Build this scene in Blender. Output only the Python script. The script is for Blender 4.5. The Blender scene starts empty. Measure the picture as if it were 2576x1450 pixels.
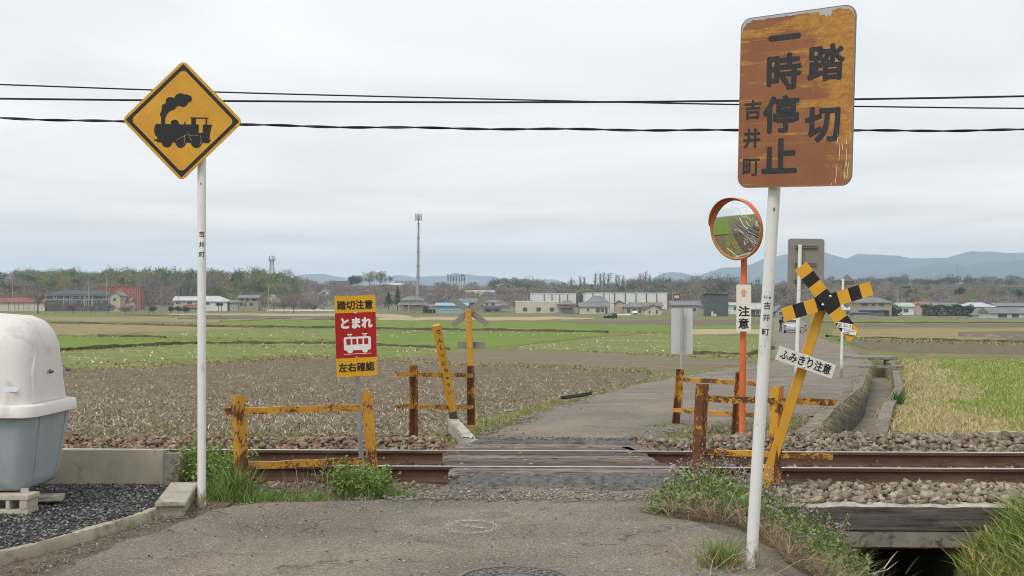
import bpy, bmesh, math, random
import numpy as np
from mathutils import Vector, Matrix
R = math.radians
scene = bpy.context.scene
COL = scene.collection
RNG = np.random.default_rng(7)
random.seed(7)

# ---------------------------------------------------------------- camera, sky, sun, exposure
F, CX, HY, H = 3000.0, 1288.0, 780.0, 1.4      # focal length, optical centre, horizon row (2576 px wide frame), eye height
cam = bpy.data.cameras.new("camera")
cam.lens = 36.0 * F / 2576.0
cam.sensor_width = 36.0
cam.shift_y = (HY - 725.0) / 2576.0
cam.clip_start = 0.1
cam.clip_end = 30000
cam_o = bpy.data.objects.new("camera", cam)
cam_o.location = (0, 0, H)
cam_o.rotation_euler = (R(90), 0, 0)
COL.objects.link(cam_o)
scene.camera = cam_o

SUN_EL, SUN_AZ = R(52), R(215)                  # high, behind the photographer, veiled by cloud
world = bpy.data.worlds.new("World")
scene.world = world
world.use_nodes = True
nt = world.node_tree
nt.nodes.clear()
N = nt.nodes.new
L_ = nt.links.new
out = N("ShaderNodeOutputWorld")
bg = N("ShaderNodeBackground")
bg.inputs[1].default_value = 0.1
sky = N("ShaderNodeTexSky")
sky.sky_type = 'NISHITA'
sky.sun_disc = False
sky.sun_elevation = SUN_EL
sky.sun_rotation = SUN_AZ
tc = N("ShaderNodeTexCoord")
sep = N("ShaderNodeSeparateXYZ")
L_(tc.outputs["Generated"], sep.inputs[0])
def wmath(op, a, b=None, c=None):
    n = N("ShaderNodeMath")
    n.operation = op
    for i, x in enumerate((a, b, c)):
        if x is None: continue
        if isinstance(x, (int, float)): n.inputs[i].default_value = x
        else: L_(x, n.inputs[i])
    return n.outputs[0]
zc = wmath('ADD', wmath('MAXIMUM', sep.outputs[2], 0.0), 0.06)
px_ = wmath('DIVIDE', sep.outputs[0], zc)
py_ = wmath('DIVIDE', sep.outputs[1], zc)
cmb = N("ShaderNodeCombineXYZ")
L_(wmath('MULTIPLY', px_, 0.85), cmb.inputs[0])
L_(py_, cmb.inputs[1])
n1 = N("ShaderNodeTexNoise")
n1.inputs["Scale"].default_value = 0.55
n1.inputs["Detail"].default_value = 7
n1.inputs["Roughness"].default_value = 0.52
n1.inputs["Distortion"].default_value = 0.4
L_(cmb.outputs[0], n1.inputs["Vector"])
rmp = N("ShaderNodeValToRGB")
e = rmp.color_ramp.elements
e[0].position, e[0].color = 0.34, (6.95, 6.98, 7.05, 1)
e[1].position, e[1].color = 0.62, (9.0, 8.95, 8.85, 1)
L_(n1.outputs["Fac"], rmp.inputs[0])
hz = N("ShaderNodeMapRange")
hz.inputs["From Min"].default_value = 0.0
hz.inputs["From Max"].default_value = 0.26
hz.inputs["To Min"].default_value = 0.98
hz.inputs["To Max"].default_value = 1.0
L_(sep.outputs[2], hz.inputs["Value"])
vm = N("ShaderNodeVectorMath")
vm.operation = 'SCALE'
hcol = N("ShaderNodeMix"); hcol.data_type = 'RGBA'      # low cloud is a little warmer than the cloud overhead
hcol.inputs["A"].default_value = (1.07, 1.0, .925, 1); hcol.inputs["B"].default_value = (1, 1, 1, 1)
hf_ = N("ShaderNodeMapRange"); hf_.inputs["From Min"].default_value = 0.02; hf_.inputs["From Max"].default_value = 0.22
L_(sep.outputs[2], hf_.inputs["Value"]); L_(hf_.outputs[0], hcol.inputs["Factor"])
hm_ = N("ShaderNodeMix"); hm_.data_type = 'RGBA'; hm_.blend_type = 'MULTIPLY'; hm_.inputs["Factor"].default_value = 1.0
L_(rmp.outputs[0], hm_.inputs["A"]); L_(hcol.outputs["Result"], hm_.inputs["B"])
L_(hm_.outputs["Result"], vm.inputs[0])
L_(hz.outputs[0], vm.inputs["Scale"])
mx = N("ShaderNodeMix")
mx.data_type = 'RGBA'
mx.inputs["Factor"].default_value = 0.92
L_(sky.outputs[0], mx.inputs["A"])
L_(vm.outputs[0], mx.inputs["B"])
L_(mx.outputs["Result"], bg.inputs[0])
L_(bg.outputs[0], out.inputs[0])

sun = bpy.data.lights.new("sun", 'SUN')
sun.energy = 1.5
sun.angle = R(22)
sun.color = (1.0, 0.96, 0.9)
sun_o = bpy.data.objects.new("sun", sun)
sun_o.rotation_euler = (R(90) - SUN_EL, 0, R(180) - SUN_AZ)
COL.objects.link(sun_o)
scene.view_settings.view_transform = 'Standard'
scene.view_settings.look = 'None'
scene.view_settings.exposure = 0.38
scene.view_settings.gamma = 1.0
scene.cycles.use_denoising = True
scene.cycles.filter_width = 1.0
scene.cycles.max_bounces = 6
scene.cycles.volume_bounces = 2
scene.cycles.transparent_max_bounces = 8

# ---------------------------------------------------------------- helpers
def P(px, py, Y):
    return Vector(((px - CX) / F * Y, Y, H + (HY - py) / F * Y))
ORG = {}
def tag(o, label=None, cat=None, group=None, kind=None):
    if label: o["label"] = label
    if cat: o["category"] = cat
    if group: o["group"] = group
    if kind: o["kind"] = kind
    return o
def thing(name, label, cat, loc, group=None):
    o = bpy.data.objects.new(name, None)
    o.empty_display_size = 0.1
    COL.objects.link(o)
    o.location = loc
    ORG[o.name] = Vector(loc)
    return tag(o, label, cat, group)
def put(me, name, mats, parent=None, base=None):
    o = bpy.data.objects.new(name, me)
    COL.objects.link(o)
    for m in (mats if isinstance(mats, (list, tuple)) else [mats]):
        me.materials.append(m)
    if parent is not None:
        o.parent = parent
        ORG[o.name] = ORG[parent.name]
    else:
        o.location = base
        ORG[o.name] = Vector(base)
    return o
def copy_tree(o, parent=None, loc=None):
    c = o.copy()
    COL.objects.link(c)
    if parent: c.parent = parent
    if loc is not None: c.location = loc
    for ch in list(o.children): copy_tree(ch, c)
    return c

class MB:
    """collects shapes, then links them as ONE mesh object"""
    def __init__(s, M=None):
        s.v, s.f, s.mi, s.l = [], [], [], []
        s.M = M or Matrix.Identity(4)
        s.cur = 0
    def add(s, vs, fs):
        b = len(s.v)
        for p in vs:
            p = Vector(p)
            s.l.append(p)
            s.v.append(s.M @ p)
        for f in fs:
            s.f.append([i + b for i in f])
            s.mi.append(s.cur)
        return s
    def mat(s, i):
        s.cur = i
        return s
    def box(s, c, d, rz=0.0, Rm=None):
        c = Vector(c); hx, hy, hz_ = d[0] / 2, d[1] / 2, d[2] / 2
        rm = Rm or Matrix.Rotation(rz, 3, 'Z')
        vs = [c + rm @ Vector((x, y, z)) for z in (-hz_, hz_) for x, y in ((-hx, -hy), (hx, -hy), (hx, hy), (-hx, hy))]
        return s.add(vs, [(3, 2, 1, 0), (4, 5, 6, 7), (0, 1, 5, 4), (1, 2, 6, 5), (2, 3, 7, 6), (3, 0, 4, 7)])
    def beam(s, a, b, w, h, up=(0, 0, 1), over=0.0):
        a, b = Vector(a), Vector(b)
        d = (b - a).normalized()
        a = a - d * over; b = b + d * over
        x = d.cross(Vector(up)).normalized()
        y = x.cross(d)
        vs = [p + x * sx * w / 2 + y * sy * h / 2 for p in (a, b) for sx, sy in ((-1, -1), (1, -1), (1, 1), (-1, 1))]
        return s.add(vs, [(0, 1, 2, 3), (7, 6, 5, 4), (4, 5, 1, 0), (5, 6, 2, 1), (6, 7, 3, 2), (7, 4, 0, 3)])
    def tube(s, pts, r, n=10, caps=True):
        pts = [Vector(p) for p in pts]
        rs = r if isinstance(r, (list, tuple)) else [r] * len(pts)
        rings = []
        ref = None
        for i, p in enumerate(pts):
            d = (pts[min(i + 1, len(pts) - 1)] - pts[max(i - 1, 0)]).normalized()
            if ref is None:
                ref = Vector((0, 0, 1)) if abs(d.z) < 0.9 else Vector((0, 1, 0))
            x = d.cross(ref).normalized(); y = d.cross(x)
            rings.append([p + (x * math.cos(k * 2 * math.pi / n) + y * math.sin(k * 2 * math.pi / n)) * rs[i] for k in range(n)])
        vs = [q for rg in rings for q in rg]
        fs = []
        for i in range(len(pts) - 1):
            for k in range(n):
                a, b = i * n + k, i * n + (k + 1) % n
                fs.append((a, b, b + n, a + n))
        if caps:
            fs.append(tuple(range(n)))
            fs.append(tuple(reversed(range((len(pts) - 1) * n, len(pts) * n))))
        return s.add(vs, fs)
    def prism(s, poly, z0, z1):
        """closed outline in local x,y extruded along local z"""
        n = len(poly)
        ar = sum(poly[i][0] * poly[(i + 1) % n][1] - poly[(i + 1) % n][0] * poly[i][1] for i in range(n))
        if ar < 0: poly = poly[::-1]
        vs = [(x, y, z0) for x, y in poly] + [(x, y, z1) for x, y in poly]
        fs = [tuple(reversed(range(n))), tuple(range(n, 2 * n))]
        fs += [(i, (i + 1) % n, n + (i + 1) % n, n + i) for i in range(n)]
        return s.add(vs, fs)
    def lathe(s, c, prof, n=24, axis=None):
        """prof: (radius, height) pairs about local z through c"""
        c = Vector(c)
        rm = Vector((0, 0, 1)).rotation_difference(Vector(axis)).to_matrix() if axis else Matrix.Identity(3)
        vs = []
        for r, h in prof:
            for k in range(n):
                a = k * 2 * math.pi / n
                vs.append(c + rm @ Vector((r * math.cos(a), r * math.sin(a), h)))
        fs = []
        for i in range(len(prof) - 1):
            for k in range(n):
                a, b = i * n + k, i * n + (k + 1) % n
                fs.append((a, b, b + n, a + n))
        fs.append(tuple(reversed(range(n))))
        fs.append(tuple(range((len(prof) - 1) * n, len(prof) * n)))
        return s.add(vs, fs)
    def quad(s, a, b, c, d): return s.add([a, b, c, d], [(0, 1, 2, 3)])
    def build(s, name, mats, parent=None, base=None, smooth=0, bevel=0.0, wobble=0.0):
        me = bpy.data.meshes.new(name)
        if parent is not None: o0 = ORG[parent.name]
        elif base is not None: o0 = Vector(base)
        else:
            xs = [p.x for p in s.v]; ys = [p.y for p in s.v]
            o0 = Vector(((min(xs) + max(xs)) / 2, (min(ys) + max(ys)) / 2, min(p.z for p in s.v)))
        me.from_pydata([p - o0 for p in s.v], [], s.f)
        at = me.attributes.new("loc", 'FLOAT_VECTOR', 'POINT')
        at.data.foreach_set("vector", np.array([tuple(p) for p in s.l], dtype=np.float32).ravel())
        me.polygons.foreach_set("material_index", s.mi)
        if bevel:
            bm = bmesh.new(); bm.from_mesh(me)
            bmesh.ops.remove_doubles(bm, verts=bm.verts, dist=1e-5)
            ed = [e_ for e_ in bm.edges if len(e_.link_faces) == 2 and e_.calc_face_angle(0) > 0.6]
            bmesh.ops.bevel(bm, geom=ed, offset=bevel, segments=2, affect='EDGES', clamp_overlap=True)
            bm.to_mesh(me); bm.free()
        if smooth:
            me.shade_smooth()
            me.set_sharp_from_angle(angle=R(smooth))
        me.update()
        return put(me, name, mats, parent, o0 if parent is None else None)

def np_mesh(name, verts, faces, nper, mats, parent=None, base=(0, 0, 0), col=None, smooth=False):
    """fast mesh from arrays: faces is (n, nper) of vertex indices; col an (nverts,3) colour attribute"""
    verts = np.asarray(verts, np.float32)
    faces = np.asarray(faces, np.int32)
    me = bpy.data.meshes.new(name)
    o0 = np.array(ORG[parent.name] if parent is not None else base, np.float32)
    me.vertices.add(len(verts))
    me.vertices.foreach_set("co", (verts - o0).ravel())
    me.loops.add(faces.size)
    me.loops.foreach_set("vertex_index", faces.ravel())
    me.polygons.add(len(faces))
    me.polygons.foreach_set("loop_start", np.arange(0, faces.size, nper, dtype=np.int32))
    me.update(calc_edges=True)
    at = me.attributes.new("loc", 'FLOAT_VECTOR', 'POINT')
    at.data.foreach_set("vector", verts.ravel())
    if col is not None:
        c4 = np.ones((len(verts), 4), np.float32); c4[:, :3] = col
        ca = me.color_attributes.new("col", 'FLOAT_COLOR', 'POINT')
        ca.data.foreach_set("color", c4.ravel())
    if smooth: me.shade_smooth()
    return put(me, name, mats, parent, base if parent is None else None)

# ---------------------------------------------------------------- materials
MATS = {}
def newmat(name):
    m = bpy.data.materials.new(name)
    m.use_nodes = True
    t = m.node_tree
    b = t.nodes["Principled BSDF"]
    return m, t, b
def node(t, typ, **kw):
    n = t.nodes.new(typ)
    for k, v in kw.items(): setattr(n, k, v)
    return n
def coords(t, sc=(1, 1, 1)):
    a = node(t, "ShaderNodeAttribute", attribute_name="loc")
    mp = node(t, "ShaderNodeMapping")
    mp.inputs["Scale"].default_value = sc
    t.links.new(a.outputs["Vector"], mp.inputs["Vector"])
    return mp.outputs[0]
def noise(t, vec, scale, detail=4, rough=0.55, dist=0.0):
    n = node(t, "ShaderNodeTexNoise")
    n.inputs["Scale"].default_value = scale
    n.inputs["Detail"].default_value = detail
    n.inputs["Roughness"].default_value = rough
    n.inputs["Distortion"].default_value = dist
    t.links.new(vec, n.inputs["Vector"])
    return n.outputs["Fac"]
def ramp(t, fac, stops, interp='LINEAR'):
    r_ = node(t, "ShaderNodeValToRGB")
    cr = r_.color_ramp
    cr.interpolation = interp
    while len(cr.elements) < len(stops): cr.elements.new(0.5)
    for el, (p, c) in zip(cr.elements, stops):
        el.position = p
        el.color = (c[0], c[1], c[2], 1) if isinstance(c, (tuple, list)) else (c, c, c, 1)
    t.links.new(fac, r_.inputs[0])
    return r_.outputs[0]
def mix(t, fac, a, b, mode='MIX'):
    n = node(t, "ShaderNodeMix", data_type='RGBA', blend_type=mode)
    for s_, x in (("Factor", fac), ("A", a), ("B", b)):
        if isinstance(x, (int, float)): n.inputs[s_].default_value = x
        elif isinstance(x, (tuple, list)): n.inputs[s_].default_value = (x[0], x[1], x[2], 1)
        else: t.links.new(x, n.inputs[s_])
    return n.outputs["Result"]
def bump(t, b, h, strength, dist=0.01):
    n = node(t, "ShaderNodeBump")
    n.inputs["Strength"].default_value = strength
    n.inputs["Distance"].default_value = dist
    t.links.new(h, n.inputs["Height"])
    t.links.new(n.outputs[0], b.inputs["Normal"])
def sc3(c, k): return (c[0] * k, c[1] * k, c[2] * k)
def mat(name, c, rough=0.7, metal=0.0, var=0.18, scale=4.0, c2=None, dirt=None, dirt_at=0.62, bs=60.0, bstr=0.25, stretch=(1, 1, 1), spec=0.4):
    """plain weathered surface: two-tone noise, optional patches of dirt, fine bump"""
    if name in MATS: return MATS[name]
    m, t, b = newmat(name)
    v = coords(t, stretch)
    base = ramp(t, noise(t, v, scale, 6, 0.6), [(0.3, sc3(c, 1 - var)), (0.7, c2 or sc3(c, 1 + var))])
    if dirt:
        d = ramp(t, noise(t, v, scale * 2.3, 8, 0.65, 0.3), [(dirt_at - 0.06, 0.0), (dirt_at + 0.08, 1.0)])
        base = mix(t, d, base, dirt)
    t.links.new(base, b.inputs["Base Color"])
    b.inputs["Roughness"].default_value = rough
    b.inputs["Metallic"].default_value = metal
    b.inputs["Specular IOR Level"].default_value = spec
    if bstr: bump(t, b, noise(t, v, bs, 5, 0.6), bstr, 0.004)
    MATS[name] = m
    return m
def vmat(name, rough=0.75, trans=0.0, spec=0.25):
    if name in MATS: return MATS[name]
    m, t, b = newmat(name)
    a = node(t, "ShaderNodeAttribute", attribute_name="col")
    t.links.new(a.outputs["Color"], b.inputs["Base Color"])
    b.inputs["Roughness"].default_value = rough
    b.inputs["Specular IOR Level"].default_value = spec
    if trans:
        tr = node(t, "ShaderNodeBsdfTranslucent")
        t.links.new(a.outputs["Color"], tr.inputs[0])
        ms = node(t, "ShaderNodeMixShader")
        ms.inputs[0].default_value = trans
        t.links.new(b.outputs[0], ms.inputs[1]); t.links.new(tr.outputs[0], ms.inputs[2])
        t.links.new(ms.outputs[0], t.nodes["Material Output"].inputs[0])
    MATS[name] = m
    return m
def flat(name, c, rough=0.6, metal=0.0, spec=0.4):
    return mat(name, c, rough, metal, var=0.06, scale=9, bstr=0.05, spec=spec)
LEAF = vmat("foliage", 0.6, 0.3)
TWIG = vmat("twigs", 0.85)
STONE = vmat("broken_stone", 0.85)
STRAW = vmat("straw", 0.7, 0.2)

def rust_mat(name, paint, heavy, horiz=False):
    m, t, b = newmat(name)
    v = coords(t, (1, 1, 1) if not horiz else (0.6, 1, 1.6))
    v2 = coords(t, (1.5, 1.5, 0.8) if not horiz else (1.1, 1.3, 1.3))
    big = noise(t, v, 3.2, 6, 0.62)
    fine = noise(t, v2, 26, 8, 0.72, 0.6)
    s_ = node(t, "ShaderNodeMath", operation='ADD')
    t.links.new(big, s_.inputs[0]); t.links.new(fine, s_.inputs[1])
    hf = node(t, "ShaderNodeMath", operation='MULTIPLY')
    hf.inputs[1].default_value = 0.5
    at_ = node(t, "ShaderNodeAttribute", attribute_name="loc"); sz_ = node(t, "ShaderNodeSeparateXYZ")
    t.links.new(at_.outputs["Vector"], sz_.inputs[0])
    mz = node(t, "ShaderNodeMapRange")      # damp ground keeps the feet wet
    for k_, v_ in (("From Min", -.05), ("From Max", .32), ("To Min", .0 if horiz else .16), ("To Max", 0.0)): mz.inputs[k_].default_value = v_
    t.links.new(sz_.outputs[2], mz.inputs["Value"])
    s2_ = node(t, "ShaderNodeMath", operation='ADD')
    t.links.new(s_.outputs[0], s2_.inputs[0]); t.links.new(mz.outputs[0], s2_.inputs[1])
    if not horiz:                           # water sits where the crossbars are bolted on
        for zj in (.23, .63):
            d_ = node(t, "ShaderNodeMath", operation='SUBTRACT'); t.links.new(sz_.outputs[2], d_.inputs[0]); d_.inputs[1].default_value = zj
            ab = node(t, "ShaderNodeMath", operation='ABSOLUTE'); t.links.new(d_.outputs[0], ab.inputs[0])
            mj = node(t, "ShaderNodeMapRange")
            for k_, v_ in (("From Min", .02), ("From Max", .10), ("To Min", .13), ("To Max", 0.0)): mj.inputs[k_].default_value = v_
            t.links.new(ab.outputs[0], mj.inputs["Value"])
            s3_ = node(t, "ShaderNodeMath", operation='ADD'); t.links.new(s2_.outputs[0], s3_.inputs[0]); t.links.new(mj.outputs[0], s3_.inputs[1]); s2_ = s3_
    t.links.new(s2_.outputs[0], hf.inputs[0])
    f = ramp(t, hf.outputs[0], [(heavy - 0.02, 0.0), (heavy + 0.015, 1.0)])
    r_ = ramp(t, noise(t, v, 18, 6, 0.7), [(0.3, (0.055, 0.022, 0.012)), (0.55, (0.14, 0.05, 0.018)), (0.8, (0.25, 0.10, 0.025))])
    p = ramp(t, noise(t, v, 7, 5, 0.6), [(0.3, sc3(paint, 0.75)), (0.7, sc3(paint, 1.1))])
    t.links.new(mix(t, f, p, r_), b.inputs["Base Color"])
    t.links.new(ramp(t, f, [(0, 0.5), (1, 0.9)]), b.inputs["Roughness"])
    bump(t, b, mix(t, f, (0.2, 0.2, 0.2), fine), 0.35, 0.004)
    return m
YEL = (0.56, 0.27, 0.022)
M_RUSTY = rust_mat("rusty_yellow_steel", YEL, 0.535)
M_RUSTIER = rust_mat("heavily_rusted_yellow_steel", YEL, 0.485)
M_RUSTRAIL = rust_mat("rusted_rail_paint", YEL, 0.515, True)
M_YELLOW = mat("yellow_sign_paint", (0.66, 0.34, 0.025), 0.5, var=0.08, scale=3, dirt=(0.42, 0.21, 0.03), dirt_at=0.68, bstr=0.05)
M_YELPOST = mat("yellow_post_paint", (0.56, 0.29, 0.03), 0.55, var=0.12, scale=6, dirt=(0.22, 0.10, 0.03), dirt_at=0.70, bstr=0.1, stretch=(1, 1, 0.4))
M_DIAMOND = mat("aged_yellow_sign_face", (0.56, 0.275, 0.02), 0.5, var=0.1, scale=3.5, c2=(0.66, 0.34, 0.028), dirt=(0.36, 0.18, 0.03), dirt_at=0.66, bstr=0.04)
M_BLACK = flat("black_lettering", (0.012, 0.012, 0.014), 0.5)
M_FADED = mat("faded_black_lettering", (0.03, 0.03, 0.034), 0.6, var=0.25, scale=30, bstr=0)
M_WHITEPAINT = mat("white_painted_steel", (0.70, 0.70, 0.68), 0.45, var=0.05, scale=7, dirt=(0.40, 0.37, 0.32), dirt_at=0.675, bstr=0.05, stretch=(1, 1, 0.3))
def stained_foot(m, z0, z1):
    """rain splash and rust around the foot of a white pole"""
    t = m.node_tree; b = t.nodes["Principled BSDF"]
    src = b.inputs["Base Color"].links[0].from_socket
    a = node(t, "ShaderNodeAttribute", attribute_name="loc"); sp = node(t, "ShaderNodeSeparateXYZ"); t.links.new(a.outputs["Vector"], sp.inputs[0])
    mr = node(t, "ShaderNodeMapRange")
    for k, v in (("From Min", z0), ("From Max", z1), ("To Min", .42), ("To Max", 0.0)): mr.inputs[k].default_value = v
    t.links.new(sp.outputs[2], mr.inputs["Value"])
    n = node(t, "ShaderNodeMath", operation='ADD'); t.links.new(mr.outputs[0], n.inputs[0]); t.links.new(noise(t, coords(t, (1, 1, .4)), 22, 7, .7), n.inputs[1])
    t.links.new(mix(t, ramp(t, n.outputs[0], [(.66, 0.0), (.80, 1.0)]), src, (.26, .20, .145)), b.inputs["Base Color"])
stained_foot(M_WHITEPAINT, -.15, .30)
_t = M_WHITEPAINT.node_tree; _b = _t.nodes["Principled BSDF"]; _s = _b.inputs["Base Color"].links[0].from_socket
_v = node(_t, "ShaderNodeTexVoronoi"); _v.inputs["Scale"].default_value = 17; _t.links.new(coords(_t, (1, 1, .55)), _v.inputs["Vector"])
_k = mix(_t, 1.0, ramp(_t, _v.outputs["Distance"], [(.09, 1.0), (.13, 0.0)]), ramp(_t, noise(_t, coords(_t), 3.5, 3), [(.52, 0.0), (.56, .9)]), 'MULTIPLY')   # chipped paint
_t.links.new(mix(_t, _k, _s, (.17, .14, .12)), _b.inputs["Base Color"])
M_WHITE = flat("white_lettering", (0.80, 0.80, 0.78), 0.5)
M_RED = mat("red_sign_paint", (0.42, 0.012, 0.010), 0.45, var=0.04, bstr=0.02)
M_SIGNYEL = mat("bright_yellow_sign_paint", (0.72, 0.38, 0.02), 0.45, var=0.04, bstr=0.02)
M_GALV = mat("galvanised_steel", (0.36, 0.38, 0.39), 0.5, 0.3, var=0.12, scale=12, bstr=0.05)
M_ALUBACK = mat("dull_sign_back", (0.235, 0.22, 0.195), 0.6, 0.1, var=0.08, scale=6, bstr=0.05)
M_PALEBACK = mat("pale_grey_sign_back", (0.52, 0.53, 0.53), 0.55, 0.1, var=0.05, scale=4, bstr=0.03)
M_BOLT = flat("steel_bolt", (0.6, 0.6, 0.58), 0.35, 0.7)
M_ORANGE = mat("orange_mirror_paint", (0.62, 0.13, 0.035), 0.5, var=0.12, scale=5, c2=(0.68, 0.17, 0.06), bstr=0.04)
M_ORANGERUST = mat("weathered_orange_rim", (0.50, 0.17, 0.04), 0.6, var=0.25, scale=12, c2=(0.40, 0.20, 0.06), bstr=0.1)
M_CONC = mat("weathered_concrete", (0.36, 0.32, 0.25), 0.9, var=0.2, scale=3.0, dirt=(0.20, 0.165, 0.12), dirt_at=0.62, bs=45, bstr=0.5, stretch=(1, 1, 0.6))
M_CONCDARK = mat("dark_wet_concrete", (0.22, 0.20, 0.165), 0.9, var=0.3, scale=5, dirt=(0.08, 0.055, 0.045), dirt_at=0.58, bs=40, bstr=0.5)
M_CONCPALE = mat("pale_mossy_concrete", (0.34, 0.305, 0.24), 0.9, var=0.2, scale=4, dirt=(0.20, 0.17, 0.085), dirt_at=0.56, bs=50, bstr=0.5)
M_BLOCK = mat("concrete_block", (0.46, 0.415, 0.34), 0.92, var=0.15, scale=8, dirt=(0.3, 0.26, 0.2), dirt_at=0.62, bs=90, bstr=0.6)
WOODS = [mat("grey_weathered_plank_%s" % k, c, 0.9, var=0.5, scale=4, c2=c2, dirt=(0.035, 0.026, 0.021), dirt_at=0.55, bs=7, bstr=1.0, stretch=(0.45, 6, 6)) for k, c, c2 in (("brown", (.07, .05, .038), (.22, .17, .132)), ("grey", (.11, .088, .072), (.33, .285, .24)), ("dark", (.05, .037, .03), (.15, .118, .095)))]
M_DARKWOOD = mat("tarred_timber", (0.055, 0.044, 0.037), 0.85, var=0.5, scale=5, c2=(0.15, 0.13, 0.112), bs=9, bstr=0.8, stretch=(0.35, 8, 8))
M_PALEWOOD = mat("bleached_timber", (0.36, 0.325, 0.275), 0.9, var=0.35, scale=5, c2=(0.50, 0.46, 0.40), bs=9, bstr=0.6, stretch=(3, 0.6, 8))
M_RAIL = mat("rusty_rail_web", (0.105, 0.055, 0.035), 0.8, 0.2, var=0.3, scale=5, c2=(0.16, 0.095, 0.062), bs=50, bstr=0.3, stretch=(0.4, 2, 1))
M_RAILTOP = flat("polished_rail_head", (0.66, 0.66, 0.67), 0.32, 0.85)
M_GLASS = flat("dark_window_glass", (0.045, 0.05, 0.06), 0.15, 0.0, 0.6)
M_FRAME = flat("dark_window_frame", (0.10, 0.09, 0.08), 0.5)
M_TYRE = flat("black_rubber", (0.02, 0.02, 0.02), 0.8)

# ---------------------------------------------------------------- lie of the land
def ip(x, tab):
    return np.interp(x, [p[0] for p in tab], [p[1] for p in tab])
ROAD_L = [(11.5, -.50), (12.9, -.38), (15, -.05), (18.75, .7), (24.6, 2.2), (30, 4.2), (36.7, 7.0), (41.5, 9.1), (60, 13.2), (106, 23.2), (130, 28.4), (200, 44), (330, 72)]
DITCH = [(8.9, 2.55), (12.6, 3.05), (14.9, 3.85), (18.8, 5.15), (25, 7.35), (33, 9.85), (41, 12.35), (60, 17.2), (96, 24.9), (130, 33.2), (200, 50), (330, 80)]
ROAD_R = [(11.5, 1.25), (13.0, 1.55), (14.6, 2.05), (16.0, 3.3), (17.2, 4.45), (18.8, 5.10)] + [(y, x - .05) for y, x in DITCH[4:]]
ROAD_Z = [(11.5, .07), (12.3, .04), (15, -.05), (18.75, -.1), (24.6, -.2), (36.7, -.35), (41.5, -.4), (70, -.62), (100, -.85), (130, -1.12), (200, -1.15), (300, -1.08), (335, -.9), (400, 0)]
PLAIN = [(-80, 0), (9, -.03), (12.6, -.05), (14, -.12), (20, -.33), (30, -.52), (45, -.78), (70, -.96), (110, -1.1), (330, -1.0), (370, -.5), (400, -.2), (430, .12), (480, 2.5), (560, 8), (660, 12), (800, 17), (950, 21), (1500, 22), (6000, 10), (9000, 0)]
RIGHTZ = [(12.6, -.05), (15, -.08), (20, -.16), (30, -.32), (45, -.52), (70, -.9), (110, -1.1), (300, -1.1)]
def sstep(x, a, b):
    t = np.clip((x - a) / (b - a), 0, 1)
    return t * t * (3 - 2 * t)
def tz(X, Y):
    X = np.asarray(X, float); Y = np.asarray(Y, float)
    z = ip(Y, PLAIN)
    Yc = np.maximum(Y, 0.1)
    u = X / Yc
    # wooded knoll on the left, pine ridge on the right
    z = z + 5.5 * sstep(Y, 500, 590) * (1 - sstep(u, -.20, -.15)) * (1 - 0.6 * sstep(Y, 700, 950))
    # right-hand field, a little higher than the left one
    dr0 = X - ip(Y, DITCH) - .8
    zr_ = np.where(Y < 300, ip(Y, RIGHTZ), z)
    wr = sstep(dr0, 0.0, .6) * (Y > 12.4)
    z = np.where(Y < 300, z + (np.maximum(z, zr_) - z) * wr, z)
    # road embankment
    d = np.maximum(np.maximum(ip(Y, ROAD_L) - X, X - ip(Y, DITCH)), 0)
    w = (1 - sstep(d, .1, 1.4)) * sstep(Y, 11.6, 12.6) * (Y < 330)
    z = z + (ip(Y, ROAD_Z) - .05 - z) * w
    z = z + .02 * np.sin(X * 1.7 + Y * .9) * np.sin(Y * 1.3 - X * .6) * (Y > 14) * (Y < 120)
    # near side: bank falling to the ditch
    near = Y < 9.3
    bank = -.03 - .5 * sstep(X, 1.35, 2.45)
    rb = -.75 + .66 * sstep(X, 2.75, 4.0)
    z = np.where(near & (X > 1.2), np.where(X < 2.9, bank, rb), z)
    trench = near & (X > 2.5) & (X < 3.25)
    z = np.where(trench, -1.05, z)
    # under the track bed
    bed = (Y > 9.0) & (Y < 12.9)
    z = np.where(bed & (Y < 12.35), np.minimum(z, -.28), z)
    dd = X - ip(Y, DITCH)
    z = np.where((Y > 8.7) & (Y < 46) & (dd > -.14) & (dd < .82), np.minimum(z, np.where(Y < 13, -1.05, ip(Y, [(13, -.80), (22, -.86), (41, -1.15), (46, -1.2)]))), z)
    return z
def grow(a, step, q, end):
    r_ = [a]
    while abs(r_[-1]) < abs(end):
        r_.append(r_[-1] + step); step *= q
    return r_[1:]
gx = np.array(sorted(grow(-6.2, -.12, 1.07, 3500) + list(np.arange(-6.2, 13.3, .1)) + grow(13.3, .12, 1.07, 3500)))
gy = np.array(sorted(grow(5, -.15, 1.12, 80) + list(np.arange(5, 20, .1)) + [y for y in grow(20, .11, 1.0125, 420)] + grow(440, 9, 1.04, 6000)))
XX, YY = np.meshgrid(gx, gy)
ZZ = tz(XX, YY)
ny, nx = XX.shape
idx = np.arange(nx * ny).reshape(ny, nx)
quads = np.stack([idx[:-1, :-1], idx[:-1, 1:], idx[1:, 1:], idx[1:, :-1]], -1).reshape(-1, 4)

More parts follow.
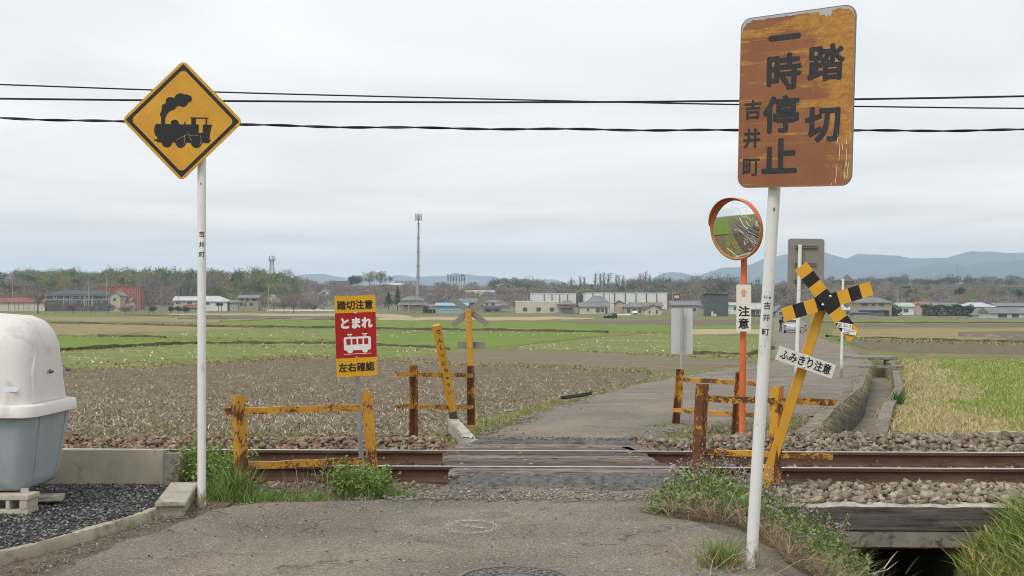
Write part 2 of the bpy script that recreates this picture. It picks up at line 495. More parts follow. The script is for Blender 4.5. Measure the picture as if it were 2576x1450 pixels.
def ground_mat(name, stops, scale=1.2, sc=(1, 1, 1), fine=14, fstr=0.35, patch=None, patch_at=.55, bstr=0.6, patch_scale=.5, spk=None):
    m, t, b = newmat(name)
    v = coords(t, sc)
    n_ = noise(t, v, scale, 8, 0.7)
    base = ramp(t, n_, stops)
    if patch:
        pf = ramp(t, noise(t, v, patch_scale, 6, 0.6, 0.4), [(patch_at - .07, 0.0), (patch_at + .07, 1.0)])
        base = mix(t, pf, base, patch)
    fn = noise(t, v, fine, 6, 0.75)
    base = mix(t, fstr, base, mix(t, 1.0, base, ramp(t, fn, [(.25, .25), (.75, 1.75)]), 'MULTIPLY'))
    if spk:
        vo = node(t, "ShaderNodeTexVoronoi")
        vo.inputs["Scale"].default_value = spk[1]
        t.links.new(v, vo.inputs["Vector"])
        base = mix(t, ramp(t, vo.outputs["Distance"], [(spk[2], 1.0), (spk[2] + .05, 0.0)]), base, spk[0])
    t.links.new(base, b.inputs["Base Color"])
    b.inputs["Roughness"].default_value = 0.95
    b.inputs["Specular IOR Level"].default_value = 0.15
    bump(t, b, fn, bstr, 0.03)
    return m
G_BASE = ground_mat("rough_grass_ground", [(.3, (.10, .125, .035)), (.5, (.16, .155, .06)), (.7, (.27, .23, .12))], 0.9, patch=(.13, .17, .045), patch_scale=.18)
G_TILL = ground_mat("tilled_stubble_soil", [(.3, (.105, .082, .054)), (.55, (.16, .128, .085)), (.75, (.24, .20, .135))], 2.2, (1, 1, 1), 9, .7, patch=(.135, .135, .06), patch_at=.66, patch_scale=.22)
G_BARE = ground_mat("bare_smooth_soil", [(.3, (.155, .125, .085)), (.7, (.215, .175, .12))], 1.0, (.3, 1, 1), 8, .3, patch=(.13, .145, .06), patch_at=.62, patch_scale=.3)
G_GREEN = ground_mat("young_wheat", [(.3, (.105, .165, .022)), (.7, (.175, .235, .045))], .8, (.4, 1, 1), 7, .4, patch=(.20, .21, .075), patch_at=.64, patch_scale=.25)
G_GREENW = ground_mat("weedy_wheat_with_white_flecks", [(.3, (.115, .155, .032)), (.7, (.20, .225, .07))], 1.0, (.5, 1, 1), 7, .5, patch=(.25, .23, .12), patch_at=.62, patch_scale=.3, spk=((.55, .53, .45), 1.6, .10))
G_TAN = ground_mat("dry_straw_field", [(.3, (.20, .165, .075)), (.7, (.30, .25, .125))], .7, (.3, 1, 1), 6, .4, patch=(.17, .19, .06), patch_at=.6, patch_scale=.25)
G_STRAW = ground_mat("pale_dry_grass", [(.3, (.31, .25, .14)), (.7, (.44, .36, .23))], 1.2, (.4, 1, 1), 8, .5, patch=(.24, .22, .09), patch_at=.64, patch_scale=.3)
G_BUND = ground_mat("dark_bund_edge", [(.3, (.060, .052, .030)), (.7, (.12, .10, .06))], 1.5, (.4, 1, 1), 9, .4, patch=(.12, .14, .04), patch_at=.66)
G_BROWN = ground_mat("ploughed_brown_soil", [(.3, (.12, .092, .068)), (.7, (.185, .145, .11))], 1.6, (.4, 1, 1), 7, .55, patch=(.16, .15, .09), patch_at=.7)
G_DIRT = ground_mat("roadside_dirt", [(.3, (.10, .08, .062)), (.7, (.20, .165, .13))], 3, (1, 1, 1), 22, .5)

# brown scrubby slopes beyond the village
t_ = G_BASE.node_tree
b_sdf = t_.nodes["Principled BSDF"]
lk = b_sdf.inputs["Base Color"].links[0].from_socket
a_ = node(t_, "ShaderNodeAttribute", attribute_name="loc"); sp_ = node(t_, "ShaderNodeSeparateXYZ"); t_.links.new(a_.outputs["Vector"], sp_.inputs[0])
mr_ = node(t_, "ShaderNodeMapRange"); mr_.inputs["From Min"].default_value = 425; mr_.inputs["From Max"].default_value = 475; t_.links.new(sp_.outputs[1], mr_.inputs["Value"])
hill_c = ramp(t_, noise(t_, coords(t_), .03, 6, .65), [(.35, (.14, .122, .10)), (.5, (.19, .165, .14)), (.62, (.17, .16, .10)), (.75, (.25, .22, .17))])
t_.links.new(mix(t_, mr_.outputs[0], lk, hill_c), b_sdf.inputs["Base Color"])
gr = np_mesh("ground", np.stack([XX, YY, ZZ], -1).reshape(-1, 3), quads, 4, G_BASE, smooth=True)
tag(gr, "rough grassy ground under the fields and settlement", kind="structure")

# ---------------------------------------------------------------- fields (strips between two boundary lines)
def ground_at(px, py):
    px = np.asarray(px, float); py = np.asarray(py, float)
    Y = np.full(px.shape, 30.0)
    lo = np.full(px.shape, 9.0); hi = np.full(px.shape, 1000.0)
    for _ in range(45):
        mid = (lo + hi) / 2
        zt = ip(mid, PLAIN)
        ray = H + (HY - py) / F * mid
        below = ray < zt
        hi = np.where(below, mid, hi); lo = np.where(below, lo, mid)
    Y = (lo + hi) / 2
    return (px - CX) / F * Y, Y
FIELDS = []
def strip(name, m, up, lo, lift=.05, nxs=90, nys=14, kind="structure", label=None):
    x = np.linspace(max(up[0][0], lo[0][0]), min(up[-1][0], lo[-1][0]), nxs)
    wob = 1.2 * np.sin(x * .021 + len(FIELDS)) + .8 * np.sin(x * .063 + 2 * len(FIELDS))
    yu = ip(x, up) + wob * .6; yl = ip(x, lo) + wob * .8
    t = np.concatenate([[0, .03], np.linspace(.06, .94, nys - 4), [.97, 1]])[:, None]
    px = np.broadcast_to(x, (nys, nxs)); py = yu * (1 - t) + yl * t
    X, Y = ground_at(px, py)
    Z = tz(X, Y) + np.minimum(lift, .010 + .0009 * np.maximum(Y - 12, 0)) 
    for sl in ((0, slice(None)), (-1, slice(None)), (slice(None), 0), (slice(None), -1)): Z[sl] -= .12
    i_ = np.arange(nxs * nys).reshape(nys, nxs)
    q = np.stack([i_[1:, :-1], i_[1:, 1:], i_[:-1, 1:], i_[:-1, :-1]], -1).reshape(-1, 4)
    o = np_mesh(name, np.stack([X, Y, Z], -1).reshape(-1, 3), q, 4, m, smooth=True)
    FIELDS.append(name)
    return tag(o, label, kind=kind)
T_UP = [(-700, 955), (-400, 950), (166, 931), (496, 917), (711, 896), (843, 897), (948, 906), (1127, 917), (1400, 927), (1640, 938)]
T_LO = [(-700, 1103), (-400, 1101), (1030, 1101), (1130, 1098), (1200, 1060), (1420, 1006), (1560, 972), (1640, 958)]
strip("field", G_TILL, T_UP, T_LO, .04, 240, 80, label="brown tilled field littered with straw beyond the track")
strip("field", G_BARE, [(940, 905), (1000, 904), (1127, 889), (1297, 883), (1486, 886), (1704, 900), (1900, 903)], [(940, 907), (1127, 917), (1400, 927), (1640, 938), (1800, 927), (1900, 916)], .045, label="smooth bare brown field left of the far road")
strip("field", G_GREENW, [(-700, 900), (-400, 895), (160, 884), (347, 874), (496, 866), (843, 867), (1000, 874), (1127, 880)], [(-700, 955), (-400, 949), (166, 931), (496, 917), (711, 896), (843, 897), (1000, 904), (1127, 889)], .05, label="green field flecked with white behind the tilled field")
strip("field", G_GREEN, [(-500, 842), (160, 846), (312, 849), (496, 853), (843, 858), (960, 868)], [(-500, 890), (160, 881), (347, 871), (496, 863), (843, 864), (960, 872)], .05)
strip("field", G_TAN, [(-500, 812), (150, 815), (415, 818), (496, 823), (640, 827)], [(-500, 846), (150, 844), (415, 836), (496, 833), (640, 829)], .05)
strip("field", G_GREENW, [(350, 840), (496, 834), (694, 828), (843, 830), (948, 837)], [(350, 846), (496, 851), (694, 853), (843, 856), (948, 866)], .06)
strip("field", G_GREEN, [(948, 839), (1200, 836), (1528, 838)], [(948, 868), (1060, 876), (1131, 879), (1301, 869), (1528, 843)], .05)
strip("field", G_GREENW, [(1301, 873), (1528, 846), (1690, 843), (1930, 846)], [(1301, 881), (1486, 884), (1686, 893), (1930, 897)], .05)
strip("field", G_GREEN, [(540, 806), (730, 806), (1000, 808), (1300, 812), (1700, 815)], [(540, 822), (730, 821), (1000, 825), (1300, 830), (1700, 834)], .05)
strip("field", G_TAN, [(-500, 798), (140, 797), (500, 800), (843, 801)], [(-500, 808), (140, 807), (500, 811), (843, 806)], .05)
strip("field", G_GREEN, [(-500, 787), (0, 786), (330, 786)], [(-500, 796), (0, 796), (330, 792)], .05)
strip("field", G_STRAW, [(420, 787), (843, 787), (1000, 791), (1040, 797)], [(420, 792), (843, 796), (1000, 799), (1040, 799)], .05)
strip("field", G_STRAW, [(948, 799), (1185, 798), (1380, 797), (1500, 802)], [(948, 805), (1185, 806), (1380, 805), (1500, 804)], .05)
strip("field", G_BROWN, [(496, 796), (700, 795), (843, 797), (930, 800)], [(496, 800), (700, 802), (843, 803), (930, 803)], .06)
strip("field", G_BROWN, [(1400, 811), (1524, 808), (1704, 805), (1930, 806)], [(1400, 812), (1524, 817), (1704, 820), (1930, 817)], .06)
strip("field", G_GREEN, [(1740, 819), (1940, 819)], [(1740, 829), (1940, 829)], .06)
strip("field", G_STRAW, [(1740, 829), (1940, 830)], [(1740, 842), (1940, 841)], .06)
strip("field", G_GREEN, [(2040, 806), (2576, 806), (3400, 806)], [(2040, 811), (2576, 810), (3400, 810)], .05)
strip("field", G_BROWN, [(2060, 817), (2576, 815), (3400, 815)], [(2060, 822), (2576, 821), (3400, 821)], .05)
strip("field", G_TAN, [(2085, 828), (2576, 826), (3400, 826)], [(2085, 849), (2300, 853), (2480, 856), (3400, 856)], .05)
strip("field", G_BROWN, [(2400, 836), (2576, 834), (3400, 832)], [(2400, 847), (2576, 861), (3400, 862)], .06)
strip("field", G_TILL, [(2126, 850), (2300, 857), (2576, 866), (3400, 880)], [(2126, 862), (2180, 886), (2300, 896), (2420, 900), (2576, 906), (3400, 925)], .06, label="dark tilled field beyond the grass on the right")
gl_ = [(-7.2, 13.6), (-90, 16.5), (-90, 60), (-27.5, 56)]
tag(np_mesh('field', [(x, y, float(tz(x, y)) + .06) for x, y in gl_], [[0, 3, 2, 1]], 4, G_GREEN), 'green field along the track beyond the left edge, seen in the mirror', kind='structure')
# low earth banks between the plots: real ridges, grassy, some cut steep and dark
def bank(pts, h, w, m, label=None):
    xs = np.linspace(pts[0][0], pts[-1][0], 90)
    X, Y = ground_at(xs, ip(xs, pts) + .5 * np.sin(xs * .05))
    Z = tz(X, Y)
    hv = h * (.75 + .16 * np.sin(xs * .043 + pts[0][0]) + .10 * np.sin(xs * .16))
    v = np.stack([np.stack([X, Y - w * 1.0, Z - .1], -1), np.stack([X, Y - w * .8, Z + hv], -1), np.stack([X, Y + w * .8, Z + hv], -1), np.stack([X, Y + w * 1.2, Z - .1], -1)], 0)
    i_ = np.arange(4 * 90).reshape(4, 90)
    q = np.stack([i_[:-1, :-1], i_[:-1, 1:], i_[1:, 1:], i_[1:, :-1]], -1).reshape(-1, 4)
    tag(np_mesh("field_bank", v.reshape(-1, 3), q, 4, m), label, kind="structure")
for pts, h, w in [([(-500, 889), (160, 884), (347, 873), (496, 866)], .28, .5), ([(496, 865), (843, 866), (1000, 873), (1130, 880)], .22, .5),
                  ([(130, 813), (496, 822), (843, 826), (948, 829), (1300, 833), (1530, 838)], .32, .6), ([(250, 847), (330, 849), (415, 851)], .25, .5),
                  ([(300, 793), (330, 794), (555, 797)], .3, 1.2), ([(1741, 892), (1948, 897)], .22, .3), ([(450, 803), (843, 805), (900, 805)], .3, 1.0),
                  ([(1310, 871), (1528, 845), (1690, 842)], .12, .4), ([(1480, 885), (1690, 896), (1800, 900)], .12, .3), ([(2080, 850), (2300, 856), (2576, 865)], .2, .5), ([(2050, 812), (2300, 813), (2700, 813)], .25, 1.0)]:
    bank(pts, h, w, G_BUND if h > .15 else G_TAN)

# ---------------------------------------------------------------- roads
def road_mat():
    m, t, b = newmat("worn_asphalt")
    v = coords(t)
    big = noise(t, v, .9, 6, .6, .5)
    base = ramp(t, big, [(.3, (.135, .116, .094)), (.55, (.185, .161, .131)), (.75, (.245, .216, .178))])
    dust = ramp(t, noise(t, v, .32, 7, .65, .8), [(.46, 0.0), (.66, .7)])
    base = mix(t, dust, base, (.275, .23, .172))
    st = ramp(t, noise(t, v, 2.6, 7, .65, .6), [(.54, 0.0), (.72, 1.0)])
    base = mix(t, st, base, (.125, .105, .085))
    fine = noise(t, v, 130, 4, .8)
    agg = noise(t, v, 48, 3, .7)
    base = mix(t, .42, base, mix(t, 1.0, base, ramp(t, agg, [(.3, .3), (.5, .95), (.7, 1.9)]), 'MULTIPLY'))
    base = mix(t, .6, base, mix(t, 1.0, base, ramp(t, fine, [(.3, .12), (.7, 2.1)]), 'MULTIPLY'))
    vo = node(t, "ShaderNodeTexVoronoi"); vo.inputs["Scale"].default_value = 36
    t.links.new(v, vo.inputs["Vector"])
    base = mix(t, ramp(t, vo.outputs["Distance"], [(.13, .9), (.19, 0.0)]), base, (.50, .475, .43))
    vo2 = node(t, "ShaderNodeTexVoronoi"); vo2.inputs["Scale"].default_value = 19
    t.links.new(v, vo2.inputs["Vector"])
    base = mix(t, ramp(t, vo2.outputs["Distance"], [(.075, .85), (.11, 0.0)]), base, (.055, .05, .045))
    # a few long hairline cracks
    wv = node(t, "ShaderNodeTexVoronoi", feature='DISTANCE_TO_EDGE'); wv.inputs["Scale"].default_value = .42
    dv = node(t, "ShaderNodeVectorMath", operation='ADD')
    nz = node(t, "ShaderNodeTexNoise"); nz.inputs["Scale"].default_value = 3.0; nz.inputs["Detail"].default_value = 6
    t.links.new(v, nz.inputs["Vector"])
    t.links.new(v, dv.inputs[0]); t.links.new(nz.outputs["Color"], dv.inputs[1])
    t.links.new(dv.outputs[0], wv.inputs["Vector"])
    cm = ramp(t, noise(t, v, .8, 3), [(.46, 0.0), (.52, 1.0)])
    ck = mix(t, 1.0, ramp(t, wv.outputs["Distance"], [(.002, .85), (.007, 0.0)]), cm, 'MULTIPLY')
    base = mix(t, ck, base, (.05, .045, .04))
    t.links.new(base, b.inputs["Base Color"])
    b.inputs["Roughness"].default_value = .92
    b.inputs["Specular IOR Level"].default_value = .25
    bump(t, b, mix(t, .5, fine, noise(t, v, 30, 5, .7)), 1.0, .012)
    return m
M_ROAD = road_mat()
M_PATCH = mat("dark_patch_asphalt", (.06, .06, .06), .92, var=.4, scale=16, c2=(.15, .145, .138), dirt=(.20, .19, .175), dirt_at=.62, bs=55, bstr=1.0)
def ribbon(name, m, ys, lx, rx, zf, n=24, label=None, edge=.04, fringe=.06):
    v = []
    for k, y in enumerate(ys):
        l = float(ip(y, lx)) + edge * (math.sin(y * 5.1) + math.sin(y * 11.7 + 2) + .5 * math.sin(y * 27))
        r_ = float(ip(y, rx)) + edge * (math.sin(y * 4.3 + 1) + math.sin(y * 13.1))
        for j in range(n):
            t = j / (n - 1)
            x = l + (r_ - l) * t
            e_ = min(t, 1 - t) * (r_ - l)
            z = zf(x, y) + .012 * math.sin(x * 2.3 + y * 1.1) * math.sin(y * 1.7 - x) - fringe * max(0, 1 - e_ / .12)
            v.append((x, y, z))
    i_ = np.arange(len(v)).reshape(len(ys), n)
    q = np.stack([i_[:-1, :-1], i_[:-1, 1:], i_[1:, 1:], i_[1:, :-1]], -1).reshape(-1, 4)
    return tag(np_mesh(name, v, q, 4, m, smooth=True), label, kind="structure")
NEAR_L = [(-12, -3.2), (4, -3.0), (6.36, -2.52), (7.0, -2.45), (7.92, -2.29), (8.45, -2.1), (8.6, -1.95), (8.75, -1.2), (9.0, -.75), (9.4, -.6), (9.8, -.5)]
NEAR_R = [(-12, 2.2), (4, 1.7), (6, 1.5), (7.1, 1.52), (7.9, 1.28), (8.3, .98), (8.6, 1.05), (9.0, 1.25), (9.4, 1.35), (9.8, 1.4)]
def znear(x, y):
    return .005 + .035 * float(sstep(y, 9.15, 9.75))
ribbon("road", M_ROAD, list(np.arange(-12, 5, 1.0)) + list(np.arange(5, 9.8, .08)), NEAR_L, NEAR_R, znear, 60, "worn grey asphalt lane in front of the crossing", .02)
ribbon("road", M_ROAD, list(np.arange(11.5, 20, .15)) + list(np.arange(20, 60, .8)) + list(np.arange(60, 330, 6)), ROAD_L, ROAD_R, lambda x, y: float(ip(y, ROAD_Z)) + .01, 30, "grey asphalt lane running off through the fields", .075)
# tarred humps against the crossing timbers
def hump(y0, y1, x0, x1, zt, rise, label):
    v = []
    ns, ms = 70, 14
    for i in range(ms):
        t = i / (ms - 1)
        for j in range(ns):
            s_ = j / (ns - 1)
            x = x0 + (x1 - x0) * s_
            e_ = min(s_, 1 - s_) * (x1 - x0)
            wy = .05 * math.sin(x * 5) + .03 * math.sin(x * 13 + 1)
            y = y0 + wy * (1 - t) + (y1 - y0) * t
            prof = rise(t)
            z = zt * prof * min(1, e_ / .18) + .012 * math.sin(x * 17 + y * 9) * math.sin(y * 23 + x * 5) * prof + .006 - .05 * (1 - min(1, e_ / .08)) - (.03 if i in (0, ms - 1) and prof < .1 else 0)
            if i == 0: z = -.08
            v.append((x, y - .033 * x, z))
    i_ = np.arange(len(v)).reshape(ms, ns)
    q = np.stack([i_[:-1, :-1], i_[:-1, 1:], i_[1:, 1:], i_[1:, :-1]], -1).reshape(-1, 4)
    tag(np_mesh("road_patch", v, q, 4, M_PATCH, smooth=True), label, kind="structure")
hump(9.26, 9.74, -.44, 1.55, .066, lambda t: sstep(np.array(t), 0, .6).item(), "dark tar patch along the near edge of the crossing")
hump(11.70, 12.5, -.55, 1.35, .085, lambda t: 1 - sstep(np.array(t), .45, 1).item(), "dark tar patch along the far edge of the crossing")
# soil shoulder between kerb and lane, gravel parking lot
def sheet(name, m, poly, z, label, div=1):
    mb = MB()
    mb.add([(x, y, z) for x, y in poly], [tuple(range(len(poly)))])
    o = mb.build(name, m, base=(0, 0, 0))
    return tag(o, label, kind="structure")
sheet("soil_shoulder", G_DIRT, [(-2.2, 3), (-2.05, 8.9), (-2.6, 8.9), (-2.62, 7.9), (-3.35, 5.6), (-3.6, 3)], -.012, "strip of brown soil between kerb and lane")
M_GRAVEL = ground_mat("dark_crushed_gravel", [(.3, (.045, .045, .047)), (.55, (.085, .085, .088)), (.75, (.16, .16, .16))], 9, fine=45, fstr=.8, bstr=1.0, spk=((.22, .22, .22), 38, .13))
sheet("gravel_lot", M_GRAVEL, [(-2.50, 8.1), (-2.48, 9.42), (-9, 9.42), (-9, 3), (-3.75, 3), (-3.2, 5.8), (-2.86, 6.6)], .025, "dark crushed gravel lot on the left")

bxs, bys = np.arange(.9, 2.62, .08), np.arange(4.0, 9.25, .1)
BX, BY = np.meshgrid(bxs, bys)
i_ = np.arange(BX.size).reshape(BX.shape)
tag(np_mesh("bank_soil", np.stack([BX, BY, tz(BX, BY) + .012], -1).reshape(-1, 3), np.stack([i_[:-1, :-1], i_[:-1, 1:], i_[1:, 1:], i_[1:, :-1]], -1).reshape(-1, 4), 4, G_DIRT, smooth=True), "brown soil of the bank falling to the ditch", kind="structure")
# ---------------------------------------------------------------- railway
SL = -.033
def ty(x, y0): return y0 + SL * x
BEDY = [(9.08, -.075), (9.55, -.055), (9.86, -.05), (10.2, -.06), (11.0, -.06), (11.3, -.045), (11.7, .0), (12.3, .05), (12.75, .02), (13.05, -.12), (13.2, -.3)]
M_BEDTEX = ground_mat("ballast_base", [(.3, (.10, .085, .065)), (.7, (.24, .20, .155))], 14, fine=30, fstr=.8, bstr=1.0)
vb = []
bx = list(np.arange(-60, -6, 1.5)) + list(np.arange(-6, 7, .12)) + list(np.arange(7, 40, 1.5))
wide = lambda x: sstep(np.array(x), 1.6, 2.6).item()
yb_ = np.array([9.08, 9.3, 9.55, 9.86, 10.2, 10.6, 11.0, 11.3, 11.6, 11.9, 12.2, 12.45, 12.7, 13.0, 13.25])
def bedz(x, y):
    """top of the ballast bed; y measured square to the track"""
    w = wide(x)
    zf = np.interp(y, [9.08, 9.3, 9.55, 9.86, 11.3, 11.7], [-.075, -.07, -.055, -.05, -.045, -.01])
    zl = np.interp(y, [11.7, 12.25, 12.5, 12.8], [-.01, .045, .0, -.25])
    zr2 = np.interp(y, [11.7, 12.3, 12.95, 13.3], [-.01, .06, .03, -.25])
    z = zf if y < 11.7 else zl * (1 - w) + zr2 * w
    if -.7 < x < (1.45 if y < 10 else 1.08) and (y < 9.9 or y > 11.3): z = min(z, -.06)
    if x < -.5 and y < 9.55: z = min(z, -.05)
    return z
for x in bx:
    for y in yb_:
        vb.append((x, ty(x, y), bedz(x, y)))
    vb.append((x, ty(x, 13.25), -.4)); vb.append((x, ty(x, 9.08), -.4))
nb = len(yb_) + 2
i_ = np.arange(len(vb)).reshape(len(bx), nb)
q = np.stack([i_[:-1, :], i_[1:, :], np.roll(i_[1:, :], -1, 1), np.roll(i_[:-1, :], -1, 1)], -1).reshape(-1, 4)
tag(np_mesh("ballast_bed", vb, q, 4, M_BEDTEX), "stony bed carrying the single railway track", kind="structure")
def rail(y0, label):
    mb = MB()
    prof = [(-.055, 0), (.055, 0), (.055, .012), (.012, .026), (.007, .04), (.007, .095), (.03, .108), (.032, .128), (.026, .135), (-.026, .135), (-.032, .128), (-.03, .108), (-.007, .095), (-.007, .04), (-.012, .026), (-.055, .012)]
    xs = [-60, -20, -6, -3, 0, 3, 6, 20, 40]
    n = len(prof)
    vs = [(x, ty(x, y0) + a, -.05 + b_) for x in xs for a, b_ in prof]
    for i in range(len(xs) - 1):
        for k in range(n):
            mb.cur = 1 if k == 8 else 0
            mb.add([vs[i * n + k], vs[(i + 1) * n + k], vs[(i + 1) * n + (k + 1) % n], vs[i * n + (k + 1) % n]], [(0, 1, 2, 3)])
    o = mb.build("rail", [M_RAIL, M_RAILTOP], base=(0, y0, -.05))
    for i in range(17):
        x = -4.7 + .62 * i
        if -.7 < x < 1.45: continue
        for sg in (-1, 1):
            c_ = MB(); c_.box((x, ty(x, y0) + sg * .062, -.03), (.10, .06, .022)); c_.lathe((x, ty(x, y0) + sg * .066, -.02), [(.014, 0), (.014, .03), (.009, .036)], 8)
            c_.build("rail_clip", M_RAIL, o)
    return tag(o, label, "rail", "rails of the single track")
rail(10.02, "nearer steel rail with rusty sides and bright polished top")
rail(11.15, "farther steel rail with rusty sides, next to the field")
# crossing timbers
M_SPIKE = flat("worn_spike_head", (.30, .28, .26), .5, .6)
def spikes(parent, xs, y, z):
    for x in xs:
        mb = MB()
        mb.lathe((x, ty(x, y), z - .004), [(.020, 0), (.020, .006), (.013, .010), (.004, .011)], 8)
        mb.build("bolt", M_SPIKE, parent)
def plank(x0, x1, y0, w, zt, th, label, seed, sp=True):
    rr = random.Random(seed)
    mb = MB()
    n = 36
    top = []
    for i in range(n + 1):
        x = x0 + (x1 - x0) * i / n
        c = ty(x, y0)
        wob = rr.uniform(-.006, .006)
        e0 = (.012 if i in (0, n) else 0)
        ins = .004 * math.sin(i * .9 + seed) + rr.uniform(-.005, .005)
        top.append([(x, c - w / 2 + .006 + ins, zt - e0 - .028 + wob * .5), (x, c - w / 2 + .034 + ins, zt - e0 + wob * .4), (x, c, zt - e0 + .003 + wob * .4), (x, c + w / 2 - .034 - ins, zt - e0 + wob * .4), (x, c + w / 2 - .010 - ins, zt - e0 - .028), (x, c + w / 2 - .012, zt - th), (x, c - w / 2 + .01, zt - th)])
    vs = [p for r_ in top for p in r_]
    fs = []
    for i in range(n):
        for k in range(7):
            a, b_ = i * 7 + k, i * 7 + (k + 1) % 7
            fs.append((a, a + 7, b_ + 7, b_))
    fs += [tuple(range(7)), tuple(reversed(range(n * 7, n * 7 + 7)))]
    mb.add(vs, fs)
    o = mb.build("crossing_plank", WOODS[seed % 3], smooth=40)
    tag(o, label, "plank", "timber planks of the crossing")
    if sp:
        x = x0
        spikes(o, [x0 + .14, x0 + (x1 - x0) * .38, x1 - .16], y0, zt + .004)
    return o
plank(-.52, 1.42, 9.83, .28, .082, .15, "grey timber outside the nearer rail, split end showing beside the tar patch", 1)
plank(-.57, 1.36, 10.197, .246, .080, .13, "weathered plank just inside the nearer rail", 2)
plank(-.60, 1.28, 10.455, .246, .083, .13, "second weathered plank inside from the nearer rail", 3)
plank(-.62, 1.27, 10.712, .246, .080, .13, "weathered plank between the middle of the track and the farther rail, with a pale edge", 4)
plank(-.64, 1.24, 10.97, .246, .083, .13, "weathered plank lying just inside the farther rail", 5)
plank(-.62, 1.12, 11.315, .235, .082, .13, "brown timber just outside the farther rail", 6)
plank(-.55, 1.06, 11.565, .235, .088, .13, "outermost brown timber of the crossing, against the far tar patch", 7)

def stones_mesh(name, pts, rad, cols, label, flatten=.8, nproto=12, npt=8):
    protos = []
    for k in range(nproto):
        bm = bmesh.new()
        rr = np.random.default_rng(100 + k)
        p = rr.normal(size=(npt, 3)); p /= np.linalg.norm(p, axis=1)[:, None]
        p *= rr.uniform(.7, 1.25, (npt, 1))
        for a in p: bm.verts.new(a)
        bmesh.ops.convex_hull(bm, input=bm.verts)
        bmesh.ops.triangulate(bm, faces=bm.faces)
        bm.verts.ensure_lookup_table(); bm.verts.index_update()
        vv = np.array([v.co[:] for v in bm.verts]); ff = np.array([[v.index for v in f.verts] for f in bm.faces])
        used = np.unique(ff); remap = -np.ones(len(vv), int); remap[used] = np.arange(len(used))
        protos.append((vv[used], remap[ff])); bm.free()
    V, Fc, C = [], [], []
    base = 0
    pts = np.asarray(pts)
    for k in range(nproto):
        sel = np.arange(len(pts)) % nproto == k
        if not sel.any(): continue
        pv, pf = protos[k]
        n = sel.sum()
        qn = RNG.normal(size=(n, 4)); qn /= np.linalg.norm(qn, axis=1)[:, None]
        w, x, y, z = qn.T
        Rm = np.stack([np.stack([1 - 2 * (y * y + z * z), 2 * (x * y - w * z), 2 * (x * z + w * y)], -1), np.stack([2 * (x * y + w * z), 1 - 2 * (x * x + z * z), 2 * (y * z - w * x)], -1), np.stack([2 * (x * z - w * y), 2 * (y * z + w * x), 1 - 2 * (x * x + y * y)], -1)], 1)
        scl = RNG.uniform([.75, .75, .5], [1.3, 1.2, .95], (n, 3))
        vv = np.einsum('nij,nkj->nki', Rm, pv[None] * scl[:, None])
        vv[..., 2] *= flatten
        vv = vv * rad[sel][:, None, None] + pts[sel][:, None]
        V.append(vv.reshape(-1, 3))
        Fc.append((pf[None] + (np.arange(n) * len(pv))[:, None, None] + base).reshape(-1, 3))
        C.append(np.repeat(cols[sel], len(pv), 0))
        base += n * len(pv)
    o = np_mesh(name, np.concatenate(V), np.concatenate(Fc), 3, STONE, col=np.concatenate(C))
    return tag(o, label, kind="stuff")
def stone_cols(n, a=(.15, .12, .088), b=(.34, .285, .22), rusty=0.0):
    t = RNG.random((n, 1)) ** 1.2
    c = np.array(a) * (1 - t) + np.array(b) * t
    c *= RNG.uniform(.7, 1.2, (n, 1))
    m_ = RNG.random(n) < rusty
    c[m_] = np.array((.235, .15, .10)) * RNG.uniform(.6, 1.4, (m_.sum(), 1))
    return c
def ballast(x0, x1, y0, y1, dens, r0, r1, rusty, label, holes=None, extra=0.0, cols=((.15, .12, .088), (.34, .285, .22))):
    n = int((x1 - x0) * (y1 - y0) * dens)
    x = RNG.uniform(x0, x1, n); y = RNG.uniform(y0, y1, n)
    if holes is not None:
        k = ~holes(x, y); x, y = x[k], y[k]
    n = len(x)
    z = np.array([bedz(a, b) for a, b in zip(x, y)])
    k = z > -.2
    x, y, z = x[k], y[k], z[k]; n = len(x)
    rad = RNG.uniform(r0, r1, n)
    z = z + rad * RNG.uniform(-.2, .65, n) + extra
    stones_mesh("ballast", np.stack([x, ty(x, y), z], -1), rad, stone_cols(n, cols[0], cols[1], rusty), label)
railclear = lambda y: (abs(y - 10.02) < .08) | (abs(y - 11.15) < .09)
ballast(-6.5, -.45, 11.28, 12.6, 470, .018, .052, .5, "rusty brown ballast stones beyond the farther rail on the left", lambda x, y: railclear(y), .01)
ballast(1.2, 7.2, 11.28, 13.1, 470, .02, .06, .05, "grey brown ballast heaped beyond the farther rail on the right", lambda x, y: railclear(y) | ((x < 1.9) & (y > 12.3)), .01)
ballast(-6.5, -.66, 10.1, 11.06, 360, .022, .04, .5, "ballast stones between the rails left of the crossing", None, -.03)
ballast(1.32, 7.2, 10.1, 11.06, 440, .018, .048, .1, "ballast stones between the rails right of the crossing", None, -.025)
ballast(1.5, 7.2, 9.12, 9.93, 520, .02, .062, .03, "pale ballast stones in front of the nearer rail on the right", None, .0, ((.18, .148, .11), (.39, .335, .26)))
ballast(-2.6, -.55, 9.25, 9.93, 380, .02, .04, .25, "ballast stones in front of the nearer rail on the left", None, -.01)
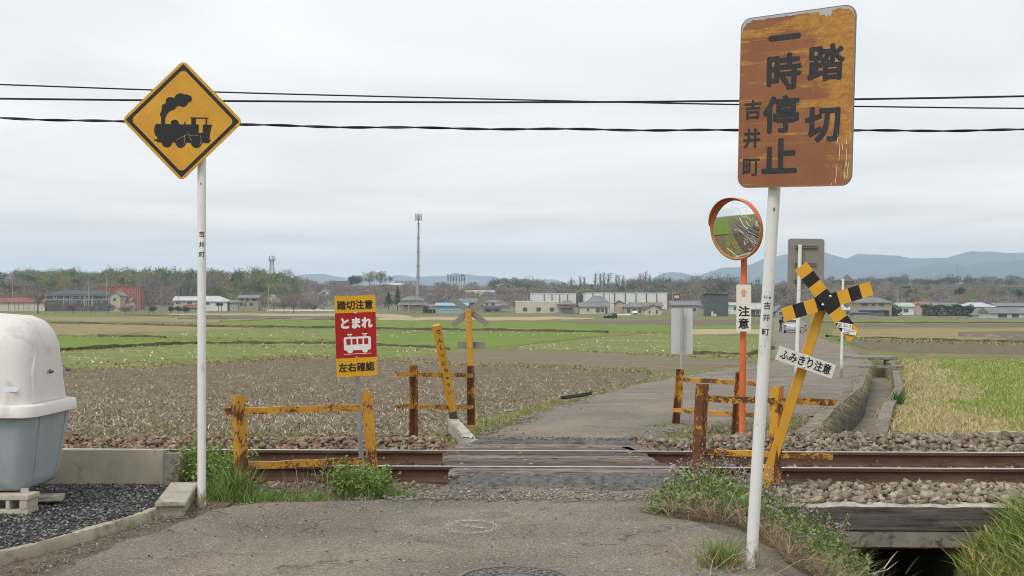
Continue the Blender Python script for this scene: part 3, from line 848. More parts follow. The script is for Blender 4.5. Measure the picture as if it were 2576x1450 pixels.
# rubble where the lane breaks up, pebbles on the lane
n = 1300
x = RNG.uniform(-.95, 1.25, n); y = 8.75 + np.abs(RNG.normal(0, .30, n)) - .12 * RNG.random(n); k = y < 9.35; x, y = x[k], y[k]; n = len(x)
r_ = RNG.uniform(.006, .02, n)
stones_mesh("rubble", np.stack([x, y, np.full(n, .014) + r_ * .3], -1), r_, stone_cols(n, (.17, .15, .125), (.40, .37, .32)), "loose grit and rubble in front of the crossing", .5)
n = 420
y = RNG.uniform(5.8, 9.0, n); x = RNG.uniform(-2.2, 1.35, n); k = x > ip(y, NEAR_L); x, y = x[k], y[k]; n = len(x)
r_ = RNG.uniform(.004, .011, n)
c = np.where(RNG.random((n, 1)) < .5, np.array([[.06, .055, .05]]), np.array([[.45, .42, .38]]))
stones_mesh("pebbles", np.stack([x, y, np.full(n, .012)], -1), r_, c, "small pebbles scattered on the near lane", .6)
n = 900
y = RNG.uniform(5.6, 8.9, n); x = ip(y, NEAR_L) - .02 - np.abs(RNG.normal(0, .14, n)) + .12 * RNG.random(n)
k = x > np.interp(y, [5.6, 6.6, 7.5, 8.1, 8.9], [-3.15, -2.78, -2.5, -2.36, -2.3]); x, y = x[k], y[k]; n = len(x)
r_ = RNG.uniform(.004, .013, n)
stones_mesh("grit", np.stack([x, y, np.full(n, .004)], -1), r_, stone_cols(n, (.10, .085, .07), (.36, .32, .27)), "grit washed along the left edge of the near lane", .6)
n = 9000
x = RNG.uniform(-5.4, -2.45, n); y = RNG.uniform(6.2, 9.38, n)
k = (x < -2.52) & (x < np.interp(y, [6.2, 6.6, 8.1], [-3.0, -2.9, -2.5])) & (x > -.46 * y)
x, y = x[k], y[k]; n = len(x)
r_ = RNG.uniform(.008, .02, n)
stones_mesh("gravel", np.stack([x, y, np.full(n, .027) + r_ * .25], -1), r_, stone_cols(n, (.06, .059, .057), (.27, .265, .255)), "dark crushed gravel stones on the lot", .7)
for x0, x1, y0, y1, nn, zf, lab in ((-.55, 1.45, 9.25, 9.66, 800, lambda x, y: .062 * sstep(y + SL * 0, 9.28, 9.6) + .002, "dark grit embedded in the near tar patch"), (-.5, 1.3, 11.95, 12.7, 900, lambda x, y: .085 * (1 - sstep(y, 12.1, 12.5)) + .02, "dark grit embedded in the far tar patch")):
    x = RNG.uniform(x0, x1, nn); y = RNG.uniform(y0, y1, nn); r_ = RNG.uniform(.005, .017, nn)
    stones_mesh("rubble", np.stack([x, y - .033 * x, zf(x, y)], -1), r_, stone_cols(nn, (.07, .068, .065), (.32, .30, .275)), lab, .6)
n = 1500
y = 12.4 * np.exp(RNG.random(n) * math.log(40 / 12.4)); sd = RNG.random(n) < .6
x = np.where(sd, ip(y, ROAD_L) + np.abs(RNG.normal(0, .25, n)) - .1, ip(y, ROAD_R) - np.abs(RNG.normal(0, .2, n)))
r_ = RNG.uniform(.008, .025, n)
stones_mesh("rubble", np.stack([x, y, ip(y, ROAD_Z) + .012], -1), r_, stone_cols(n, (.15, .135, .115), (.42, .385, .335)), "grit along the crumbling edges of the far lane", .5)
n = 160
x = RNG.uniform(1.85, 3.1, n); y = RNG.uniform(12.9, 14.6, n)
r_ = RNG.uniform(.02, .06, n)
stones_mesh("rubble", np.stack([x, y, tz(x, y) + .01], -1), r_, stone_cols(n, (.12, .11, .10), (.34, .31, .27)), "stones strewn by the far right barrier", .7)

# timber edging and concrete lintel over the culvert
def rough_beam(name, m, x0, x1, y0, zt, d, h, label, cat, seed=0):
    mb = MB()
    n = 24
    for i in range(n):
        pass
    rr = random.Random(seed)
    ring = []
    for i in range(n + 1):
        x = x0 + (x1 - x0) * i / n
        a = rr.uniform(-.006, .006); b_ = rr.uniform(-.006, .006)
        ring += [(x, ty(x, y0) + a, zt - h), (x, ty(x, y0) + b_, zt - .012 + a), (x, ty(x, y0) + .02, zt + b_), (x, ty(x, y0) + d, zt + a), (x, ty(x, y0) + d, zt - h)]
    fs = []
    for i in range(n):
        for k in range(5):
            a, b_ = i * 5 + k, i * 5 + (k + 1) % 5
            fs.append((a, b_, b_ + 5, a + 5))
    nside = len(fs)
    fs += [tuple(range(5)), tuple(reversed(range(n * 5, n * 5 + 5)))]
    mb.add(ring, [f[::-1] for f in fs])
    if len(m) > 1:
        for i_f in range(nside):
            if i_f % 5 in (1, 2): mb.mi[i_f] = 1
    return tag(mb.build(name, m, smooth=35), label, cat)
rough_beam("timber_beam", [M_DARKWOOD, M_PALEWOOD], 1.9, 4.6, 9.02, -.066, .16, .185, "dark old timber beam holding back the ballast over the culvert", "beam", 3)
rough_beam("concrete_lintel", [M_CONCDARK], 1.9, 4.6, 9.03, -.254, .2, .125, "stained concrete lintel under the dark timber beam", "lintel", 4)

# ---------------------------------------------------------------- lettering
def glyphs(s, off=0.0, res=4):
    c = bpy.data.curves.new("t", 'FONT')
    c.body = s; c.offset = off; c.resolution_u = res; c.fill_mode = 'FRONT'
    o = bpy.data.objects.new("t", c)
    COL.objects.link(o)
    dg = bpy.context.evaluated_depsgraph_get(); dg.update()
    me = bpy.data.meshes.new_from_object(o.evaluated_get(dg))
    vs = [(v.co.x, v.co.y) for v in me.vertices]
    fs = [tuple(p.vertices) for p in me.polygons]
    bpy.data.objects.remove(o); bpy.data.curves.remove(c); bpy.data.meshes.remove(me)
    return vs, fs
def text(mb, s, cx, cy, w, h, z, off=0.0, em=True, rot=0.0):
    """put s on the local plane z; em: w,h are the size of one full-width character cell, else of the inked box"""
    vs, fs = glyphs(s, 0.0)
    if em:
        n = len(s)
        vs = [((x - n / 2) * w, (y - .38) * h) for x, y in vs]
    else:
        xs = [v[0] for v in vs]; ys = [v[1] for v in vs]
        mxx, mnx, mxy, mny = max(xs), min(xs), max(ys), min(ys)
        vs = [((x - (mxx + mnx) / 2) / (mxx - mnx) * w, (y - (mxy + mny) / 2) / (mxy - mny) * h) for x, y in vs]
    c_, s_ = math.cos(rot), math.sin(rot)
    ex = max(0, off)
    shifts = [(0, 0)] + ([(math.cos(k_ * math.pi / 5) * ex, math.sin(k_ * math.pi / 5) * ex) for k_ in range(10)] if ex > 0 else [])
    for i, (dx, dy) in enumerate(shifts):   # heavy brush: the outline thickened all round
        q_ = [(x + dx * (w if em else w), y + dy * (h if em else h)) for x, y in vs]
        mb.add([(cx + x * c_ - y * s_, cy + x * s_ + y * c_, z + i * .00004) for x, y in q_], fs)
def frame(o, right=(1, 0, 0), up=(0, 0, 1)):
    x = Vector(right).normalized(); u = Vector(up)
    n_ = x.cross(u).normalized(); y = n_.cross(x)
    m = Matrix((x, y, n_)).transposed().to_4x4()
    m.translation = Vector(o)
    return m
def rrect(w, h, r, n=6, cx=0, cy=0):
    p = []
    for sx, sy, a0 in ((1, 1, 0), (-1, 1, 90), (-1, -1, 180), (1, -1, 270)):
        for k in range(n + 1):
            a = R(a0 + 90 * k / n)
            p.append((cx + sx * (w / 2 - r) + r * math.cos(a), cy + sy * (h / 2 - r) + r * math.sin(a)))
    return p
def face(mb, poly, z):
    n = len(poly)
    ar = sum(poly[i][0] * poly[(i + 1) % n][1] - poly[(i + 1) % n][0] * poly[i][1] for i in range(n))
    if ar < 0: poly = poly[::-1]
    mb.add([(x, y, z) for x, y in poly], [tuple(range(n))])
def circ(cx, cy, r, n=20): return [(cx + r * math.cos(2 * math.pi * k / n), cy + r * math.sin(2 * math.pi * k / n)) for k in range(n)]
def bolt(parent, M, x, y, z, r=.009, name="bolt"):
    mb = MB(M)
    mb.lathe((x, y, z), [(r, 0), (r, r * .35), (r * .6, r * .75), (r * .1, r * .85)], 10)
    return mb.build(name, M_BOLT, parent, smooth=40)
def on_pole(p0, p1, r, name, m, parent, items, M=None):
    """lettering wrapped round a pole; items: (string, height along axis, size, bold)"""
    p0, p1 = Vector(p0), Vector(p1)
    ax = (p1 - p0).normalized()
    ctr = (p0 + p1) / 2
    nrm = Vector((-ctr.x, -ctr.y, 0)); nrm = (nrm - ax * nrm.dot(ax)).normalized()
    rt = ax.cross(nrm).normalized()
    mb = MB()
    for s, h, size, off in items:
        vs, fs = glyphs(s, off)
        wd = max(v[0] for v in vs) + min(v[0] for v in vs)
        bm = bmesh.new()
        bv = [bm.verts.new(((x - wd / 2) * size, (y - .38) * size, 0)) for x, y in vs]
        for f in fs:
            try: bm.faces.new([bv[i] for i in f])
            except ValueError: pass
        k = -r * 1.2
        while k < r * 1.2:
            bmesh.ops.bisect_plane(bm, geom=bm.verts[:] + bm.edges[:] + bm.faces[:], plane_co=(k, 0, 0), plane_no=(1, 0, 0))
            k += r * .18
        bm.verts.ensure_lookup_table(); bm.verts.index_update()
        rr = r + .0015
        vv = []
        for v in bm.verts:
            a = v.co.x / r
            vv.append(p0 + ax * (h + v.co.y) + rt * rr * math.sin(a) + nrm * rr * math.cos(a))
        mb.add(vv, [[v.index for v in f.verts] for f in bm.faces])
        bm.free()
    return mb.build(name, m, parent)

# ---------------------------------------------------------------- steam engine warning sign (left)
fx, fy = (507.5 - CX) / F * 8.57, 8.57
t = thing("warning_sign", "yellow diamond sign with black steam engine on tall white pole", "road sign", (fx, fy, 0))
pz = P(508, 330, 8.57).z
mb = MB(); mb.tube([(fx, fy, -.2), (fx, fy, .8), (fx, fy, pz)], .0303, 20)
mb.build("pole", M_WHITEPAINT, t, smooth=40)
on_pole((fx, fy, 0), (fx, fy, 2), .0303, "lettering", M_BLACK, t, [("吉", P(508, 590, fy).z, .043, .02), ("井", P(508, 616, fy).z, .043, .02), ("町", P(508, 641, fy).z, .043, .02)])
mb = MB()
for k in range(9): 
    a0, a1 = -.55 + k * .122, -.55 + (k + 1) * .122
    q = [(fx + .0309 * math.sin(a) + 0, fy - .0309 * math.cos(a), z) for a, z in ((a0, P(0, 652, fy).z), (a1, P(0, 652, fy).z), (a1, P(0, 580, fy).z), (a0, P(0, 580, fy).z))]
    mb.add(q, [(0, 1, 2, 3)])
mb.build("sticker", flat("white_sticker", (.78, .78, .77), .5), t)
cD = P(459, 304, 8.50)
MD = frame(cD, (math.cos(R(-1)), 0, math.sin(R(-1))))
U = .2294 * 8.5 / 3000
def dpoly(w, r):  # rounded square standing on its corner
    return [((x - y) * .70711, (x + y) * .70711) for x, y in rrect(w, w, r, 8)]
board = MB(MD); board.prism(dpoly(.612, .04), -.006, 0)
bo = board.build("sign_board", M_DIAMOND, t, bevel=.0015)
bd = MB(MD)
o1, o2 = dpoly(.572, .006), dpoly(.523, .035)
n_ = len(o1)
bd.add([(x, y, .0012) for x, y in o1] + [(x, y, .0012) for x, y in o2], [(i, (i + 1) % n_, n_ + (i + 1) % n_, n_ + i) for i in range(n_)])
bd.build("border", M_BLACK, bo)
loco = MB(MD)
zl = [.0012]
def lp(pts, c=True):
    zl[0] += .00012
    face(loco, [((x - 764) * U, (722 - y) * U) for x, y in pts], zl[0])
lp([(478, 762), (1095, 762), (1080, 800), (1067, 870), (1062, 965), (490, 965), (490, 905), (470, 890), (455, 840), (460, 790)])
lp([(457, 938), (465, 931), (1077, 924), (1077, 946), (457, 950)])
lp([(524, 682), (578, 682), (574, 700), (576, 766), (530, 766), (532, 700)])
lp([(840, 684), (1054, 684), (1040, 699), (862, 699)]); lp([(862, 697), (915, 697), (915, 790), (862, 790)]); lp([(1018, 697), (1033, 697), (1036, 790), (1020, 790)])
lp([(638, 766), (638, 740), (648, 725), (665, 716), (682, 713), (700, 716), (715, 726), (724, 740), (726, 766)]); lp([(785, 733), (797, 733), (798, 766), (784, 766)])
for cx, cy, r in ((598, 960, 58), (748, 962, 57), (920, 960, 59)): lp(circ(cx, cy, r, 24))
for cx, cy, r in ((555, 655, 37), (572, 618, 40), (600, 580, 48), (578, 580, 43), (640, 560, 50), (628, 515, 50), (690, 520, 50), (738, 490, 67), (765, 515, 54), (800, 480, 48), (826, 480, 38)): lp(circ(cx, cy, r, 24))
loco.build("engine_emblem", M_BLACK, bo)
tl = MB(MD)
face(tl, [((x - 764) * U, (722 - y) * U) for x, y in [(915, 700), (1018, 700), (1018, 760), (988, 762), (988, 854), (947, 854), (947, 762), (915, 760)]], .0042)
tl.build("cab_window", M_DIAMOND, bo)
sc_ = MB(MD)
scr = [[(705, 945), (715, 925), (745, 912), (790, 893), (825, 870)], [(830, 855), (850, 900), (868, 945)], [(790, 880), (795, 940), (785, 985)], [(840, 880), (900, 882), (945, 880)], [(965, 880), (975, 930), (962, 985)]]
for pl in scr:
    for a, b_ in zip(pl, pl[1:]):
        sc_.beam(((a[0] - 764) * U, (722 - a[1]) * U, .0045), ((b_[0] - 764) * U, (722 - b_[1]) * U, .0045), .0018, .0004)
sc_.build("scratch", flat("scratched_metal", (.45, .40, .27), .6), bo)
for dz in (-.12, .12):
    mb = MB(); mb.box((cD.x + .06, fy - .036, cD.z + dz), (.34, .012, .03)); mb.build("bracket", M_GALV, t)

# ---------------------------------------------------------------- rusted stop sign (right)
BL, BR_, TL, TR = Vector((1.184, 6.336, 2.05)), Vector((1.652, 5.885, 2.016)), Vector((1.221, 6.25, 2.923)), Vector((1.687, 5.80, 2.889))
cB = (BL + BR_ + TL + TR) / 4
MS = frame(cB, (BR_ - BL), (TL - BL))
Wd, Hd = (BR_ - BL).length, (TL - BL).length
def rust_sign_mat():
    m, t_, b = newmat("rusted_brown_sign_face")
    v = coords(t_, (1.6, 14, 1))
    a = node(t_, "ShaderNodeAttribute", attribute_name="loc")
    sp = node(t_, "ShaderNodeSeparateXYZ"); t_.links.new(a.outputs["Vector"], sp.inputs[0])
    def mth(op, x, y):
        n = node(t_, "ShaderNodeMath", operation=op)
        for i, k in enumerate((x, y)):
            if isinstance(k, (int, float)): n.inputs[i].default_value = k
            else: t_.links.new(k, n.inputs[i])
        return n.outputs[0]
    streak = noise(t_, coords(t_, (1.3, 13, 1)), 1.5, 9, .66, .35)
    blotch = noise(t_, coords(t_, (3, 3, 3)), 2.4, 8, .7, .6)
    # bands all over, and a big peeled area towards the upper right corner
    upr = mth('ADD', mth('MULTIPLY', sp.outputs[0], .55), mth('MULTIPLY', sp.outputs[1], .24))
    f1 = mth('ADD', streak, mth('MULTIPLY', sp.outputs[1], .09))
    f2 = mth('ADD', mth('MULTIPLY', mth('ADD', blotch, streak), .5), upr)
    k = mix(t_, 1.0, ramp(t_, f1, [(.555, 0.0), (.60, 1.0)]), ramp(t_, f2, [(.56, 0.0), (.64, 1.0)]), 'LIGHTEN')
    brown = ramp(t_, noise(t_, coords(t_, (2, 2, 2)), 2.5, 6, .6), [(.3, (.225, .083, .034)), (.7, (.28, .112, .045))])
    och = ramp(t_, noise(t_, coords(t_, (1, 1.6, 1)), 24, 8, .75), [(.25, (.20, .075, .02)), (.5, (.42, .20, .032)), (.75, (.58, .30, .06))])
    base = mix(t_, k, brown, och)
    lines = ramp(t_, noise(t_, coords(t_, (.5, 22, 1)), 1.4, 4, .5), [(.585, 0.0), (.61, .5)])
    base = mix(t_, lines, base, (.35, .155, .04))
    t_.links.new(base, b.inputs["Base Color"])
    b.inputs["Roughness"].default_value = .6
    bump(t_, b, mix(t_, k, (.5, .5, .5), noise(t_, coords(t_), 45, 6, .7)), .5, .003)
    return m
M_RSIGN = rust_sign_mat()
p_bot, p_low, p_top = Vector((1.272, 6.485, -.45)), Vector((1.282, 6.465, -.2)), Vector((1.408, 6.165, 2.85))
t = thing("stop_sign", "tall rust brown stop board with black characters on leaning white pole", "road sign", (1.28, 6.47, -.2))
mb = MB(); mb.tube([p_bot, p_low, p_low.lerp(p_top, .5), p_top], .0318, 22)
mb.build("pole", M_WHITEPAINT, t, smooth=40)
board = MB(MS); board.prism(rrect(Wd, Hd, .055, 8), -.0015, 0); bo = board.build("sign_board", M_RSIGN, t)
bk = MB(MS)
o1, o2 = rrect(Wd + .006, Hd + .006, .058, 8), rrect(Wd, Hd, .055, 8)
n_ = len(o1); 
bk.add([(x, y, .001) for x, y in o1] + [(x, y, .001) for x, y in o2] + [(x, y, -.012) for x, y in o1] + [(x, y, -.012) for x, y in o2],
       [(i, (i + 1) % n_, n_ + (i + 1) % n_, n_ + i) for i in range(n_)] + [(2 * n_ + i, 2 * n_ + (i + 1) % n_, (i + 1) % n_, i) for i in range(n_)] + [(n_ + i, n_ + (i + 1) % n_, 3 * n_ + (i + 1) % n_, 3 * n_ + i) for i in range(n_)] + [(3 * n_ + i, 3 * n_ + (i + 1) % n_, 2 * n_ + (i + 1) % n_, 2 * n_ + i) for i in range(n_)])
bk.build("rim", M_ALUBACK, bo)
# bare metal along the top where the film came off
pe = MB(MS)
rr = random.Random(5)
top_pts = [(x, y) for x, y in rrect(Wd - .002, Hd - .002, .054, 8) if y > Hd / 2 - .06]
top_pts.sort()
low = []
xs_ = np.linspace(top_pts[0][0], top_pts[-1][0], 60)
upy = np.interp(xs_, [p[0] for p in top_pts], [p[1] for p in top_pts])
for i, x in enumerate(xs_):
    d = .009 + .007 * rr.random() + (.026 if .13 < x < .20 else 0) * rr.uniform(.7, 1.2) + .003 * math.sin(i * .7)
    if x < -.26: d = .016 + .01 * rr.random()
    low.append(upy[i] - d)
for i in range(59):
    pe.add([(xs_[i], low[i], .0006), (xs_[i + 1], low[i + 1], .0006), (xs_[i + 1], upy[i + 1], .0006), (xs_[i], upy[i], .0006)], [(0, 1, 2, 3)])
pe.build("bare_metal_edge", flat("bare_weathered_metal", (.46, .46, .46), .5, .3), bo)
def ruv(u, v): return ((u - .5) * Wd, (.5 - v) * Hd)
le = MB(MS)
# positions read off the sign: u across, v down
def big(s, u, v, w, h, off=.034):
    x, y = ruv(u, v); text(le, s, x, y, w * Wd, h * Hd, .0012, off)
big("時", .395, .332, .325, .215); big("停", .385, .578, .335, .222, .030); big("止", .378, .825, .33, .22)
big("踏", .765, .305, .315, .212, .030); big("切", .755, .648, .31, .215)
xb, yb2 = ruv(.40, .135); face(le, rrect(.29 * Wd, .034 * Hd, .0145, 4, xb, yb2), .0012)
big("吉", .125, .54, .17, .118, .028); big("井", .122, .708, .17, .118, .028); big("町", .118, .876, .17, .118, .026)
le.build("lettering", M_FADED, bo)
dr = MB(MS)
for u, v0, v1 in ((.885, .70, .765), (.905, .76, .86), (.93, .765, .80), (.962, .74, .77), (.963, .79, .895), (.952, .90, .965), (.885, .875, .95), (.878, .95, .99), (.975, .90, .96), (1 - .035, .87, .9), (.845, .985, .995), (.982, .87, .90)):
    x0, y0 = ruv(u, v0); x1, y1 = ruv(u - .004, v1)
    dr.add([(x0 - .0006, y0, .0016), (x1 - .0018, y1, .0016), (x1 + .0012, y1, .0016), (x0 + .0006, y0, .0016)], [(0, 1, 2, 3)])
dr.build("paint_drip", M_WHITE, bo)
for dy in (-.22, .22):
    mb = MB(MS); mb.box((-.02, dy, -.022), (.42, .03, .014)); mb.build("bracket", M_GALV, t)
ax = (p_top - p_low)
def hz_at(py): # distance along the pole for a given picture row
    for k in range(200):
        q_ = p_low + ax * (k / 199)
        if HY - (q_.z - H) / q_.y * F <= py: return (q_ - p_low).length
on_pole(p_low, p_top, .0318, "lettering", M_BLACK, t, [("H.6", hz_at(747), .026, .0), ("吉", hz_at(770), .040, .012), ("井", hz_at(804), .040, .012), ("町", hz_at(839), .040, .012)])
stk = MB()
axn = ax.normalized(); nr = Vector((-1.33, -6.3, 0)); nr = (nr - axn * nr.dot(axn)).normalized(); rt = axn.cross(nr)
h0, h1 = hz_at(857), hz_at(735)
for k in range(8):
    a0, a1 = -.42 + k * .12, -.42 + (k + 1) * .12
    stk.add([p_low + axn * h + (rt * math.sin(a) + nr * math.cos(a)) * .0325 for a, h in ((a0, h0), (a1, h0), (a1, h1), (a0, h1))], [(0, 1, 2, 3)])
stk.build("sticker", mat("yellowed_sticker", (.62, .62, .60), .5, var=.1, scale=30, dirt=(.42, .41, .39), dirt_at=.6, bstr=0), t)

# ---------------------------------------------------------------- steel barriers
def angle_post(parent, foot, top, w, m, ridge=1, name="post", th=.008, tw=0.0):
    """angle iron: two flanges meeting in a ridge towards the viewer (ridge=1) or away from it"""
    foot, top = Vector(foot), Vector(top)
    d = w * .72
    pl = [(-w / 2, d * .55), (0, -d * .25), (w / 2, d * .55), (w / 2 - th, d * .55), (0, -d * .25 + th * 1.5), (-w / 2 + th, d * .55)]
    if ridge < 0: pl = [(x, -y) for x, y in pl]
    c_, s_ = math.cos(tw), math.sin(tw)
    pl = [(x * c_ - y * s_, x * s_ + y * c_) for x, y in pl]
    mb = MB()
    n = len(pl)
    vs = [foot + Vector((x, y, 0)) for x, y in pl] + [top + Vector((x, y, 0)) for x, y in pl]
    mb.add(vs, [(i, (i + 1) % n, n + (i + 1) % n, n + i) for i in range(n)] + [(0, 1, 4, 5), (1, 2, 3, 4), (n + 5, n + 4, n + 1, n), (n + 4, n + 3, n + 2, n + 1)])
    return mb.build(name, m, parent)
def flat_rail(parent, a, b_, h, m=None, th=.012):
    mb = MB()
    a, b_ = Vector(a), Vector(b_)
    d = (b_ - a).normalized()
    nn = 14
    up = Vector((0, 0, 1)); bk_ = up.cross(d).normalized()
    ring = []
    for i in range(nn + 1):
        p = a.lerp(b_, i / nn) + up * (.003 * math.sin(i * 1.3))
        ring += [p - up * h / 2, p + up * h / 2, p + up * h / 2 + bk_ * h * .8, p + up * (h / 2 - th) + bk_ * h * .8, p + up * (h / 2 - th) + bk_ * th, p - up * h / 2 + bk_ * th]
    fs = []
    for i in range(nn):
        for k in range(6):
            fs.append((i * 6 + k, i * 6 + (k + 1) % 6, i * 6 + 6 + (k + 1) % 6, i * 6 + 6 + k))
    fs += [(0, 1, 4, 5), (1, 2, 3, 4), (nn * 6 + 5, nn * 6 + 4, nn * 6 + 1, nn * 6), (nn * 6 + 4, nn * 6 + 3, nn * 6 + 2, nn * 6 + 1)]
    mb.add(ring, fs)
    return mb.build("crossbar", m or M_RUSTRAIL, parent)
GB = "rusty yellow barriers at the corners of the crossing"
t = thing("steel_barrier", "rusty yellow two-post barrier in the weeds beside the red sign", "barrier", P(770, 1238, 9.3), GB)
angle_post(t, P(607, 1245, 9.15), P(595, 996, 9.12), .112, M_RUSTY)
angle_post(t, P(936, 1222, 9.60), P(915, 986, 9.57), .098, M_RUSTY, tw=-.3)
flat_rail(t, P(566, 1036, 9.23), P(905, 1025.5, 9.70), .05)
flat_rail(t, P(612, 1174, 9.23), P(912, 1160.5, 9.70), .055)
t = thing("steel_barrier", "rusty yellow barrier in purple flowers, with bars running right of its posts", "barrier", P(1860, 1227, 9.4), GB)
angle_post(t, P(1755, 1232, 9.38), P(1769, 967, 9.40), .105, M_RUSTIER)
angle_post(t, P(1951, 1232, 9.35), P(1958, 973, 9.40), .105, M_RUSTY)
flat_rail(t, P(1752, 1004, 9.46), P(2104, 1013, 9.36), .050)
flat_rail(t, P(1752, 1137, 9.46), P(2096, 1150, 9.36), .046)
t = thing("steel_barrier", "rusty yellow barrier standing in the field edge behind the leaning board's foot", "barrier", P(1110, 1100, 13.9), GB)
angle_post(t, P(1041.5, 1110, 13.4), P(1041.5, 920, 13.4), .098, M_RUSTIER, -1)
angle_post(t, P(1185, 1069, 14.5), P(1184, 920, 14.5), .094, M_RUSTIER, -1)
flat_rail(t, P(998, 942, 13.1), P(1193, 945, 14.48), .048)
flat_rail(t, P(998, 1023.5, 13.1), P(1193.5, 1025, 14.48), .046)
t = thing("steel_barrier", "slanting rusty yellow barrier around the foot of the mirror pole", "barrier", P(1775, 1075, 14.5), GB)
angle_post(t, P(1699, 1068, 15.2), P(1710, 929, 15.2), .10, M_RUSTY, -1)
angle_post(t, P(1847, 1094, 13.8), P(1860, 935, 13.8), .10, M_RUSTIER, -1)
flat_rail(t, P(1700, 954.5, 15.1), P(1908, 966, 13.45), .052)
flat_rail(t, P(1692, 1032.5, 15.1), P(1903, 1045, 13.45), .050)

# ---------------------------------------------------------------- red stop / look both ways sign
MR = frame((Vector((-1.427, 9.739, .849)) + Vector((-1.106, 9.827, .862)) + Vector((-1.446, 9.679, 1.508)) + Vector((-1.125, 9.767, 1.521))) / 4, (.321, .088, .013), (-.019, -.06, .659))
wR, hR = .333, .662
t = thing("caution_sign", "red and yellow caution plate with white train picture on grey pole", "sign", P(912, 1215, 9.85))
mb = MB(); mb.tube([P(912, 1222, 9.95), P(900, 955, 9.84), P(893, 760, 9.775)], .021, 14); mb.build("pole", M_GALV, t, smooth=40)
mb = MB(MR); mb.prism(rrect(wR, hR, .004, 2), -.004, 0); bo = mb.build("sign_board", M_SIGNYEL, t)
def q2(u, v): return ((u - .5) * wR, (.5 - v) * hR)
mb = MB(MR); face(mb, [q2(0, .208), q2(1, .208), q2(1, .767), q2(0, .767)], .0008); mb.build("red_band", M_RED, bo)
mb = MB(MR); x, y = q2(.50, .112); text(mb, "踏切注意", x, y, .222 * wR, .117 * hR, .001, .032)
x, y = q2(.495, .885); text(mb, "左右確認", x, y, .222 * wR, .117 * hR, .001, .032); mb.build("black_lettering", M_BLACK, bo)
mb = MB(MR); x, y = q2(.505, .335); text(mb, "とまれ", x, y, .27 * wR, .145 * hR, .0016, .055); mb.build("white_lettering", M_WHITE, bo)
mb = MB(MR)
x, y = q2(.53, .59); face(mb, rrect(.67 * wR, .168 * hR, .016, 6, x, y), .0016)
for u in (.345, .715):
    x, y = q2(u, .672); face(mb, circ(x, y, .075 * wR), .0018)
    zt_ = [q2(u - .075, .468), q2(u + .075, .468), q2(u, .508)]
    zi = [q2(u - .035, .478), q2(u + .035, .478), q2(u, .497)]
    mb.add([(a, b_, .0016) for a, b_ in zt_] + [(a, b_, .0016) for a, b_ in zi], [(0, 1, 4, 3), (1, 2, 5, 4), (2, 0, 3, 5)])
face(mb, [q2(.19, .716), q2(.87, .716), q2(.87, .722), q2(.19, .722)], .0016)
mb.build("train_picture", M_WHITE, bo)
mb = MB(MR)
for u in (.312, .457, .602, .747):
    x, y = q2(u, .567); face(mb, rrect(.105 * wR, .072 * hR, .002, 2, x, y), .0024)
mb.build("train_window", M_RED, bo)
for v in (.212, .763):
    x, y = q2(.50, v); bolt(bo, MR, x, y, .001, .008)

# ---------------------------------------------------------------- leaning crossing cross
a18 = R(-18)
cX = P(2078.4, 759.5, 9.25)
rv, uv = Vector((math.cos(a18), 0, math.sin(a18))), Vector((-math.sin(a18), 0, math.cos(a18)))
MX = frame(cX, rv, uv)
foot = P(1921, 1228, 9.40); topp = P(2066, 775, 9.31)
t = thing("crossing_sign", "leaning yellow and black striped cross with white plate on a yellow post", "crossing sign", foot)
mb = MB(); mb.beam(foot, topp, .074, .05, up=(0, -1, 0)); mb.build("post", M_YELPOST, t, bevel=.006)
def arm(ang, z, ln=.70, w=.110, name="cross_arm", mats=None, M=MX, parent=None):
    A = M @ Matrix.Rotation(ang, 4, 'Z')
    mb = MB(A)
    for k in range(8):
        mb.cur = 1 if k in (1, 3, 4, 6) else 0
        x0, x1 = -ln / 2 + k * ln / 8, -ln / 2 + (k + 1) * ln / 8
        mb.add([(x0, -w / 2, z), (x1, -w / 2, z), (x1, w / 2, z), (x0, w / 2, z), (x0, -w / 2, z - .006), (x1, -w / 2, z - .006), (x1, w / 2, z - .006), (x0, w / 2, z - .006)],
               [(0, 1, 2, 3), (7, 6, 5, 4), (4, 5, 1, 0), (6, 7, 3, 2)] + ([(3, 7, 4, 0)] if k == 0 else []) + ([(1, 5, 6, 2)] if k == 7 else []))
    return mb.build(name, mats or [M_YELLOW, M_BLACK], parent)
arm(R(34.8), .035, .715, .108, parent=t)
arm(R(-34.8), .048, .69, .112, parent=t)
bolt(t, MX, .005, .045, .049, .011); bolt(t, MX, -.03, -.035, .049, .011)
cP = P(2023.6, 911, 9.29)
MP = frame(cP, (math.cos(R(-18.8)), 0, math.sin(R(-18.8))), (math.sin(R(18.8)), 0, math.cos(R(18.8))))
mb = MB(MP); mb.prism(rrect(.462, .112, .003, 2), .036, .041); pl = mb.build("name_plate", mat("cream_plate", (.62, .61, .56), .5, var=.05, bstr=.03), t)
mb = MB(MP); text(mb, "ふみきり注意", 0, .002, .069, .082, .042, .026); mb.build("lettering", M_BLACK, pl)
bolt(pl, MP, .004, .044, .042, .010); bolt(pl, MP, -.004, -.042, .042, .010)
def sticker(px, py, w, h, rot, items, name):
    M_ = frame(P(px, py, 9.19), (math.cos(R(rot)), 0, math.sin(R(rot))), (math.sin(R(-rot)), 0, math.cos(R(rot))))
    mb = MB(M_); mb.prism([(-w / 2, -h / 2), (w / 2, -h / 2), (w / 2, h / 2), (-w / 2, h / 2)], -.004, 0)
    s_ = mb.build(name, M_WHITE, t)
    mb = MB(M_)
    for it in items: text(mb, it[0], it[1] * w, it[2] * h, it[3], it[4], .001, it[5], it[6])
    mb.build("lettering", M_BLACK, s_)
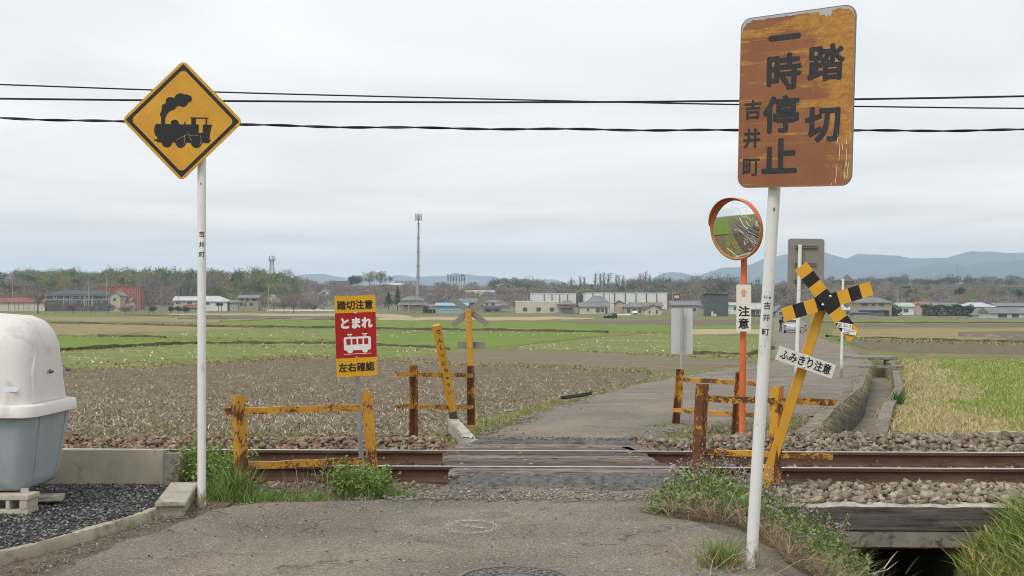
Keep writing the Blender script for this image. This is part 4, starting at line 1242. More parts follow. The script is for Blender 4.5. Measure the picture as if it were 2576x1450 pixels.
sticker(2125.5, 820, .112, .042, -10, [("20-2", .16, .0, .062, .022, .0, False), ("踏切", -.34, .2, .014, .014, .01, True), ("番号", -.34, -.22, .014, .014, .01, True)], "number_plate")
sticker(2136.5, 835.5, .110, .036, -10, [("0027 323 8073", .0, .2, .088, .011, .0, False), ("上信電鉄", -.18, -.24, .012, .012, .005, True)], "owner_plate")

# ---------------------------------------------------------------- cross seen from behind (far left side)
cf = P(1181, 784, 14.62)
foot = P(1190, 1075, 14.72)
t = thing("crossing_sign", "plain grey back of a cross on a yellow post behind the field barrier", "crossing sign", foot)
mb = MB(); mb.beam(foot, P(1178, 778, 14.60), .075, .05, up=(0, -1, 0)); mb.build("post", M_YELPOST, t, bevel=.005)
MF = frame(cf + Vector((0, .05, 0)))
for ang, z in ((R(-36), 0), (R(40), .01)):
    mb = MB(MF @ Matrix.Rotation(ang, 4, 'Z')); mb.prism([(-.275, -.036), (.275, -.036), (.275, .036), (-.275, .036)], z, z + .006)
    mb.build("cross_arm", M_ALUBACK, t)
mb = MB(frame(P(1186, 869, 14.70))); mb.prism([(-.172, -.043), (.172, -.043), (.172, .043), (-.172, .043)], 0, .005); mb.build("name_plate", M_ALUBACK, t)
for y in (795, 808, 866, 872): bolt(t, frame(P(1179 + (y - 795) * .05, y, 14.58)), 0, 0, 0, .008)
# leaning board with handwriting
p0, p1 = P(1143, 1062, 14.05), P(1097.5, 818, 13.75)
t = thing("warning_post", "leaning square yellow post with handwritten black letters behind the barrier", "post", p0)
ax_ = (p1 - p0).normalized()
mb = MB(); mb.beam(p0.lerp(p1, .115), p1, .085, .085, up=(.35, -1, 0)); mb.build("painted_shaft", M_YELPOST, t, bevel=.004)
mb = MB(); mb.beam(p0 - ax_ * .12, p0.lerp(p1, .113), .078, .078, up=(.35, -1, 0)); mb.build("bare_foot", M_DARKWOOD, t)
rt_ = Vector((1, .35, 0)).normalized()
rt_ = (rt_ - ax_ * rt_.dot(ax_)).normalized()
ML = frame(p0, rt_, ax_)
mb = MB(ML)
rr = random.Random(3)
Lp = (p1 - p0).length
for ch, yy, sz in (("で", 833, .062), ("ん", 854, .058), ("し", 871.5, .058), ("ゃ", 891, .042), ("に", 911, .058), ("ち", 929, .056), ("ゅ", 947, .042), ("う", 965, .056), ("い", 984, .058)):
    f = (1062 - yy) / (1062 - 818)
    text(mb, ch, rr.uniform(-.006, .006), f * Lp, sz * 1.05, sz * 1.05, .0445, .014, True, rr.uniform(-.12, .12))
mb.build("lettering", M_BLACK, t)
mb = MB(); mb.beam((-.375, 11.92, .005), (-.675, 13.75, .065), .135, .15); 
tag(mb.build("timber_baulk", M_PALEWOOD, bevel=.012), "bleached grey timber lying at the crossing's far left corner", "timber")

# ---------------------------------------------------------------- traffic mirror
mc = P(1850.5, 577, 13.02)
nrm = Vector((math.cos(R(221.5)), math.sin(R(221.5)), -.165)).normalized()
foot = P(1866.5, 1096, 13.2)
t = thing("traffic_mirror", "cracked round convex mirror with orange hood on orange pole", "traffic mirror", foot)
pt_ = P(1873, 560, 13.16)
mb = MB(); mb.tube([foot, foot.lerp(pt_, .5), pt_], .036, 16); mb.build("pole", M_ORANGE, t, smooth=40)
up_ = (Vector((0, 0, 1)) - nrm * nrm.z).normalized()
MM = frame(mc, up_.cross(nrm), up_)
Rm_, Rc = .318, 1.35
prof = [(Rm_ * k / 14, math.sqrt(Rc ** 2 - (Rm_ * k / 14) ** 2) - math.sqrt(Rc ** 2 - Rm_ ** 2)) for k in range(14, -1, -1)]
prof[-1] = (.0005, prof[-1][1])
mb = MB(MM); mb.lathe((0, 0, 0), prof, 48)
mm = bpy.data.materials.new("mirror"); mm.use_nodes = True
b = mm.node_tree.nodes["Principled BSDF"]; b.inputs["Metallic"].default_value = 1; b.inputs["Roughness"].default_value = .015; b.inputs["Base Color"].default_value = (.86, .88, .88, 1)
mb.build("mirror_face", mm, t, smooth=60)
mb = MB(MM); mb.lathe((0, 0, 0), [(.30, -.05), (.335, -.045), (.342, -.01), (.342, .012), (.328, .016), (.316, .004), (.30, -.02)], 48); mb.build("rim", M_ORANGERUST, t, smooth=50)
hd = MB(MM)
ns = 30
vs = []
for k in range(ns + 1):
    a = R(8 + 164 * k / ns)
    ext = .004 + .055 * math.sin(math.pi * k / ns) ** .55
    for rr_, zz in ((.344, -.012), (.352, .012 + ext), (.346, .012 + ext), (.339, -.012)):
        vs.append((rr_ * math.cos(a), rr_ * math.sin(a), zz))
hd.add(vs, [(i * 4 + k, i * 4 + (k + 1) % 4, i * 4 + 4 + (k + 1) % 4, i * 4 + 4 + k) for i in range(ns) for k in range(4)])
hd.build("hood", M_ORANGE, t, smooth=50)
ck = MB(MM)
def crack(pts, w):
    pts = [(x * .32, y * .32) for x, y in pts]
    for (x0, y0), (x1, y1) in zip(pts, pts[1:]):
        def zf_(x, y): return math.sqrt(max(Rc ** 2 - x * x - y * y, 0)) - math.sqrt(Rc ** 2 - Rm_ ** 2) + .0015
        ck.beam((x0, y0, zf_(x0, y0)), (x1, y1, zf_(x1, y1)), w, .001, up=(0, 0, 1))
crack([(.22, .72), (.32, .48), (.50, .38)], .006); crack([(.28, .40), (.42, .12), (.58, -.02)], .009); crack([(.50, .45), (.66, .33), (.72, .25)], .006)
crack([(.52, .28), (.62, .12), (.70, .05)], .005); crack([(.05, -.0), (.26, -.04), (.38, -.14)], .005); crack([(-.42, -.62), (-.2, -.78), (.02, -.96)], .007); crack([(.56, -.34), (.68, -.52), (.74, -.62)], .006)
rr = random.Random(11)
for k in range(26):
    a, r0 = rr.uniform(-1.0, .35), rr.uniform(.55, .9)
    x, y = r0 * math.cos(a), r0 * math.sin(a)
    crack([(x, y), (x + rr.uniform(-.09, .09), y + rr.uniform(-.12, .12))], rr.uniform(.0015, .004))
ck.build("crack", flat("shattered_glass", (.75, .76, .77), .3), t)
mb = MB(MM); mb.box((.02, .0, -.085), (.09, .2, .07)); mb.build("bracket", M_GALV, t)
MPl = frame(P(1871, 775.5, 13.10), (1, 0, 0), (0, 0, 1))
mb = MB(MPl); mb.prism(rrect(.161, .515, .014, 4), -.003, .003); pl = mb.build("caution_plate", mat("cream_plastic_plate", (.70, .68, .60), .5, var=.03, bstr=.02), t)
mb = MB(MPl); text(mb, "注", .002, -.035, .128, .118, .004, .03); text(mb, "意", -.002, -.17, .125, .118, .004, .03); mb.build("lettering", M_BLACK, pl)
mb = MB(MPl); yo = .166
face(mb, [(0, yo + .045), (.047, yo - .003), (-.047, yo - .003)], .004); face(mb, [(-.019, yo - .002), (.019, yo - .002), (.019, yo - .042), (-.019, yo - .042)], .0041)
mb.build("arrow", flat("faded_orange_print", (.66, .30, .16), .6), pl)

# ---------------------------------------------------------------- signs seen from behind along the far lane
def sheet_back(name, label, Y, foot, top, poly, cxy, bars, pole_w, m, poleM, pr, rot=0.0, cat="road sign"):
    t = thing(name, label, cat, P(foot[0], foot[1], Y))
    mb = MB(); mb.tube([P(foot[0], foot[1] + 8, Y), P(top[0], top[1], Y)], pr, 14); mb.build("pole", poleM, t, smooth=40)
    c = P(cxy[0], cxy[1], Y + pr + .05)
    M_ = frame(c, (math.cos(rot), 0, math.sin(rot)), (-math.sin(rot), 0, math.cos(rot)))
    mb = MB(M_); mb.prism(poly, -.004, 0); bo = mb.build("sign_board", m, t)
    for x0, x1, y in bars:
        mb = MB(M_)
        k = Y / F
        a, b_ = (x0 - cxy[0]) * k, (x1 - cxy[0]) * k; yy = (cxy[1] - y) * k
        mb.box(((a + b_) / 2, yy + .018, .02), (b_ - a, .012, .03)); mb.box(((a + b_) / 2, yy - .018, .02), (b_ - a, .012, .03)); mb.box(((a + b_) / 2, yy, .008), (b_ - a, .024, .01))
        mb.build("channel_bar", M_ALUBACK, bo)
sheet_back("road_sign_back", "large grey back of a rounded board on white pole behind the striped cross", 21.0, (2001.5, 1003), (2013, 616), rrect(.645, .90, .05, 6), (2027.5, 665), [(1999.5, 2055.7, 621.4), (1999, 2054, 665), (1997, 2052, 707)], 0, M_ALUBACK, M_WHITEPAINT, .034, R(-.8))
sheet_back("road_sign_back", "small grey diamond back on thin white pole beside the far lane", 28.9, (2116, 951), (2121, 702), [((x - y) * .70711, (x + y) * .70711) for x, y in rrect(.60, .60, .03, 5)], (2131, 733), [(2113, 2149, 709)], 0, M_ALUBACK, M_WHITEPAINT, .032)
sheet_back("road_sign_back", "plain pale grey back of a plate on grey pole by the slanting barrier", 15.6, (1712, 1062), (1716.5, 775), rrect(.281, .598, .012, 3), (1715.5, 833.5), [], 0, M_PALEBACK, M_GALV, .023)

# ---------------------------------------------------------------- rubbish bin on blocks
def loft(mb, cx, cy, secs, n=7):
    rings = [[(cx + x, cy + y, z) for x, y in rrect(w, d, r, n)] for w, d, r, z in secs]
    k = len(rings[0]); b0 = [p for rg in rings for p in rg]
    fs = [(i * k + j, i * k + (j + 1) % k, (i + 1) * k + (j + 1) % k, (i + 1) * k + j) for i in range(len(rings) - 1) for j in range(k)]
    fs += [tuple(reversed(range(k))), tuple(range((len(rings) - 1) * k, len(rings) * k))]
    mb.add(b0, fs)
bx_, by_ = -4.125, 8.44
t = thing("rubbish_bin", "large plastic rubbish bin with white domed lid and blue grey base", "rubbish bin", (bx_, by_, .16))
M_LID = mat("dirty_white_plastic", (.68, .645, .61), .5, var=.05, scale=2, dirt=(.50, .46, .43), dirt_at=.60, bstr=.04)
M_TUB = mat("blue_grey_plastic", (.315, .365, .375), .5, var=.09, scale=3, c2=(.36, .405, .41), dirt=(.25, .295, .295), dirt_at=.62, bstr=.06, stretch=(1, 1, .5))
mb = MB(); loft(mb, bx_, by_, [(1.56, .62, .06, .165), (1.60, .68, .09, .185), (1.62, .72, .10, .235), (1.68, .78, .10, .44), (1.74, .83, .09, .68)])
tub = mb.build("tub", M_TUB, t, smooth=50)
for ya_, yb_0 in ((-.17, -.20), (.24, .28)):
    rb = MB(); rb.beam((bx_ + .8105, by_ + ya_, .235), (bx_ + .869, by_ + yb_0, .67), .045, .014, up=(1, 0, 0)); rb.build("rib", M_TUB, tub, bevel=.004)
mb = MB(); loft(mb, bx_, by_, [(1.80, .90, .10, .67), (1.82, .92, .11, .675), (1.815, .915, .11, .745), (1.80, .90, .10, .752), (1.70, .84, .12, .758), (1.692, .80, .15, .90), (1.68, .77, .17, 1.05), (1.665, .745, .18, 1.17), (1.62, .68, .18, 1.25), (1.53, .59, .18, 1.32), (1.38, .46, .16, 1.36), (1.0, .24, .1, 1.376)])
lid = mb.build("lid", M_LID, t, smooth=45)
mb = MB()
arch = [(-.30, .76), (.27, .76), (.27, .98), (.24, 1.07), (.17, 1.14), (.06, 1.175), (-.06, 1.175), (-.17, 1.14), (-.25, 1.06), (-.29, .96)]
na = len(arch)
xo = bx_ + .845
def xa(z): return bx_ + np.interp(z, [.758, .90, 1.05, 1.17, 1.26], [.85, .846, .84, .825, .79])
mb.add([(xa(z) + .006, by_ + y * .95, z) for y, z in arch] + [(xa(z) - .03, by_ + y * 1.06, z + (.02 if z > .8 else 0)) for y, z in arch], [tuple(range(na))] + [(i, na + i, na + (i + 1) % na, (i + 1) % na) for i in range(na)])
mb.build("end_panel", M_LID, lid, smooth=40)
for yk in (-.02, .30):
    mb = MB(); mb.lathe((bx_ + .858, by_ + yk, .965), [(.014, 0), (.016, .008), (.012, .02), (.008, .03), (.002, .032)], 12, axis=(1, 0, 0)); mb.build("hinge_bolt", flat("dark_grey_bolt", (.16, .16, .17), .4, .5), lid, smooth=40)
mb = MB(frame((-3.50, by_ - .407, .865))); face(mb, rrect(.34, .035, .017, 5, 0, 0), 0); mb.build("sticker", flat("bluish_white_sticker", (.72, .74, .80), .4), lid)
mb = MB(); mb.beam((-3.30, 8.10, .05), (-3.33, 8.14, .18), .05, .03); mb.build("foot", M_GALV, t)
# hollow concrete block and board under it
mb = MB()
x0, x1, y0, y1, z0, z1 = -3.64, -3.24, 8.0, 8.19, .025, .155
mb.box(((x0 + x1) / 2, (y0 + y1) / 2, z1 - .017), (x1 - x0, y1 - y0, .034)); mb.box(((x0 + x1) / 2, (y0 + y1) / 2, z0 + .017), (x1 - x0 - .02, y1 - y0, .034))
for xx, w_ in ((x0 + .02, .04), (x0 + .145, .03), (x1 - .145, .03), (x1 - .04, .055)): mb.box((xx, (y0 + y1) / 2, (z0 + z1) / 2), (w_, y1 - y0 - .004, z1 - z0 - .068))
tag(mb.build("concrete_block", M_BLOCK, bevel=.005), "hollow concrete block propping up the front of the rubbish bin", "concrete block")
mb = MB(); mb.box((-3.36, 8.40, .075), (.38, .16, .035), rz=.25)
tag(mb.build("wooden_board", M_PALEWOOD, bevel=.003), "short pale board on the gravel under the rubbish bin", "board")

# ---------------------------------------------------------------- low concrete work
t = thing("concrete_wall", "low stained concrete wall between gravel lot and track", "wall", (-4, 9.42, 0))
mb = MB(); mb.box((-5.2, 9.45, .095), (4.9, .07, .395)); mb.build("wall_panel", M_CONC, t, bevel=.006)
mb = MB(); mb.box((-2.66, 9.40, .07), (.15, .14, .40)); mb.build("end_post", M_CONCDARK, t, bevel=.01)
t = thing("concrete_gutter_block", "upturned concrete gutter piece with slab top beside the white pole", "concrete block", (-2.48, 8.5, 0))
mb = MB(); mb.box((-2.389, 8.53, .086), (.205, .97, .028), rz=.17); mb.build("slab", mat("mossy_slab", (.36, .33, .27), .9, var=.2, scale=6, dirt=(.18, .15, .11), dirt_at=.6, bs=60, bstr=.5), t, bevel=.005)
mb = MB(); mb.box((-2.391, 8.54, .022), (.165, .93, .100), rz=.17); mb.build("gutter_body", M_CONC, t, bevel=.006)
kp = [(-2.40, 8.16), (-2.46, 7.85), (-2.55, 7.5), (-2.68, 7.05), (-2.85, 6.6), (-3.17, 5.8), (-3.72, 4.7)]
rr = random.Random(9)
ts_ = np.linspace(0, 6, 90); kx = np.interp(ts_, range(7), [p[0] for p in kp]); ky = np.interp(ts_, range(7), [p[1] for p in kp])
kerb = MB(); ring = []
for i, (x, y) in enumerate(zip(kx, ky)):
    a = .004 * math.sin(i * .23) + rr.uniform(-.0025, .0025); b_ = .004 * math.sin(i * .31 + 1) + rr.uniform(-.003, .003); gap = .008 if i % 29 == 11 else 0
    ring += [(x + .035 + a, y, -.04), (x + .03 + b_ - gap, y, .035 + a), (x + .018 + a, y, .058 + b_ - gap), (x - .016 + b_, y, .060 + a - gap), (x - .034, y, .045 + b_), (x - .036, y, -.04)]
kerb.add(ring, [(i * 6 + k, (i + 1) * 6 + k, (i + 1) * 6 + (k + 1) % 6, i * 6 + (k + 1) % 6) for i in range(89) for k in range(6)] + [tuple(range(6)), tuple(reversed(range(89 * 6, 90 * 6)))])
tag(kerb.build("kerb", M_CONCPALE, smooth=50), "low mossy concrete kerb around the gravel lot", "kerb")
mb = MB(); mb.beam((5.2, 13.05, .02), (6.6, 13.0, .02), .12, .1)
tag(mb.build("concrete_curb", M_CONC, bevel=.01), "grey concrete edging behind the ballast at the right", "kerb")
# ditch beside the far lane: walls and bed swept along the lane
t = thing("drainage_ditch", "open concrete drainage ditch along the right edge of the far lane", "ditch", (5.5, 20, -.8))
dy_ = list(np.arange(13.0, 46, .5))
def sweep(name, off, m):
    mb = MB()
    n = len(off(13.0))
    vs = []
    for y in dy_:
        xd = float(ip(y, DITCH))
        vs += [(xd + a, y, z) for a, z in off(y)]
    mb.add(vs, [(i * n + k, i * n + (k + 1) % n, i * n + n + (k + 1) % n, i * n + n + k) for i in range(len(dy_) - 1) for k in range(n)] + [tuple(reversed(range(n))), tuple(range((len(dy_) - 1) * n, len(dy_) * n))])
    return mb.build(name, m, t)
zr1 = lambda y: float(ip(y, ROAD_Z)) + .005
zr2_ = lambda y: max(float(ip(y, RIGHTZ)), float(ip(y, PLAIN))) + .02
zfl = lambda y: float(ip(y, [(13, -.80), (22, -.86), (41, -1.15), (46, -1.2)])) + .06
M_DW = mat("ditch_wall_concrete", (.19, .16, .12), .92, var=.4, scale=2.2, c2=(.27, .235, .185), dirt=(.11, .085, .055), dirt_at=.55, bs=30, bstr=.6, stretch=(1, 1, .5))
sweep("wall", lambda y: [(-.2, zfl(y) - .3), (-.2, zr1(y)), (-.0, zr1(y)), (.04, zfl(y) - .3)], M_DW)
sweep("wall", lambda y: [(.66, zfl(y) - .3), (.68, zr2_(y)), (.86, zr2_(y)), (.88, zfl(y) - .3)], M_DW)
sweep("bed", lambda y: [(-.05, zfl(y) - .2), (-.05, zfl(y)), (.72, zfl(y)), (.72, zfl(y) - .2)], mat("ditch_bed_silt", (.20, .18, .15), .95, var=.25, scale=1.5, c2=(.28, .25, .205), dirt=(.30, .25, .17), dirt_at=.6, bs=20, bstr=.6))
for y, lab in ((35.5, "thin dark slab bridging the ditch beyond the diamond sign"),):
    xd = float(ip(y, DITCH)); mb = MB(); mb.box((xd + .35, y, zr1(y) + .03), (1.25, .35, .07)); tag(mb.build("bridge_slab", M_CONCDARK, bevel=.008), lab, "slab")
xd = float(ip(44, DITCH)); mb = MB(); mb.box((xd + .4, 45, zr1(45) + .02), (1.6, 1.6, .1)); tag(mb.build("bridge_slab", M_CONCDARK, bevel=.01), "wide concrete slab over the ditch at the lane's bend", "slab")
# manhole, chalk ring, pipe
t = thing("manhole_cover", "round iron manhole cover at the bottom edge of the lane", "manhole cover", (0.01, 6.1, .02))
M_IRON = mat("worn_cast_iron", (.16, .15, .14), .65, .3, var=.3, scale=20, bstr=.3)
mb = MB(); mb.lathe((.01, 6.1, .006), [(.30, 0), (.31, .014), (.30, .024), (.272, .024), (.27, .012)], 48); mb.build("ring", M_IRON, t, smooth=40)
mb = MB(); mb.lathe((.01, 6.1, .0), [(.268, 0), (.268, .022), (.001, .022)], 48)
for k in range(24):
    for rr_ in (.24, .19, .14):
        a = 2 * math.pi * k / 24 + rr_ * 4
        mb.box((.01 + rr_ * math.cos(a), 6.1 + rr_ * math.sin(a), .025), (.026, .02, .008), rz=a)
mb.build("lid", M_IRON, t)
rr = random.Random(21); ch = MB()
for k in range(560):
    a = rr.uniform(0, 2 * math.pi); w = rr.gauss(0, .02)
    ex, ey = .162 + w, .215 + w
    x, y = (1187 - CX) / F * 7.58 + ex * math.cos(a), 7.58 + ey * math.sin(a)
    s_ = rr.uniform(.0015, .005)
    ch.add([(x + s_ * math.cos(j * 1.57 + a) * rr.uniform(.6, 1.2), y + s_ * math.sin(j * 1.57 + a) * rr.uniform(.6, 1.2), .0245) for j in range(4)], [(0, 1, 2, 3)])
for k in range(150):
    u = rr.random(); x = -.30 + .14 * u + rr.gauss(0, .008); y = 7.62 - .10 * u + rr.gauss(0, .012)
    if rr.random() < .4: x, y = -.37 + .20 * rr.random(), 7.80 - .012 + rr.gauss(0, .008)
    s_ = rr.uniform(.002, .005)
    ch.add([(x + s_ * math.cos(j * 1.57), y + s_ * math.sin(j * 1.57), .0245) for j in range(4)], [(0, 1, 2, 3)])
tag(ch.build("chalk_ring", flat("chalk_dust", (.62, .62, .60), .9), base=(-.25, 7.58, .02)), "faint white chalk ring drawn on the near lane", "chalk mark", kind="structure")
mb = MB(); mb.tube([P(1411, 1001, 20.3), P(1450, 996, 20.35), P(1487, 990, 20.5)], .028, 8); mb.tube([P(1425, 1001, 20.2), P(1478, 994, 20.3)], .02, 8)
tag(mb.build("drain_pipe", M_TYRE, smooth=40), "short black plastic pipe lying at the field edge by the lane", "pipe")
# overhead cables
def cable(pts, Y, r, label, wavy=0.0, strands=1):
    xs = np.linspace(-1600, 4200, 260)
    yy = ip(xs, pts)
    # smooth the polyline
    k = np.ones(25) / 25
    yy = np.convolve(np.pad(yy, 12, mode='edge'), k, 'valid')
    mb = MB()
    for s_ in range(strands):
        ph = s_ * math.pi
        mb.tube([P(x, y + wavy * math.sin(x * .0331 + ph) * (.6 if strands > 1 else 1) + 1.2 * math.sin(x * .0165) * (1 if wavy else 0), Y + .02 * s_) for x, y in zip(xs, yy)], r, 6)
    tag(mb.build("overhead_cable", flat("black_cable", (.015, .015, .017), .6), smooth=60), label, "cable", "black cables strung above the field")
cable([(-1600, 158), (0, 213), (550, 233), (1400, 254), (1850, 264), (2150, 268), (2576, 274), (4200, 275)], 20, .013, "thin upper cable, highest at the left edge and crossing another to the right")
cable([(-1600, 225), (0, 249), (600, 255), (1000, 257.5), (1300, 258), (1600, 257), (1880, 254), (2150, 250.5), (2576, 243), (4200, 205)], 20, .018, "middle cable, a thick one rising towards the right edge")
cable([(-1600, 225), (0, 298), (300, 307), (620, 315), (900, 321), (1300, 325), (1850, 329), (2150, 330), (2576, 328), (4200, 300)], 20, .013, "lowest cable, a twisted wavy one", 3.0, 2)

# ---------------------------------------------------------------- plants: arrays of blades and leaves
class Plant:
    def __init__(s): s.v, s.f, s.c, s.n = [], [], [], 0
    def blades(s, base, h, w, dirv, bend, col):
        """base (n,3); dirv (n,3) growing direction; tapering two-step blade that bends over sideways"""
        n = len(base)
        if n == 0: return s
        h = np.broadcast_to(h, (n,))[:, None]; w = np.broadcast_to(w, (n,))[:, None]
        d = dirv / np.linalg.norm(dirv, axis=1)[:, None]
        a = RNG.uniform(0, 2 * np.pi, n)
        side = np.stack([np.cos(a), np.sin(a), np.zeros(n)], -1)
        hz_ = d * [1, 1, 0] + 1e-4 * side
        hz_ /= np.linalg.norm(hz_, axis=1)[:, None]
        mid = base + d * h * .55
        tip = mid + (d * .45 + hz_ * np.broadcast_to(bend, (n,))[:, None] * .5 - np.array([0, 0, 1]) * np.broadcast_to(bend, (n,))[:, None] * .18) * h
        v = np.stack([base - side * w * .5, base + side * w * .5, mid - side * w * .42, mid + side * w * .42, tip], 1)
        f = np.array([[0, 1, 3], [0, 3, 2], [2, 3, 4]])
        s.v.append(v.reshape(-1, 3)); s.f.append((f[None] + (np.arange(n) * 5)[:, None, None] + s.n).reshape(-1, 3))
        s.c.append(np.repeat(col, 5, 0)); s.n += 5 * n
        return s
    def leaves(s, ctr, size, col, asp=1.7, nrm=None, flatness=.0):
        n = len(ctr)
        if n == 0: return s
        size = np.broadcast_to(size, (n,))[:, None]
        if nrm is None:
            nrm = RNG.normal(size=(n, 3)); nrm[:, 2] = np.abs(nrm[:, 2]) + flatness
        nrm = nrm / np.linalg.norm(nrm, axis=1)[:, None]
        t = RNG.normal(size=(n, 3)); t -= nrm * (t * nrm).sum(1)[:, None]; t /= np.linalg.norm(t, axis=1)[:, None]
        b = np.cross(nrm, t)
        v = np.stack([ctr - t * size * .5, ctr + b * size * .5 / asp + t * size * .05, ctr + t * size * .5, ctr - b * size * .5 / asp + t * size * .05], 1)
        f = np.array([[0, 1, 2], [0, 2, 3]])
        s.v.append(v.reshape(-1, 3)); s.f.append((f[None] + (np.arange(n) * 4)[:, None, None] + s.n).reshape(-1, 3))
        s.c.append(np.repeat(col, 4, 0)); s.n += 4 * n
        return s
    def build(s, name, m, parent=None, base=(0, 0, 0)):
        return np_mesh(name, np.concatenate(s.v), np.concatenate(s.f), 3, m, parent, base, np.concatenate(s.c))
def cols(n, pal, jit=.25):
    pal = np.array(pal)
    c = pal[RNG.integers(0, len(pal), n)]
    return c * RNG.uniform(1 - jit, 1 + jit, (n, 1)) * RNG.uniform(.92, 1.08, (n, 3))
GREEN = [(.14, .24, .04), (.18, .30, .05), (.23, .34, .08), (.11, .19, .04)]
LUSH = [(.15, .245, .05), (.21, .32, .075), (.28, .38, .11), (.12, .19, .045)]
DRY = [(.42, .32, .17), (.50, .40, .24), (.34, .25, .13), (.28, .20, .11)]
MIXED = GREEN + [(.40, .34, .16), (.46, .39, .21)]
def updir(n, spread):
    d = RNG.normal(size=(n, 3)) * spread
    d[:, 2] = 1
    return d
def tuft(pl, cx, cy, rx, ry, n, h0, h1, pal, spread=.3, w=.007, bend=.8, z=None, jit=.25):
    x = cx + RNG.normal(0, rx * .5, n); y = cy + RNG.normal(0, ry * .5, n)
    zz = tz(x, y) if z is None else np.full(n, z)
    zz = np.maximum(zz, -.5)
    h = RNG.uniform(h0, h1, n) * np.exp(-.5 * (((x - cx) / max(rx, .01)) ** 2 + ((y - cy) / max(ry, .01)) ** 2) * .5)
    pl.blades(np.stack([x, y, zz - .01], -1), h, RNG.uniform(w * .6, w * 1.3, n), updir(n, spread), RNG.uniform(.1, bend, n), cols(n, pal, jit))
def herb(pl, x, y, z, h, nleaf, size, pal, spread=.25, stemcol=(.12, .14, .05), flower=0.0, fpal=None, leafy=.25):
    """leafy stems: arrays of stem foot positions"""
    n = len(x)
    d = updir(n, spread); d /= np.linalg.norm(d, axis=1)[:, None]
    foot = np.stack([x, y, z], -1)
    pl.blades(foot, h, .004, d, RNG.uniform(0, .3, n), cols(n, [stemcol], .2))
    k = np.repeat(np.arange(n), nleaf)
    t = RNG.uniform(leafy, 1.0, len(k))
    c = foot[k] + d[k] * (h[k] * t)[:, None] + RNG.normal(0, 1, (len(k), 3)) * (.45 * size * np.array([1.2, 1.2, .6]))
    pl.leaves(c, RNG.uniform(size * .6, size * 1.3, len(k)), cols(len(k), pal, .3), 1.6, None, .5)
    if flower:
        m_ = RNG.random(n) < flower
        kk = np.repeat(np.nonzero(m_)[0], 5)
        c = foot[kk] + d[kk] * (h[kk] * RNG.uniform(.86, 1.08, len(kk)))[:, None] + RNG.normal(0, .011, (len(kk), 3))
        pl.leaves(c, RNG.uniform(.012, .022, len(kk)), cols(len(kk), fpal, .25), 1.5)
def spread_poly(poly, n):
    xs = [p[0] for p in poly]; ys = [p[1] for p in poly]
    X, Y = RNG.uniform(min(xs), max(xs), n * 4), RNG.uniform(min(ys), max(ys), n * 4)
    ins = np.zeros(len(X), bool); j = len(poly) - 1
    for i in range(len(poly)):
        xi, yi = poly[i]; xj, yj = poly[j]
        ins ^= ((yi > Y) != (yj > Y)) & (X < (xj - xi) * (Y - yi) / (yj - yi + 1e-12) + xi)
        j = i
    return X[ins][:n], Y[ins][:n]

# ---- weeds near the crossing, each clump a thing
def clump(name, label, cat, build, base, m=None):
    pl = Plant(); build(pl)
    return tag(pl.build(name, m or LEAF, base=base), label, cat)
GW = "weed"
def b_(pl):
    x, y = spread_poly([(-2.78, 9.5), (-2.5, 9.25), (-2.2, 9.3), (-2.15, 9.8), (-2.6, 9.9), (-3.1, 9.75), (-3.3, 9.6)], 420)
    n = len(x); herb(pl, x, y, np.full(n, -.04), RNG.uniform(.16, .40, n) * (1 - .35 * (x < -2.75)), 16, .032, LUSH, .25)
    tuft(pl, -2.42, 9.35, .2, .2, 260, .15, .36, LUSH, .25, .006)
clump("weed_clump", "leafy green weeds growing over the end of the low concrete wall", GW, b_, (-2.5, 9.5, 0))
def b_(pl):
    tuft(pl, -2.08, 9.0, .16, .14, 520, .18, .44, LUSH + [(.22, .34, .08)], .28, .007)
    tuft(pl, -2.18, 8.85, .2, .12, 300, .08, .22, LUSH, .4, .006)
clump("grass_clump", "tall fresh grass tuft just right of the left white pole", "grass", b_, (-2.1, 9, 0))
def b_(pl):
    for cx, cy, n, h in ((-1.75, 9.0, 130, .13), (-1.55, 9.12, 170, .18), (-1.33, 9.15, 150, .17), (-1.9, 8.85, 160, .12), (-1.5, 8.95, 150, .10), (-1.2, 9.05, 120, .14)):
        tuft(pl, cx, cy, .2, .12, int(n * 2.2), h * .5, h * 1.4, LUSH, .5, .006)
    tuft(pl, -1.5, 8.9, .35, .06, 160, .04, .09, LUSH + DRY, .7, .006)
clump("grass_clump", "low straggling grass between the posts of the left barrier", "grass", b_, (-1.55, 9, 0))
def b_(pl):
    x, y = spread_poly([(-1.42, 9.3), (-1.3, 9.0), (-1.0, 8.88), (-.9, 9.05), (-1.05, 9.45), (-1.3, 9.5)], 260)
    n = len(x); herb(pl, x, y, np.full(n, -.03), RNG.uniform(.12, .30, n), 16, .026, LUSH, .35)
    tuft(pl, -1.05, 8.95, .16, .12, 200, .1, .22, LUSH, .5, .006, 1.2)
    tuft(pl, -.86, 8.95, .14, .09, 420, .08, .19, LUSH + [(.20, .33, .06)], .6, .005)
    tuft(pl, -.68, 8.85, .12, .06, 120, .04, .09, LUSH, .8, .006)
clump("weed_clump", "bushy bright weeds around the red sign's post foot", GW, b_, (-1.05, 9.1, 0))
def b_(pl):
    n = 26; x = RNG.uniform(-1.75, -1.1, n); y = RNG.uniform(8.95, 9.2, n)
    pl.blades(np.stack([x, y, np.full(n, -.02)], -1), RNG.uniform(.15, .42, n), .005, updir(n, .35), RNG.uniform(0, .4, n), cols(n, [(.20, .13, .09), (.30, .22, .15)]))
clump("dry_stalks", "thin dead stalks sticking up in front of the left barrier", "dry stalks", b_, (-1.5, 9, 0), TWIG)
